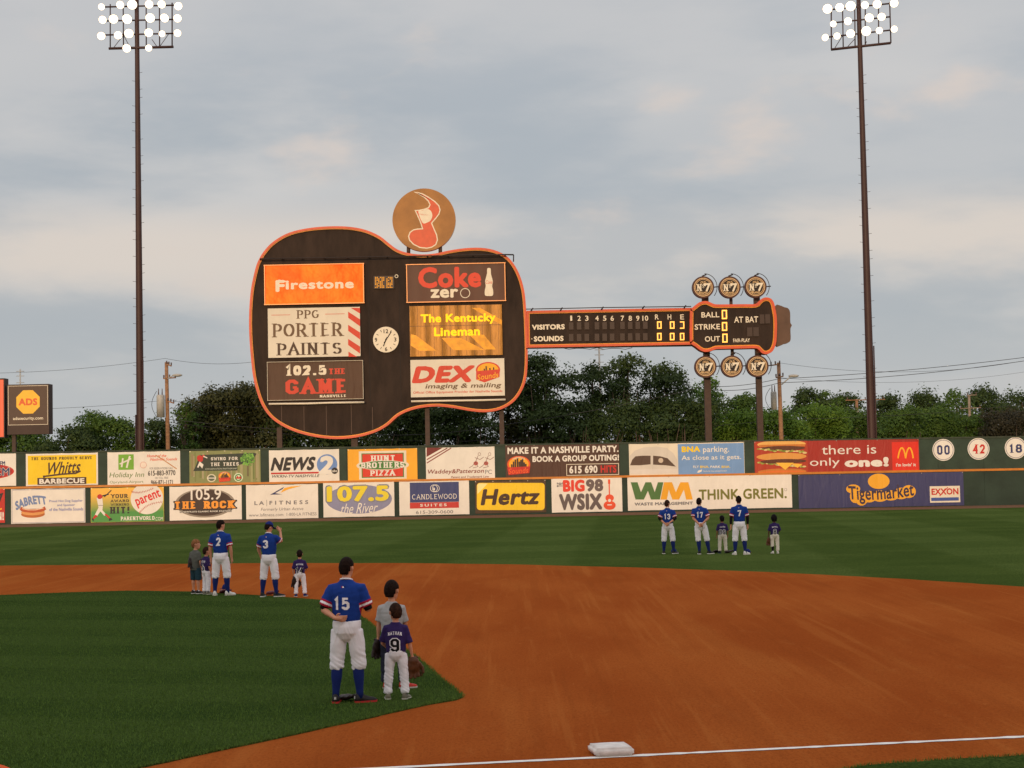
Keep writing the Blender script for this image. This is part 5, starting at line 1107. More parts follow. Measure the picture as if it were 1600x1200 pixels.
wire([(-80, 583), (258, 560), (420, 562)], 150, 136, 'faint cable crossing the sky left of the scoreboard, upper of two', .4, .014)
wire([(-80, 640), (262, 625), (440, 634)], 150, 137, 'faint cable behind the left tower at billboard height', .3, .014)
wire([(262, 655), (620, 680), (800, 662), (1100, 604), (1216, 592), (1620, 556)], 138, 131, 'cable running behind the guitar body and up to the right edge', .2)
wire([(1100, 608), (1218, 598), (1620, 561)], 132, 130, 'cable just below the one rising to the right edge', .3)
wire([(1218, 567), (1620, 560)], 132, 140, 'thin level cable above the far trees at right', .9, .012)
wire([(262, 660), (700, 690), (1222, 655), (1620, 630)], 140, 150, 'lowest cable in front of the trees beyond the wall', .3, .016)
wire([(1218, 590), (1620, 578)], 132, 150, 'faint cable lower in the sky at the right edge', .7, .010)

# ================================================================ the unseen stand behind the camera, put in to shade the near players
M_CONC = paint((128, 124, 118), rough=.85, var=.15, scale=1.5, bump=.01, bscale=6, key='concrete')
stand = empty('grandstand', (0, 0, 0), label='concrete grandstand tiers under the camera, unseen, added to shade the near players', cat='grandstand')
mb = MB(); zc = .75
for i in range(26):
    y1 = 4.6-.82*i; mb.box((0, y1-.41, zc/2), (90, .82, zc), M_CONC); zc += .20 if i < 6 else .34
mb.build('tiers', stand)
mb = MB(); mb.box((0, -17.6, 4.9), (90, .8, 9.8), paint((96, 84, 74), rough=.8, var=.15)); mb.build('shading_back_wall', stand)  # unseen wall, added to keep the low sun off the near field
M_SEAT = paint((30, 28, 30), rough=.5, var=.1, key='plastic'); M_SEATO = paint((220, 84, 14), rough=.8, var=.05, key='plastic')
def seat(px, py, Y, label):
    t = P(px, py, Y); r_ = empty('stadium_seat', (t.x, Y, t.z-.82), label=label, cat='seat')
    def outline(w, h0, h1, rad):
        return [(-w, h0), (w, h0)]+[(w-rad+rad*math.cos(R(9*i)), h1-rad+rad*math.sin(R(9*i))) for i in range(11)]+[(-w+rad-rad*math.sin(R(9*i)), h1-rad+rad*math.cos(R(9*i))) for i in range(11)]
    mb = MB(); mb.prism(outline(.23, .42, .80, .12), -.02, .02, M_SEAT); mb.build('backrest', r_)
    ro, ri = outline(.24, .42, .82, .13), outline(.232, .42, .812, .124); n = len(ro); mb = MB()
    vs = [(x, -.03, z) for x, z in ro]+[(x, -.03, z) for x, z in ri]+[(x, .03, z) for x, z in ro]+[(x, .03, z) for x, z in ri]; fs = []
    for i in range(1, n):
        j = (i+1) % n; fs += [(i, j, n+j, n+i), (i, 2*n+i, 2*n+j, j), (n+i, n+j, 3*n+j, 3*n+i), (2*n+i, 3*n+i, 3*n+j, 2*n+j)]
    mb.add(vs, fs, M_SEATO); mb.build('rim', r_)
    mb = MB(); mb.box((0, .22, .43), (.44, .42, .04), M_SEAT); mb.build('seat', r_)
    for s in (-1, 1): mb = MB(); mb.box((s*.2, .12, .205), (.05, .3, .41), M_SEAT); mb.build('leg', r_)
    bt = t.z-.82
    return r_, bt
r_, bt = seat(-80, 1196.5, 5.0, 'dark seat back with an orange rounded rim at the lower left corner')
mb = MB(); mb.box((r_.location.x, 5.1, bt/2-.001), (1.2, .98, bt), M_CONC); o = mb.build('front_tier', stand)

# ================================================================ people
def cloth(rgb, rough=.85, weave=220, key='fabric'): return paint(rgb, rough=rough, var=.07, scale=9, bump=.0015, bscale=weave, spec=.2, key=key)
C_BLUE = cloth((24, 58, 138)); C_WHITE = cloth((238, 236, 242)); C_RED = cloth((176, 30, 56)); C_NAVY = cloth((24, 40, 104)); C_BLACK = cloth((26, 24, 26)); C_PURPLE = cloth((50, 36, 88)); C_GREY = cloth((166, 166, 166)); C_DGREY = cloth((92, 94, 88)); C_TEAL = cloth((38, 66, 78)); C_JEAN = cloth((40, 44, 60)); C_CREAM = cloth((224, 216, 202))
SKIN = paint((206, 146, 116), rough=.55, var=.06, scale=14, bump=.001, bscale=60, spec=.3, key='skin'); SKIN2 = paint((150, 100, 76), rough=.55, var=.06, scale=14, spec=.3, key='skin'); SKIN3 = paint((92, 60, 46), rough=.5, var=.06, scale=14, spec=.3, key='skin')
def hairm(rgb): return paint(rgb, rough=.75, var=.5, scale=30, bump=.02, bscale=55, spec=.08, key='hair')
H_DARK = hairm((34, 22, 17)); H_BROWN = hairm((54, 34, 24)); H_FAIR = hairm((140, 96, 62)); H_BLACK = hairm((24, 20, 20))
LEATHER = paint((88, 50, 26), rough=.5, var=.25, scale=18, bump=.004, bscale=40, key='leather'); LEATHER_D = paint((40, 26, 24), rough=.5, var=.2, scale=18, bump=.004, bscale=40, key='leather'); LEATHER_R = paint((92, 26, 40), rough=.5, var=.2, scale=18, bump=.004, bscale=40, key='leather')
RUBBER = paint((30, 28, 30), rough=.6, key='shoe_upper'); SHOE_W = paint((222, 220, 216), rough=.5, var=.08, key='shoe_upper'); SOLE_R = paint((190, 40, 44), rough=.5, key='sole'); SOLE_W = paint((206, 202, 190), rough=.6, key='sole'); SHOE_G = paint((120, 116, 100), rough=.6, var=.2, scale=20, key='shoe_upper'); SHOE_RED = paint((196, 44, 30), rough=.5, key='shoe_upper')

WORKSHOP = bpy.data.scenes.new('workshop')          # where shapes are grown together; removed at the end
def solid(mb, voxel, smooth=3, disp=None):
    """the closed shapes in mb grown together into one continuous skin"""
    me = mb.mesh('grown'); o = bpy.data.objects.new('grown', me); WORKSHOP.collection.objects.link(o)
    md = o.modifiers.new('r', 'REMESH'); md.mode = 'VOXEL'; md.voxel_size = voxel
    if smooth: ms = o.modifiers.new('s', 'SMOOTH'); ms.iterations = smooth; ms.factor = .5
    
    with bpy.context.temp_override(scene=WORKSHOP, view_layer=WORKSHOP.view_layers[0]): dg = bpy.context.evaluated_depsgraph_get()
    m2 = bpy.data.meshes.new_from_object(o.evaluated_get(dg)); bpy.data.objects.remove(o); bpy.data.meshes.remove(me)
    m2.materials.clear()
    if disp:
        nv = len(m2.vertices); co = np.empty(nv*3, np.float32); no = np.empty(nv*3, np.float32)
        m2.vertices.foreach_get('co', co); m2.vertices.foreach_get('normal', no); co = co.reshape(-1, 3); no = no.reshape(-1, 3)
        dd = np.array([disp(Vector(c)) for c in co], np.float32); m2.vertices.foreach_set('co', (co+no*dd[:, None]).ravel())
    for p in m2.polygons: p.use_smooth = True
    m2.update(); return m2
def rings(mb, rs, m=None, n=20, p=2.0):
    """horizontal super-ellipse rings (cx, cy, z, rx, ry), closed at both ends"""
    vs = []; fs = []
    for cx, cy, z, rx, ry in rs:
        for k in range(n):
            a = 2*math.pi*k/n; c, s = math.cos(a), math.sin(a)
            vs.append((cx+rx*math.copysign(abs(c)**(2/p), c), cy+ry*math.copysign(abs(s)**(2/p), s), z))
    up = rs[-1][2] > rs[0][2]
    for i in range(len(rs)-1):
        for k in range(n):
            q = (i*n+k, i*n+(k+1) % n, (i+1)*n+(k+1) % n, (i+1)*n+k); fs.append(q if up else q[::-1])
    b = tuple(range(n)); t = tuple((len(rs)-1)*n+k for k in range(n))
    fs.append(b[::-1] if up else b); fs.append(t if up else t[::-1])
    mb.add(vs, fs, m, True)
def print_on(me_bvh, pieces, x0, z0, x1, z1, m, parent, name, off=.004, grid=.02, curve=0.0):
    """flat lettering laid onto the back of a garment"""
    bm = bmesh.new(); cx = (x0+x1)/2; ly = bm.verts.layers.float.new('ply')
    for pi_, (vs, fs) in enumerate(fit(pieces, x0, z0, x1, z1)):
        bv = [bm.verts.new((x, 0, z-curve*((x-cx)/((x1-x0)/2))**2)) for x, z in vs]
        for q in bv: q[ly] = pi_ % 6
        for f in fs:
            try: bm.faces.new([bv[i] for i in f])
            except ValueError: pass
    for ax in (0, 2):
        lo, hi = (x0, x1) if ax == 0 else (z0, z1); t = lo+grid
        while t < hi:
            bmesh.ops.bisect_plane(bm, geom=bm.verts[:]+bm.edges[:]+bm.faces[:], plane_co=(t if ax == 0 else 0, 0, t if ax == 2 else 0), plane_no=(1 if ax == 0 else 0, 0, 1 if ax == 2 else 0)); t += grid
    dead = []
    for v in bm.verts:
        hit = me_bvh.ray_cast(Vector((v.co.x, -2, v.co.z)), Vector((0, 1, 0)))
        if hit[0] is None: dead.append(v)
        else: v.co.y = hit[0].y-off-.0003*v[ly]
    bmesh.ops.delete(bm, geom=dead, context='VERTS')
    for f in bm.faces:
        f.normal_update()
        if f.normal.y > 0: f.normal_flip()
    me = bpy.data.meshes.new(name); bm.to_mesh(me); bm.free()
    return obj(name, me, parent, mats=m)
ADULT = dict(head=(.0685, .0425, .054), hz=.926, neck=.84, sh=(.097, .783), hip=(.052, .50), knee=.285, ank=.045, torso=[(.545, .090, .066), (.60, .095, .070), (.66, .101, .072), (.72, .109, .073), (.762, .110, .070), (.788, .098, .062), (.812, .074, .052), (.832, .050, .042), (.846, .038, .038)], arm=1.0, leg=1.0)
KID = dict(head=(.090, .057, .071), hz=.903, neck=.80, sh=(.095, .738), hip=(.055, .47), knee=.27, ank=.045, torso=[(.48, .096, .072), (.54, .098, .074), (.60, .100, .075), (.66, .106, .074), (.705, .106, .070), (.735, .095, .062), (.763, .070, .052), (.79, .05, .045), (.80, .042, .042)], arm=.92, leg=1.0)

def hand_shapes(mb, w, d, side, pn, h, curl, k=1.0):
    """a palm, four fingers of different lengths and a thumb; d along the forearm, side towards the thumb, pn the way the palm faces"""
    d = d.normalized(); side = (side-d*side.dot(d)).normalized(); pn = (pn-d*pn.dot(d)-side*pn.dot(side)).normalized()
    s = h*.0265*k; pl = h*.054*k
    mb.tube([w-d*.01*h, w+d*pl*.35, w+d*pl*.75, w+d*pl], [h*.014, h*.0165, h*.0175, h*.013], None, 10)
    for q in (-.62, .62): mb.tube([w+d*pl*.15+side*s*q*.6, w+d*pl*.95+side*s*q], [h*.0095, h*.0095], None, 8)
    for i, ln in enumerate((.92, 1.0, .93, .74)):
        p0 = w+d*pl*.9+side*s*(.75-.5*i); a = curl*(1+.12*i); pts = [p0]; dd = d.copy()
        for j, seg in enumerate((.021, .017, .013)):
            dd = (Matrix.Rotation(a*(.7+.3*j), 3, side) @ dd); dd = dd if dd.dot(pn) >= -.2 else dd
            pts.append(pts[-1]+dd*h*seg*ln*k)
        mb.tube(pts, [h*.0056, h*.0054, h*.0050, h*.0042], None, 8)
    t0 = w+d*pl*.2+side*s*.8; t1 = t0+(d*.6+side*.65+pn*.35).normalized()*h*.022*k; mb.tube([t0, t1, t1+(d*.9+side*.1+pn*.3).normalized()*h*.018*k], [h*.0075, h*.0062, h*.0048], None, 8)

def person(px, py, hpx, label, spec, heading=0.0, arms=(None, None), feet=((-.06, 0, 0), (.06, 0, 0)), turn=0.0, tilt=0.0, skin=SKIN, hair=H_DARK, outfit=None, name_txt=None, num=None, near=False, sway=0.0, afro=False, cap=None, group=None, numx=0.0, curls=(.35, .35)):
    o = outfit; g = G(px, py, .0); h = hpx*g.y/F
    z0 = .022 if o.get('turf') else 0.0
    if o.get('z') is not None: z0 = o['z']
    root = empty('person', (g.x, g.y, z0), R(heading), label=label, cat='person', group=group)
    vox = .0075 if near else .0105
    S = spec; V = lambda x, y, z: Vector((x*h, y*h, z*h))
    sx, sz = S['sh']
    top = lambda q: sway*(q-.0)          # sideways sway grows with height
    sh = [V(s*sx+top(sz), -.004, sz) for s in (-1, 1)]
    da = [(V(s*.140+top(.6), -.012, .625 if S is ADULT else .585), V(s*.142+top(.5), .025, .485 if S is ADULT else .455)) for s in (-1, 1)]
    el, wr = [], []
    for i in (0, 1):
        if arms[i] is None: el.append(da[i][0]); wr.append(da[i][1])
        else: e, w_ = arms[i][:2]; el.append(V(*e)); wr.append(V(*w_))
    hipx, hipz = S['hip']; knz = S['knee']
    hip = [V(s*hipx+top(hipz), 0, hipz) for s in (-1, 1)]
    ank = [V(f[0], f[1], S['ank']) for f in feet]; fdir = [Vector((math.sin(R(f[2])), math.cos(R(f[2])), 0)) for f in feet]
    kn = [hip[i].lerp(ank[i], (hipz-knz)/(hipz-S['ank']))+V((-1, 1)[i]*.004, .012, 0) for i in (0, 1)]
    # --- the body: one continuous skin
    mb = MB(); a_ = S['arm']
    rings(mb, [(top(z)*h, 0, z*h, rx*.86*h, ry*.84*h) for z, rx, ry in S['torso']])
    rings(mb, [(top(hipz)*h, 0, (hipz-.05)*h, .07*h, .05*h), (top(hipz)*h, 0, (hipz+.06)*h, .085*h, .06*h)])
    hc = V(top(.92)+.0, .012, S['hz']); hz_, hx_, hy_ = (q*h for q in S['head'])
    neck = V(top(.84), -.004, S['neck']-.03)
    mb.tube([neck, neck.lerp(hc, .55), hc-Vector((0, 0, hz_*.3))], [.036*h, .030*h, .032*h], None, 12)
    for i in (0, 1):
        mb.tube([sh[i]+V((.03, -.03)[i], 0, -.004), sh[i], sh[i].lerp(el[i], .45), el[i]], [.036*h*a_, .034*h*a_, .027*h*a_, .0215*h*a_], None, 12)
        mb.tube([el[i], el[i].lerp(wr[i], .3), el[i].lerp(wr[i], .7), wr[i]], [.0215*h*a_, .0225*h*a_, .0175*h*a_, .0145*h*a_], None, 12)
        d = (wr[i]-el[i]).normalized(); fwd = Vector((0, 1, 0)); inn = Vector(((1, -1)[i], 0, 0))
        hk = arms[i][2] if arms[i] is not None and len(arms[i]) > 2 else None
        if hk: hand_shapes(mb, wr[i], Vector(hk[0]), Vector(hk[1]), Vector(hk[2]), h, curls[i], .95)
        else: hand_shapes(mb, wr[i], d, fwd, inn, h, curls[i], .95)
        mb.tube([hip[i], hip[i].lerp(kn[i], .5), kn[i]], [.056*h, .046*h, .033*h], None, 12)
        mb.tube([kn[i], kn[i].lerp(ank[i], .3)-V(0, .008, 0), kn[i].lerp(ank[i], .7), ank[i], V(feet[i][0], feet[i][1], .012)], [.031*h, .0345*h, .024*h, .0195*h, .018*h], None, 12)
        mb.tube([ank[i]-V(0, 0, .02)-fdir[i]*.02*h, ank[i]-V(0, 0, .024)+fdir[i]*.05*h, ank[i]-V(0, 0, .03)+fdir[i]*.085*h], [.018*h, .017*h, .010*h], None, 10)
    # head with jaw, nose, brow, ears, turned on its neck
    hm = Matrix.Translation(hc) @ Matrix.Rotation(R(turn), 4, 'Z') @ Matrix.Rotation(R(-tilt), 4, 'X')
    hb = MB()
    rings(hb, [(0, y*hy_, z*hz_, rx*hx_, ry*hy_) for z, rx, ry, y in ((-1.0, .42, .42, .38), (-.9, .62, .62, .30), (-.7, .78, .80, .16), (-.4, .88, .92, .06), (0, .97, 1.0, 0), (.35, .98, .99, -.02), (.65, .85, .86, -.03), (.86, .60, .62, -.04), (.97, .30, .32, -.04), (1.0, .1, .1, -.04))], None, 18, 2.2)
    hb.tube([(0, hy_*.93, hz_*.05), (0, hy_*1.2, -hz_*.25), (0, hy_*.95, -hz_*.32)], [hx_*.12, hx_*.17, hx_*.15], None, 8)
    hb.tube([(-hx_*.5, hy_*.88, hz_*.16), (0, hy_*1.0, hz_*.17), (hx_*.5, hy_*.88, hz_*.16)], hx_*.11, None, 8)
    hb.tube([(-hx_*.3, hy_*.97, -hz_*.55), (0, hy_*1.06, -hz_*.54), (hx_*.3, hy_*.97, -hz_*.55)], hx_*.08, None, 8)
    for s in (-1, 1): hb.ball((s*hx_*1.10, -hy_*.05, -hz_*.10), (hx_*.15, hy_*.22, hz_*.27), None, 10, 7)
    mb.add([tuple(hm @ Vector(v)) for v in hb.v], hb.f, None, True)
    me = solid(mb, vox, 3); body = obj('body', me, root, mats=skin)
    eb = MB()
    for s in (-1, 1): eb.ball(tuple(hm @ Vector((s*hx_*.38, hy_*.86, 0))), hx_*.15, paint((226, 220, 214), rough=.2, key='eye_white')); eb.ball(tuple(hm @ Vector((s*hx_*.38, hy_*.97, 0))), hx_*.075, H_BLACK)
    eb.build('eyes', root)
    # hair or cap
    hb = MB(); hs = 1.42 if afro else 1.0
    def hairlim(v):      # is this direction on the head covered by hair?
        x, y, z = v
        if abs(x) > .62 and -.42 < y < .35 and z < .12 and not afro: return False
        return z > .28 or (y < .30 and z > -.30+.25*max(0, y)) or (y < -.25 and z > -.66)
    n1, n2 = (26, 20); vs = []; fs = []
    for i in range(n2+1):
        th = math.pi*i/n2
        for k in range(n1):
            ph = 2*math.pi*k/n1; d = Vector((math.sin(th)*math.cos(ph), math.sin(th)*math.sin(ph), math.cos(th)))
            r_ = (1.19 if hairlim(d) else .80)
            if afro and hairlim(d): r_ = 1.40+.06*noise.noise(d*5)
            if hairlim(d): r_ += .035*noise.noise(d*6+Vector((h, 0, 0)))+.02*noise.noise(d*14)
            vs.append(tuple(hm @ Vector((d.x*hx_*r_*1.02, d.y*hy_*r_-.02*hy_, d.z*hz_*(r_ if d.z < 0 else min(r_, 1.07 if not afro else 1.3))))))
    for i in range(n2):
        for k in range(n1): fs.append((i*n1+k, (i+1)*n1+k, (i+1)*n1+(k+1) % n1, i*n1+(k+1) % n1))
    hb.add(vs, fs, hair, True); hb.build('hair', root)
    if cap:
        cb = MB(); rs = [(0, -.02*hy_, q*hz_, rx*hx_, ry*hy_) for q, rx, ry in ((.02, 1.16, 1.14), (.22, 1.17, 1.15), (.55, 1.08, 1.06), (.85, .82, .82), (1.05, .45, .45), (1.12, .1, .1))]
        rings(cb, rs, cap, 20)
        br = [Vector((math.cos(a)*hx_*1.05, hy_*(.95+1.15*max(0, math.sin(a))**.7), hz_*(.10-.16*max(0, math.sin(a))))) for a in [math.pi*i/14 for i in range(15)]]
        bi = [Vector((math.cos(a)*hx_*1.0, hy_*.75*math.sin(a), hz_*.12)) for a in [math.pi*i/14 for i in range(15)]]
        th = Vector((0, 0, hz_*.05)); vs = br+bi+[v+th for v in br]+[v+th for v in bi]; n = 15; fs = []
        for i in range(n-1): fs += [(i, n+i, n+i+1, i+1), (2*n+i, 2*n+i+1, 3*n+i+1, 3*n+i), (i, i+1, 2*n+i+1, 2*n+i)]
        cb.add(vs, fs, cap, True); cb.v = [tuple(hm @ Vector(v)) for v in cb.v]; cb.build('cap', root)
    # --- shirt
    loose = o.get('loose', 1.0); mb = MB(); zb = o.get('hem', S['torso'][0][0])
    tr = [t for t in S['torso'] if t[0] > zb+.01]
    rings(mb, [(top(zb)*h, 0, zb*h, S['torso'][0][1]*loose*h, S['torso'][0][2]*loose*h)]+[(top(z)*h, 0, z*h, rx*1.02*(loose if z < .7 else 1)*h, ry*1.05*(loose if z < .7 else 1)*h) for z, rx, ry in tr], None, 24, 2.3)
    t_end = o.get('sleeve', .84); ends = []
    for i in (0, 1):
        e = sh[i].lerp(el[i], t_end); ends.append(e)
        mb.tube([sh[i]+V((.035, -.035)[i], 0, .0), sh[i]+V(0, 0, .0), sh[i].lerp(el[i], .45), e], [.040*h, .043*h*a_, .042*h*a_, .043*h*a_], None, 14)
    def fold(co):
        p_ = co/h
        return h*(.0032*noise.noise((p_.x*9, p_.y*9, p_.z*20))+.0026*noise.noise((p_.x*26+3, p_.y*26, p_.z*40)) + .004*max(0, 1-abs(p_.z-zb-.04)/.06)*noise.noise((p_.x*30, p_.y*30, p_.z*12)))
    me = solid(mb, vox*1.05, 9 if near else 5, fold)
    mats = [o['shirt']]
    if o.get('bands'):
        mats += [C_RED, C_WHITE]
        for p in me.polygons:
            c = p.center
            for i in (0, 1):
                if (c.x < 0) == (i == 0):
                    ax = el[i]-sh[i]; t = (c-sh[i]).dot(ax)/ax.length_squared; rad = (c-sh[i]-ax*t).length
                    if rad < .062*h and t > t_end-.27 and abs(c.x-top(c.z/h)*h) > .095*h: p.material_index = 2 if t_end-.18 < t < t_end-.085 else 1
    shirt = obj('jersey' if num else 'shirt', me, root, mats=mats)
    bvh = BVHTree.FromPolygons([v.co for v in me.vertices], [tuple(p.vertices) for p in me.polygons])
    if o.get('bands'):
        cb = MB(); zc = S['torso'][-1][0]*h; cb.tube([(top(.84)*h+.0405*h*math.cos(a), -.002*h+.0405*h*math.sin(a), zc-.004*h+.010*h*math.cos(a-math.pi*1.5)) for a in [2*math.pi*i/24 for i in range(25)]], .0055*h, C_WHITE, 8); cb.build('collar', root)
        x = top(.8)*h-.008*h; print_on(bvh, [([(0, 0), (1, 0), (1, 1), (0, 1)], [(0, 1, 2, 3)])], x-.013*h, .790*h, x-.001*h, .801*h, C_RED, root, 'league_mark', .003); print_on(bvh, [([(0, 0), (1, 0), (1, 1), (0, 1)], [(0, 1, 2, 3)])], x-.001*h, .790*h, x+.013*h, .801*h, C_NAVY, root, 'league_mark', .003); print_on(bvh, [([(.3, 0), (.9, 0), (.55, 1), (.2, .8)], [(0, 1, 2, 3)])], x-.007*h, .7905*h, x+.006*h, .8005*h, C_WHITE, root, 'league_mark', .005)
    if num:
        x0, z0_, x1, z1_ = (q*h for q in o['num_at']); ox = numx*h+top(.68)*h; x0 += ox; x1 += ox
        if o.get('outline'):
            print_on(bvh, block_text(num, .30, .06, False, .27, .02), x0-.006*h, z0_, x1+.006*h, z1_, C_WHITE, root, 'number', .004); print_on(bvh, block_text(num, .17, .0, False, .14, .17), x0+.004*h, z0_+.006*h, x1-.004*h, z1_-.008*h, C_BLACK, root, 'number_fill', .0075)
        else:
            print_on(bvh, block_text(num, .20, .0, False, .17, .14), x0, z0_, x1, z1_, C_WHITE, root, 'number', .0065)
    if name_txt:
        x0, z0_, x1, z1_ = (q*h for q in o['name_at']); ox = numx*h+top(.74)*h; print_on(bvh, block_text(name_txt, .18, .05, False, .15, .14), x0+ox, z0_, x1+ox, z1_, C_WHITE, root, 'name_lettering', .005, curve=.012*h)
    if o.get('under'):
        ub = MB()
        for i in (0, 1):
            t0, t1 = o['under']
            if t1 <= 1: ub.tube([sh[i].lerp(el[i], t0), sh[i].lerp(el[i], (t0+t1)/2), sh[i].lerp(el[i], t1)], [.030*h*a_, .029*h*a_, .0265*h*a_], C_BLACK, 14)
            else: ub.tube([sh[i].lerp(el[i], t0), el[i], el[i].lerp(wr[i], .4), el[i].lerp(wr[i], t1-1)], [.030*h, .0265*h, .0255*h, .019*h], C_BLACK, 14)
        ub.build('undershirt', root)
    # --- pants
    kind = o['legs']; mb = MB(); wz_ = max(zb+.018, hipz+.055)
    rings(mb, [(top(hipz)*h, -.0*h, (hipz-.085)*h, .022*h, .030*h), (top(hipz)*h, -.002*h, (hipz-.06)*h, .060*h, .055*h), (top(hipz)*h, -.005*h, (hipz-.02)*h, .092*h, .074*h), (top(hipz+.03)*h, -.004*h, (hipz+.025)*h, .099*h, .078*h), (top(wz_)*h, 0, wz_*h, .0965*h*max(1, loose*.97), .073*h*max(1, loose*.97))], None, 24, 2.3)
    for i in (0, 1):
        zc = {'knicker': .225, 'long': .058, 'shorts': .25}[kind]
        if o.get('cuffs') and o['cuffs'][i] is not None: zc = o['cuffs'][i]
        H_, K_, A_ = hip[i], kn[i], ank[i]
        at = lambda z: (H_.lerp(K_, (hipz-z)/(hipz-knz)) if z > knz else K_.lerp(A_, (knz-z)/(knz-S['ank'])))
        prof = {'knicker': [(hipz, .055), (.42, .0575), (.36, .055), (.31, .0515), (.27, .0515), (.245, .050), (.228, .043), (.222, .039)], 'long': [(hipz, .057), (.40, .058), (.32, .050), (.26, .049), (.2, .046), (.13, .043), (.085, .046), (.07, .044), (.058, .037)], 'shorts': [(hipz, .060), (.40, .064), (.32, .062), (.25, .060)]}[kind]
        pts = [(max(z, zc) if z < zc else z, r_) for z, r_ in prof]; pts = [q for j, q in enumerate(pts) if j == 0 or q[0] < pts[j-1][0]-1e-4]
        if pts[-1][0] > zc+1e-4: pts.append((zc, pts[-1][1]*.8))
        mb.tube([at(z)+V((-.004, .004)[i], -.002 if z < .3 else 0, 0) for z, _ in pts], [r_*h for _, r_ in pts], None, 18)
    def fold2(co):
        p_ = co/h; low = max(0, min(1, (.40-p_.z)/.12)); d_ = .0036*noise.noise((p_.x*14, p_.y*14, p_.z*13))
        d_ += low*.0065*noise.noise((p_.x*10+4, p_.y*10, p_.z*46+p_.x*30)) + (1-low)*.0028*noise.noise((p_.x*22, p_.y*16, p_.z*28+abs(p_.x-top(.45))*70))
        return h*d_
    me = solid(mb, vox, 9 if near else 4, fold2); obj('shorts' if kind == 'shorts' else 'trousers', me, root, mats=o['pants'])
    # --- socks and shoes
    for i in (0, 1):
        if kind != 'shorts':
            sb = MB(); sc = o['socks'] if not isinstance(o['socks'], tuple) else o['socks'][i]; K_, A_ = kn[i], ank[i]
            zt_ = .12 if kind == 'long' and not (o.get('cuffs') and o['cuffs'][i]) else .29; pp = [q for q in [(.29, .034), (.235, .0385), (.18, .0375), (.12, .029), (.075, .0245), (.03, .0245)] if q[0] <= zt_]
            sb.tube([K_.lerp(A_, (knz-z)/(knz-S['ank']))-V(0, .008*max(0, 1-abs(z-.2)/.12), 0) for z, _ in pp], [r_*h for _, r_ in pp], sc, 16); sb.build('sock', root)
        else:
            sb = MB(); sb.tube([ank[i]+V(0, 0, .02), ank[i]-V(0, 0, .015)], [.0235*h, .0235*h], C_WHITE, 14); sb.build('sock', root)
        sm, so = o['shoes']; mb = MB(); f = fdir[i]; s_ = Vector((f.y, -f.x, 0)); b0 = Vector((ank[i].x, ank[i].y, 0)); ks = 1.0 if S is ADULT else 1.1
        prof = [(-.037, .013, .040), (-.030, .022, .054), (-.010, .0255, .060), (.012, .025, .058), (.04, .0255, .040), (.07, .0285, .029), (.095, .0265, .024), (.112, .017, .018), (.119, .006, .012)]
        def shell(mb_, prof_, zlo, zk, m_, wk):
            vs = []; fs = []; n = 14
            for t, w_, hh in prof_:
                for k in range(n):
                    a = 2*math.pi*k/n; c, s = math.cos(a), math.sin(a)
                    q = b0+f*t*h*ks+s_*w_*wk*h*ks*math.copysign(abs(c)**.75, c); q.z = zlo*h+(max(s, 0)*hh*zk+.0)*h*ks if s > 0 else zlo*h
                    vs.append(q)
            for j in range(len(prof_)-1):
                for k in range(n): fs.append((j*n+k, (j+1)*n+k, (j+1)*n+(k+1) % n, j*n+(k+1) % n))
            fs.append(tuple(range(n))); fs.append(tuple((len(prof_)-1)*n+k for k in range(n-1, -1, -1))); mb_.add(vs, fs, m_, True)
        shell(mb, prof, .0085, 1.0, sm, 1.0); so_ = mb.build('shoe', root)
        mb = MB(); vs = []; n = 14; out = []
        side = [(t*1.02, w_*1.10) for t, w_, _ in prof]; ol = [b0+f*t*h*ks+s_*w_*h*ks for t, w_ in side]+[b0+f*t*h*ks-s_*w_*h*ks for t, w_ in reversed(side)]
        m_ = len(ol); vs = [(q.x, q.y, .0005) for q in ol]+[(q.x, q.y, .0125*h) for q in ol]
        mb.add(vs, [tuple(range(m_)), tuple(range(2*m_-1, m_-1, -1))]+[((j+1) % m_, j, m_+j, m_+(j+1) % m_) for j in range(m_)], so); mb.build('sole', so_)
        if o.get('mark'):
            mb = MB(); q = b0-f*.0385*h*ks
            for dx in (-.0045, .0045): mb.box(q+s_*dx*h+Vector((0, 0, .036*h)), (.005*h, .004*h, .017*h), SHOE_W, math.atan2(f.x, f.y)*-1)
            mb.box(q+Vector((0, 0, .036*h)), (.008*h, .0035*h, .004*h), SHOE_W, -math.atan2(f.x, f.y)); mb.build('maker_mark', so_)
    return root, h, (sh, el, wr)

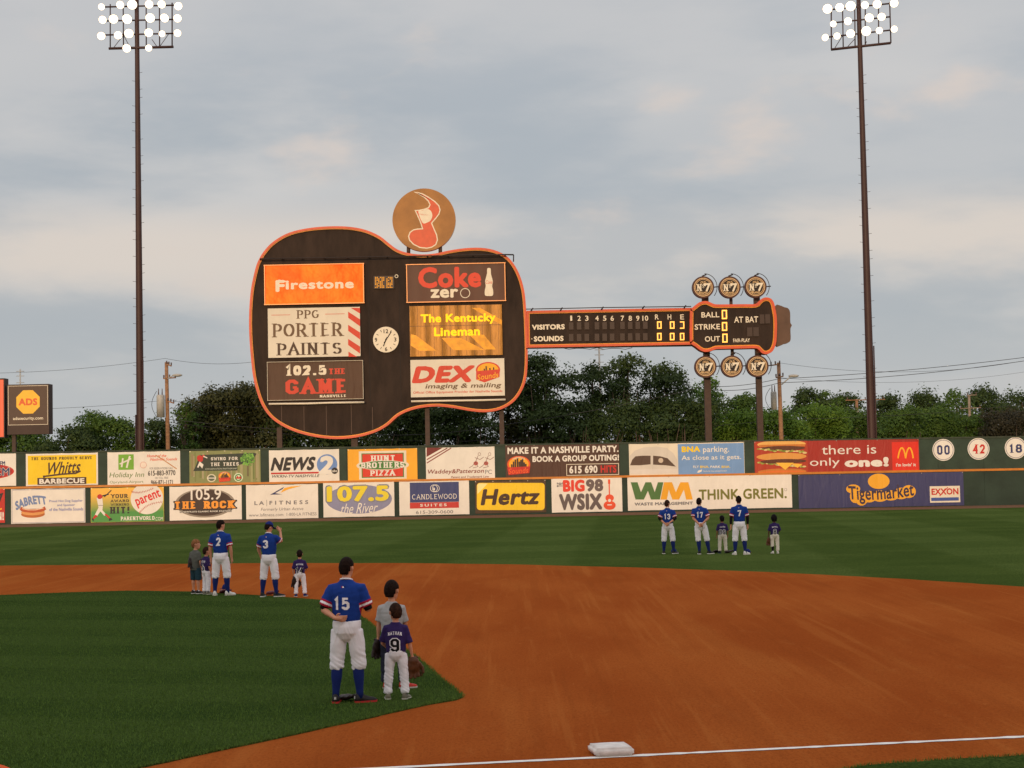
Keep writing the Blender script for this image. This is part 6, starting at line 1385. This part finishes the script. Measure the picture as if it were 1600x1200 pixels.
def glove(loc, size, mat, label, rot=(0, 0, 0)):
    """a fielder's mitt: padded palm, four fat fingers, thumb and web"""
    mb = MB(); s = size
    mb.ball((0, 0, 0), (s*.30, s*.14, s*.30), None, 14, 9); mb.ball((0, .03*s, -.18*s), (s*.24, s*.13, s*.2), None, 12, 8)
    for i, (x0, x1, ln) in enumerate(((-.20, -.33, .47), (-.08, -.14, .56), (.05, .05, .56), (.17, .22, .50))): mb.tube([(x0*s, 0, .1*s), ((x0+x1)/2*s, -.03*s, (.1+ln)/2*s), (x1*s, .02*s, ln*s)], [.085*s, .082*s, .062*s], None, 10)
    mb.tube([(.22*s, 0, -.1*s), (.38*s, -.04*s, .12*s), (.42*s, .02*s, .36*s)], [.10*s, .09*s, .06*s], None, 10)
    me = solid(mb, s*.03, 2, lambda c: s*.012*noise.noise(c*(14/s*.3)))
    r_ = obj('baseball_glove', me, label=label, cat='baseball glove', group='baseball gloves', mats=mat); r_.location = loc; r_.rotation_euler = rot
    w = MB()
    for i in range(5): w.tube([(.22*s, -.05*s, (.30+.045*i)*s), (.31*s, -.075*s, (.28+.045*i)*s), (.41*s, -.04*s, (.2+.045*i)*s)], .014*s, mat, 6)
    for x in (.25, .31, .37): w.tube([(x*s, -.06*s, .2*s), (x*s, -.06*s, .5*s)], .014*s, mat, 6)
    w.build('web', r_)
    c = MB(); c.tube([(-.2*s, 0, -.34*s), (0, -.1*s, -.36*s), (.2*s, 0, -.34*s)], .035*s, mat, 8); c.build('wrist_strap', r_)
    return r_
def ground_cap(px, py, m, label, rz=0.0, z=.0, edge=None):
    g = G(px, py); mb = MB(); rings(mb, [(0, 0, q, a, b) for q, a, b in ((.0, .088, .10), (.03, .090, .102), (.07, .082, .092), (.11, .055, .062), (.13, .02, .02))], m, 18)
    r_ = mb.build('baseball_hat', label=label, cat='cap', group='caps laid on the grass'); r_.location = (g.x, g.y, z); r_.rotation_euler = (0, 0, R(rz))
    b = MB(); n = 13; br = [Vector((.085*math.cos(math.pi*i/(n-1)), .085+.085*math.sin(math.pi*i/(n-1)), .006)) for i in range(n)]; bi = [Vector((.085*math.cos(math.pi*i/(n-1)), .085*math.sin(math.pi*i/(n-1))+.0, .016)) for i in range(n)]; t = Vector((0, 0, .006)); vs = br+bi+[v+t for v in br]+[v+t for v in bi]; fs = []
    for i in range(n-1): fs += [(i, n+i, n+i+1, i+1), (2*n+i, 2*n+i+1, 3*n+i+1, 3*n+i), (i, i+1, 2*n+i+1, 2*n+i)]
    b.add(vs, fs, edge or m, True); b.build('brim', r_)
    return r_

ADU = dict(shirt=C_BLUE, pants=C_WHITE, legs='knicker', socks=C_NAVY, shoes=(RUBBER, SOLE_R), bands=True, num_at=(-.055, .635, .055, .735), turf=False)
KIDO = dict(shirt=C_PURPLE, pants=C_WHITE, legs='long', socks=C_PURPLE, shoes=(SHOE_G, SOLE_W), outline=True, num_at=(-.05, .49, .05, .64), name_at=(-.075, .672, .075, .712), sleeve=.95, hem=.485, loose=1.06)
def O(base, **k): d = dict(base); d.update(k); return d
BEHIND = lambda x, z, y=-.098: None
BLG, KDG = 'players in blue jerseys', 'children standing with the players'
# nearest trio on the infield grass
p15 = person(546, 1096.5, 226, 'nearest tall player in a blue jersey numbered 15, one arm folded behind his back', ADULT, heading=-7, turn=-12, near=True, z_=None if False else None) if False else person(544, 1101, 226, 'nearest tall player in a blue jersey numbered 15, one arm folded behind his back', ADULT, heading=-7, turn=-14, near=True,
    arms=(((-.158, -.030, .640), (-.058, -.108, .588), ((1, -.04, -.10), (0, -.15, 1), (0, -1, -.1))), ((.152, .012, .635), (.045, .115, .70))),
    feet=((-.086, 0, -6), (.080, .02, 62)), outfit=O(ADU, under=(.7, 1.0), mark=True, turf=True, num_at=(-.072, .640, .036, .738)), num='15', group=BLG, curls=(.45, .4))
kid_grey = person(614, 1078, 168, 'boy in a grey T-shirt and dark trousers standing behind the boy numbered 9', KID, heading=-12, turn=-10, near=True, arms=(((-.128, .0, .585), (-.140, .02, .46)), ((.12, .04, .58), (.06, .11, .62))),
    feet=((-.065, 0, -10), (.10, .01, 55)), outfit=dict(shirt=C_GREY, pants=C_JEAN, legs='long', socks=C_BLACK, shoes=(SHOE_RED, SOLE_W), hem=.44, loose=1.02, sleeve=.8, turf=True), hair=H_DARK, group=KDG)
kid9 = person(620, 1095, 149, 'boy in a purple jersey numbered 9 and white trousers beside the player numbered 15', KID, heading=-4, turn=24, near=True, arms=(((-.148, .02, .585), (-.105, .10, .52)), ((.145, 0, .57), (.165, .03, .44))),
    feet=((-.090, 0, -12), (.088, 0, 12)), outfit=O(KIDO, turf=True), num='9', name_txt='NATHAN', hair=H_BROWN, group=KDG)
# the group by second base
def far(*a, **k): return person(*a, **k)
p2 = far(345.5, 932, 118, 'bareheaded player in a blue jersey numbered 2 with both arms hanging', ADULT, heading=-8, turn=-35, feet=((-.085, 0, -15), (.085, .02, 40)), outfit=O(ADU, shoes=(SHOE_W, SOLE_W), num_at=(-.045, .655, .025, .765), turf=True), num='2', group=BLG)
p3 = far(421, 934, 117, 'player in a blue jersey numbered 3 touching the peak of his blue cap', ADULT, heading=-14, turn=-30, tilt=16, cap=cloth((22, 40, 112)), sway=.0, arms=(((-.158, .02, .635), (-.150, .09, .52)), ((.155, .05, .725), (.115, .13, .86), ((-.55, .2, .6), (0, .3, 1), (-.3, -1, 0)))),
    feet=((-.10, 0, -8), (.09, .02, 55)), outfit=O(ADU, shoes=(RUBBER, SHOE_W), num_at=(-.055, .645, .02, .755), turf=True), num='3', group=BLG)
far(306, 929, 85, 'fair-haired boy in a dark grey T-shirt and teal shorts looking right', KID, heading=-38, turn=-42, hair=H_FAIR, arms=(((-.15, .0, .585), (-.165, .06, .50)), None), feet=((-.065, 0, -5), (.065, 0, 10)), outfit=dict(shirt=C_DGREY, pants=C_TEAL, legs='shorts', socks=C_WHITE, shoes=(RUBBER, SHOE_W), hem=.43, loose=1.1, sleeve=.85, turf=True), group=KDG)
far(322.5, 930, 74, 'smallest boy in purple jersey with a side-on number, beside the player numbered 2', KID, heading=-48, turn=-10, hair=H_BROWN, feet=((-.07, 0, -10), (.07, 0, 15)), outfit=O(KIDO, turf=True), num='5', name_txt='ICE', group=KDG)
far(469, 933.5, 73, 'boy in a purple jersey numbered 14 standing alone at the edge of the clay', KID, heading=6, turn=0, hair=H_DARK, arms=(((-.140, .0, .58), (-.135, .03, .46)), ((.15, .02, .585), (.13, .10, .56))), feet=((-.085, 0, -10), (.10, 0, 20)), outfit=O(KIDO, num_at=(-.085, .49, .07, .64), shoes=(C_NAVY, SOLE_W), turf=True), num='14', name_txt='KEEGAN', group=KDG)
# the group in the outfield
BH = lambda x: (((-.150+x, -.035, .655), (-.050+x, -.100, .565), ((.75, -.1, -.6), (0, -.3, 1), (0, -1, 0))), ((.150+x, -.035, .655), (.030+x, -.102, .57), ((-.75, -.1, -.6), (0, -.3, 1), (0, -1, 0))))
p13 = far(1045, 865, 84, 'outfield player in a blue jersey numbered 13 with hands clasped behind his back', ADULT, heading=-6, turn=-25, hair=H_BROWN, sway=-.01, arms=BH(-.01), feet=((-.09, 0, -5), (.095, 0, 40)), outfit=O(ADU, under=(.7, 1.3), num_at=(-.060, .64, .05, .755), shoes=(RUBBER, SHOE_W), z=-.006), num='13', group=BLG)
p17 = far(1098, 865.5, 88, 'outfield player in a blue jersey numbered 17 leaning back with hands clasped low', ADULT, heading=-4, turn=-16, sway=-.045, arms=(((-.155, -.035, .64), (-.058, -.10, .535), ((.75, -.1, -.6), (0, -.3, 1), (0, -1, 0))), ((.115, -.035, .64), (.005, -.102, .54), ((-.75, -.1, -.6), (0, -.3, 1), (0, -1, 0)))), feet=((-.055, 0, -5), (.115, .02, 50)), outfit=O(ADU, num_at=(-.06, .645, .05, .76), shoes=(RUBBER, SHOE_W), z=-.006), num='17', group=BLG)
p7 = far(1156.5, 866.5, 92, 'tallest outfield player in a blue jersey numbered 7 with black undersleeves, arms hanging', ADULT, heading=0, turn=-4, hair=H_DARK, feet=((-.085, 0, -8), (.09, 0, 45)), outfit=O(ADU, under=(.7, 1.75), num_at=(-.035, .65, .03, .755), shoes=(SHOE_W, SOLE_W), z=-.006), num='7', group=BLG)
far(1129.5, 864, 59, 'boy in a purple jersey numbered 89 between the players numbered 17 and 7', KID, heading=0, hair=H_BLACK, skin=SKIN2, feet=((-.08, 0, -8), (.08, 0, 20)), outfit=O(KIDO, num_at=(-.09, .49, .075, .63), pants=C_CREAM, shoes=(RUBBER, C_NAVY), z=-.006), num='89', name_txt='TREVOR', group=KDG)
far(1211, 864.5, 60, 'curly-haired boy in a purple jersey at the right end of the outfield group', KID, heading=0, hair=H_BLACK, skin=SKIN3, afro=True, arms=(((-.145, .0, .58), (-.155, .02, .44)), ((.15, .02, .59), (.11, .1, .55))), feet=((-.055, 0, -8), (.07, 0, 12)), outfit=O(KIDO, num_at=(-.04, .49, .04, .635), pants=C_CREAM, cuffs=(.17, None), socks=(C_BLACK, C_WHITE), shoes=(SHOE_W, SOLE_W), z=-.006), num='8', name_txt='XAVIER', group=KDG)
# gloves held in hands, and what lies on the ground
def held(pr, i, size, mat, label, rz=0.0, drop=.09):
    root, h, (sh, el, wr) = pr; w = root.location + (Matrix.Rotation(root.rotation_euler.z, 3, 'Z') @ wr[i])
    return glove((w.x+(.015 if i else -.015), w.y, w.z-drop), size, mat, label, (math.pi, 0, rz))
held(kid9, 1, .30, LEATHER, 'brown leather glove hanging from the hand of the boy numbered 9', R(10), .12)
held(kid_grey, 0, .29, LEATHER_D, 'dark glove on the left hand of the boy in the grey T-shirt', R(50), .12)
for o_, i, m, lab in ((None, 0, None, None),): pass
def held_at(px, py, Y, size, mat, label, rot): p = P(px, py, Y); return glove(p, size, mat, label, rot)
held_at(299, 878, G(306, 929).y-.05, .30, LEATHER_D, 'black glove held by the fair-haired boy in the dark T-shirt', (math.pi*.9, 0, R(30)))
held_at(461.5, 908, G(469, 933.5).y-.02, .30, LEATHER_D, 'dark round glove hanging from the left hand of the boy numbered 14', (math.pi, 0, R(15)))
held_at(1201, 845, G(1211, 864.5).y, .29, LEATHER, 'brown glove hanging beside the curly-haired boy', (math.pi, 0, R(30)))
def ground_glove(px, py, size, mat, label, rz, z=.02): g = G(px, py); return glove((g.x, g.y, z+size*.16), size, mat, label, (R(78), 0, R(rz)))
ground_glove(541, 1098, .30, LEATHER_D, 'black glove on the grass between the feet of the player numbered 15', 60, .022)
ground_glove(350, 928.5, .34, LEATHER_R, 'maroon glove on the ground between the feet of the player numbered 2', 40, .022)
c = ground_cap(353, 927.5, cloth((24, 44, 116)), 'blue cap resting on the maroon glove by the player numbered 2', 60, .115)
ground_glove(424, 931, .34, LEATHER_R, 'maroon glove at the feet of the player numbered 3', 100, .022)
ground_cap(1053, 862.5, cloth((26, 44, 110)), 'blue cap on the grass beside the feet of the player numbered 13', -60, -.005)
ground_glove(1119, 863.5, .34, LEATHER_D, 'black glove on the grass left of the boy numbered 89', 20, -.006)
ground_glove(1138, 864, .32, LEATHER_D, 'black glove on the grass between the boy numbered 89 and the player numbered 7', 90, -.006)
ground_cap(1168.5, 863.5, cloth((26, 40, 104)), 'blue cap with a red brim on the grass right of the player numbered 7', -40, -.005, edge=C_RED)

# ================================================================ trees beyond the wall
def leafmat(ca, cb, cc, name='foliage'):
    m = bpy.data.materials.new(name); m.use_nodes = True; nt = m.node_tree; N = nt.nodes; L = nt.links; b = N['Principled BSDF']
    b.inputs['Roughness'].default_value = .6; b.inputs['Specular IOR Level'].default_value = .2
    at = N.new('ShaderNodeAttribute'); at.attribute_name = 'tone'
    cr = N.new('ShaderNodeValToRGB'); cr.color_ramp.elements[0].color = (*ca, 1); cr.color_ramp.elements[1].color = (*cc, 1); e = cr.color_ramp.elements.new(.55); e.color = (*cb, 1)
    L.new(at.outputs['Fac'], cr.inputs[0]); L.new(cr.outputs[0], b.inputs['Base Color'])
    tr = N.new('ShaderNodeBsdfTranslucent'); L.new(cr.outputs[0], tr.inputs['Color']); ms = N.new('ShaderNodeMixShader'); ms.inputs[0].default_value = .25
    L.new(b.outputs[0], ms.inputs[1]); L.new(tr.outputs[0], ms.inputs[2]); L.new(ms.outputs[0], N['Material Output'].inputs[0])
    return m
LF_DARK = leafmat((.026, .048, .012), (.045, .074, .018), (.076, .108, .026)); LF_MID = leafmat((.036, .075, .012), (.068, .125, .019), (.12, .175, .032)); LF_BRIGHT = leafmat((.060, .125, .014), (.105, .19, .022), (.17, .25, .04)); LF_OLIVE = leafmat((.036, .042, .014), (.062, .066, .020), (.10, .10, .032)); LF_PURPLE = leafmat((.026, .026, .016), (.040, .036, .020), (.06, .055, .025))
BARK = paint((84, 68, 56), rough=.9, var=.3, scale=6, bump=.03, bscale=9, key='bark')
def tree(px, py_top, half, Y, py_low, mat, label, seed, lobes=9, dens=1.0, leaf=.30, gaps=.35, group='trees beyond the outfield wall', shape=1.0, twigs=0):
    rs = np.random.RandomState(seed); k = Y/F; lobes = int(lobes*1.7); gaps *= .8
    top = P(px, py_top, Y); low = P(px, py_low, Y); hw = half*k; zt = top.z; zl = max(.4, low.z); H = zt-zl; x0 = top.x
    root = empty('tree', (x0, Y, 0), label=label, cat='tree', group=group)
    # lobes of the crown
    cs, rsz = [], []
    dp = min(hw, 6.0)
    for i in range(lobes):
        if i == 0: c = np.array([0, 0, zt-min(hw*.42, H*.28)]); r = np.array([hw*.42, dp*.45, min(hw*.42, H*.28)])
        else:
            t = min(.93, (i+rs.uniform(-.5, .5))/lobes); w = math.sin(math.pi*(.16+.62*(1-t)))**shape; c = np.array([rs.uniform(-.78, .78)*hw*w, rs.uniform(-.7, .7)*dp, zl+H*(.06+.80*t)]); q = rs.uniform(.40, .62)
            r = np.array([hw*q*1.1, dp*q*1.1, min(hw*q, H*.30)])
        r = np.maximum(r, .5); cs.append(c); rsz.append(r)
    area = sum(4*math.pi*((r[0]*r[2]+r[0]*r[1]+r[1]*r[2])/3) for r in rsz)
    n = int(min(30000, area*22.0*dens/(leaf/.3)**2))
    pick = rs.choice(len(cs), n, p=np.array([r[0]*r[2] for r in rsz])/sum(r[0]*r[2] for r in rsz))
    C_ = np.array(cs)[pick]; R_ = np.array(rsz)[pick]
    d = rs.normal(size=(n, 3)); d /= np.linalg.norm(d, axis=1)[:, None]; d[:, 2] = np.where(d[:, 2] < -.3, -d[:, 2]*.6, d[:, 2])
    rad = rs.uniform(.25, 1, n)**.42*(1+.16*rs.normal(size=n))
    Pp = C_+d*R_*rad[:, None]
    # twig-sized clumps leave gaps between them
    f1 = np.sin(Pp[:, 0]*2.1+seed)+np.sin(Pp[:, 1]*2.3+1.7*seed)+np.sin(Pp[:, 2]*2.7+.6*seed)+.8*np.sin(Pp[:, 0]*4.7+Pp[:, 2]*3.9)
    keep = (f1 > -2.1+gaps*1.5+.5*rs.normal(size=n)) | (rs.uniform(size=n) > .85); Pp = Pp[keep]; d = d[keep]; f1 = f1[keep]; n = len(Pp)
    up = rs.normal(size=(n, 3))+d*1.5+np.array([0, -.15, .35]); up /= np.linalg.norm(up, axis=1)[:, None]
    t1 = np.cross(up, rs.normal(size=(n, 3))); t1 /= np.linalg.norm(t1, axis=1)[:, None]; t2 = np.cross(up, t1)
    ln = leaf*.85*rs.uniform(.55, 1.35, n)[:, None]; wd = ln*rs.uniform(.45, .75, n)[:, None]
    verts = np.stack([Pp-t1*ln*.5, Pp+t2*wd*.5+up*ln*.08, Pp+t1*ln*.5, Pp-t2*wd*.5+up*ln*.08], 1).reshape(-1, 3)
    me = bpy.data.meshes.new('crown'); me.vertices.add(4*n); me.vertices.foreach_set('co', verts.astype(np.float32).ravel())
    me.loops.add(4*n); me.loops.foreach_set('vertex_index', np.arange(4*n, dtype=np.int32)); me.polygons.add(n); me.polygons.foreach_set('loop_start', np.arange(0, 4*n, 4, dtype=np.int32))
    tone = np.clip(.42+.13*f1/2+.13*rs.normal(size=n), 0, 1)
    a = me.attributes.new('tone', 'FLOAT', 'POINT'); a.data.foreach_set('value', np.repeat(tone, 4).astype(np.float32))
    me.materials.append(mat); me.update(); me.validate(); obj('crown', me, root)
    mb = MB(); tr = max(.12, .035*H)
    mb.tube([(0, 0, -.1), (rs.uniform(-.2, .2), 0, zl*.6), (rs.uniform(-.4, .4), 0, zl+H*.45), (0, 0, zt-H*.2)], [tr*1.3, tr, tr*.7, tr*.2], BARK, 8)
    for i in range(1, min(len(cs), 8)):
        c = cs[i]; z_ = zl*.5+(c[2]-zl*.5)*.45; mb.tube([(0, 0, z_), (c[0]*.5, c[1]*.5, (z_+c[2])/2+.1), tuple(c)], [tr*.5, tr*.35, tr*.12], BARK, 6)
    for i in range(twigs):
        x_ = rs.uniform(-.9, .9)*hw; y_ = -dp*.9+rs.uniform(-.3, .3); hh = zl+H*rs.uniform(.25, .6); mb.tube([(x_, y_, 0), (x_+rs.uniform(-.3, .3), y_, hh*.6), (x_+rs.uniform(-.9, .9), y_, hh)], [.07, .05, .02], BARK, 5)
        mb.tube([(x_, y_, hh*.5), (x_+rs.uniform(-.9, .9), y_, hh*.95)], [.04, .015], BARK, 5)
    mb.build('trunk', root)
    return root
T = [ # px, top, half, Y, low, material, label, lobes, dens, leaf, gaps, twigs
 (20, 655, 70, 150, 712, LF_MID, 'low green tree behind the small dark billboard', 9, 1.0, .30, .3, 0),
 (110, 664, 46, 146, 712, LF_DARK, 'dark low bush at the foot of the trees right of the small billboard', 8, 1.0, .28, .3, 0),
 (142, 643, 40, 150, 710, LF_MID, 'green tree with a pointed top left of the left floodlight tower', 9, .9, .30, .45, 0),
 (190, 651, 38, 148, 710, LF_MID, 'green bushy tree just left of the left floodlight tower', 9, .9, .30, .4, 0),
 (243, 653, 36, 150, 710, LF_DARK, 'small tree between the left tower and the transformer pole', 8, .9, .30, .4, 0),
 (291, 626, 24, 143, 706, LF_MID, 'slim light tree beside the transformer pole', 7, .8, .28, .6, 0),
 (338, 612, 56, 147, 706, LF_OLIVE, 'broad dark tree whose crown slopes down from the guitar body', 13, 1.1, .32, .15, 0),
 (392, 598, 48, 146, 704, LF_OLIVE, 'tall dark tree touching the left edge of the guitar body', 13, 1.1, .32, .15, 0),
 (465, 640, 62, 148, 704, LF_DARK, 'dark tree behind the left legs of the scoreboard', 10, 1.0, .32, .2, 0),
 (560, 645, 60, 150, 702, LF_DARK, 'dark tree under the lowest curve of the guitar body', 10, 1.0, .32, .2, 0),
 (640, 628, 58, 147, 700, LF_DARK, 'dark tree behind the third leg of the scoreboard', 10, 1.0, .32, .2, 2),
 (720, 626, 55, 149, 700, LF_DARK, 'dark tree seen between the two right legs of the scoreboard body', 10, 1.0, .32, .2, 3),
 (795, 585, 48, 152, 698, LF_OLIVE, 'olive tree half hidden by the right edge of the guitar body', 11, 1.0, .30, .4, 3),
 (848, 548, 58, 150, 660, LF_DARK, 'tall spreading tree right of the guitar body, sky showing through its crown', 12, .70, .32, .75, 2),
 (925, 562, 42, 151, 672, LF_DARK, 'rounded tall tree under the middle of the guitar neck', 11, .8, .32, .6, 2),
 (982, 551, 38, 149, 650, LF_DARK, 'highest tree under the guitar neck with a flat spreading top', 11, .8, .30, .65, 3),
 (1040, 564, 46, 150, 660, LF_DARK, 'tall dark tree ending under the guitar headstock', 11, .85, .32, .5, 3),
 (1000, 628, 70, 146, 700, LF_DARK, 'dark undergrowth tree with bare stems below the tall trees', 10, .8, .28, .5, 7),
 (890, 622, 66, 147, 700, LF_DARK, 'shaded lower tree with bare stems under the guitar neck', 10, .95, .30, .35, 6),
 (1080, 620, 50, 147, 698, LF_DARK, 'shaded lower tree beside the left leg of the headstock', 9, .95, .30, .35, 4),
 (1110, 587, 34, 156, 690, LF_BRIGHT, 'bright green tree between the two headstock legs', 10, 1.0, .32, .3, 0),
 (1166, 612, 40, 175, 696, LF_MID, 'green tree behind the right headstock leg', 10, 1.0, .36, .25, 0),
 (1150, 642, 46, 150, 696, LF_BRIGHT, 'bright green bush in front of the headstock legs', 10, 1.0, .30, .25, 0),
 (1215, 640, 40, 152, 694, LF_BRIGHT, 'bright green bush at the foot of the right transformer pole', 10, 1.0, .30, .25, 0),
 (1258, 605, 34, 190, 690, LF_DARK, 'dark rounded tree standing above the bushes right of the transformer pole', 10, 1.1, .38, .25, 0),
 (1290, 608, 26, 215, 680, LF_MID, 'paler distant tree behind the dark rounded tree', 8, 1.0, .40, .3, 0),
 (1278, 632, 44, 156, 692, LF_BRIGHT, 'wide bright bush left of the right floodlight tower', 10, 1.0, .30, .3, 0),
 (1322, 612, 34, 215, 684, LF_DARK, 'dark distant tree behind the long crossarm pole', 9, 1.1, .42, .2, 0),
 (1332, 640, 40, 160, 690, LF_MID, 'green bush behind the foot of the right floodlight tower', 9, 1.0, .30, .3, 0),
 (1388, 615, 40, 220, 684, LF_DARK, 'distant tree just right of the right floodlight tower', 9, 1.1, .42, .2, 0),
 (1440, 613, 42, 225, 684, LF_DARK, 'distant dark tree with a low dome in the far treeline', 9, 1.1, .42, .2, 0),
 (1398, 640, 46, 165, 690, LF_MID, 'mid green bush behind the emblem banner', 9, 1.0, .30, .3, 2),
 (1455, 636, 46, 168, 690, LF_MID, 'green bush behind the retired number 00', 10, 1.0, .30, .3, 0),
 (1492, 606, 30, 205, 684, LF_MID, 'feathery thin-topped tree left of the pale lamp pole', 9, .8, .40, .6, 0),
 (1536, 604, 42, 215, 684, LF_DARK, 'large dark distant tree behind the pale lamp pole', 10, 1.1, .42, .2, 0),
 (1510, 650, 46, 170, 690, LF_MID, 'green bush behind the retired number 42', 9, 1.0, .30, .3, 0),
 (1596, 612, 36, 220, 684, LF_DARK, 'distant tree in the far treeline at the right edge', 9, 1.1, .42, .2, 0),
 (1578, 640, 40, 164, 690, LF_PURPLE, 'dark brownish-leaved tree at the right edge', 10, 1.0, .28, .4, 2),
 (1640, 632, 50, 168, 690, LF_MID, 'green tree cut off by the right edge', 9, 1.0, .30, .3, 0),
]
for i, (px, tp, hf, Y, lw, m, lab, lb, dn, lf, gp, tw) in enumerate(T): tree(px, tp, hf, Y, lw+12, m, lab, 11+i*7, lb, dn, lf, gp, twigs=tw)
# the wooded rise far behind, one mass
rs = np.random.RandomState(3); n = 26000
xx = rs.uniform(-150, 150, n); yy = rs.uniform(240, 300, n); base_h = 5.5+2.2*np.sin(xx*.09)+1.5*np.sin(xx*.23+1)+.02*(xx+40).clip(0)
zz = base_h*rs.uniform(0, 1, n)**.5*(1+.10*np.sin(xx*1.3)*np.sin(yy*.9)); Pp = np.stack([xx, yy, zz], 1)
t1 = rs.normal(size=(n, 3)); t1 /= np.linalg.norm(t1, axis=1)[:, None]; t2 = np.cross(t1, rs.normal(size=(n, 3))); t2 /= np.linalg.norm(t2, axis=1)[:, None]
vv = np.stack([Pp-t1*.45, Pp+t2*.32, Pp+t1*.45, Pp-t2*.32], 1).reshape(-1, 3)
me = bpy.data.meshes.new('far_woods'); me.vertices.add(4*n); me.vertices.foreach_set('co', vv.astype(np.float32).ravel()); me.loops.add(4*n); me.loops.foreach_set('vertex_index', np.arange(4*n, dtype=np.int32)); me.polygons.add(n); me.polygons.foreach_set('loop_start', np.arange(0, 4*n, 4, dtype=np.int32))
a = me.attributes.new('tone', 'FLOAT', 'POINT'); a.data.foreach_set('value', np.repeat(np.clip(rs.normal(.4, .2, n), 0, 1), 4).astype(np.float32)); me.update(); me.validate()
obj('far_woods', me, mats=LF_DARK, kind='stuff', label='far wooded rise seen through gaps between the nearer trees')
bpy.data.scenes.remove(WORKSHOP)
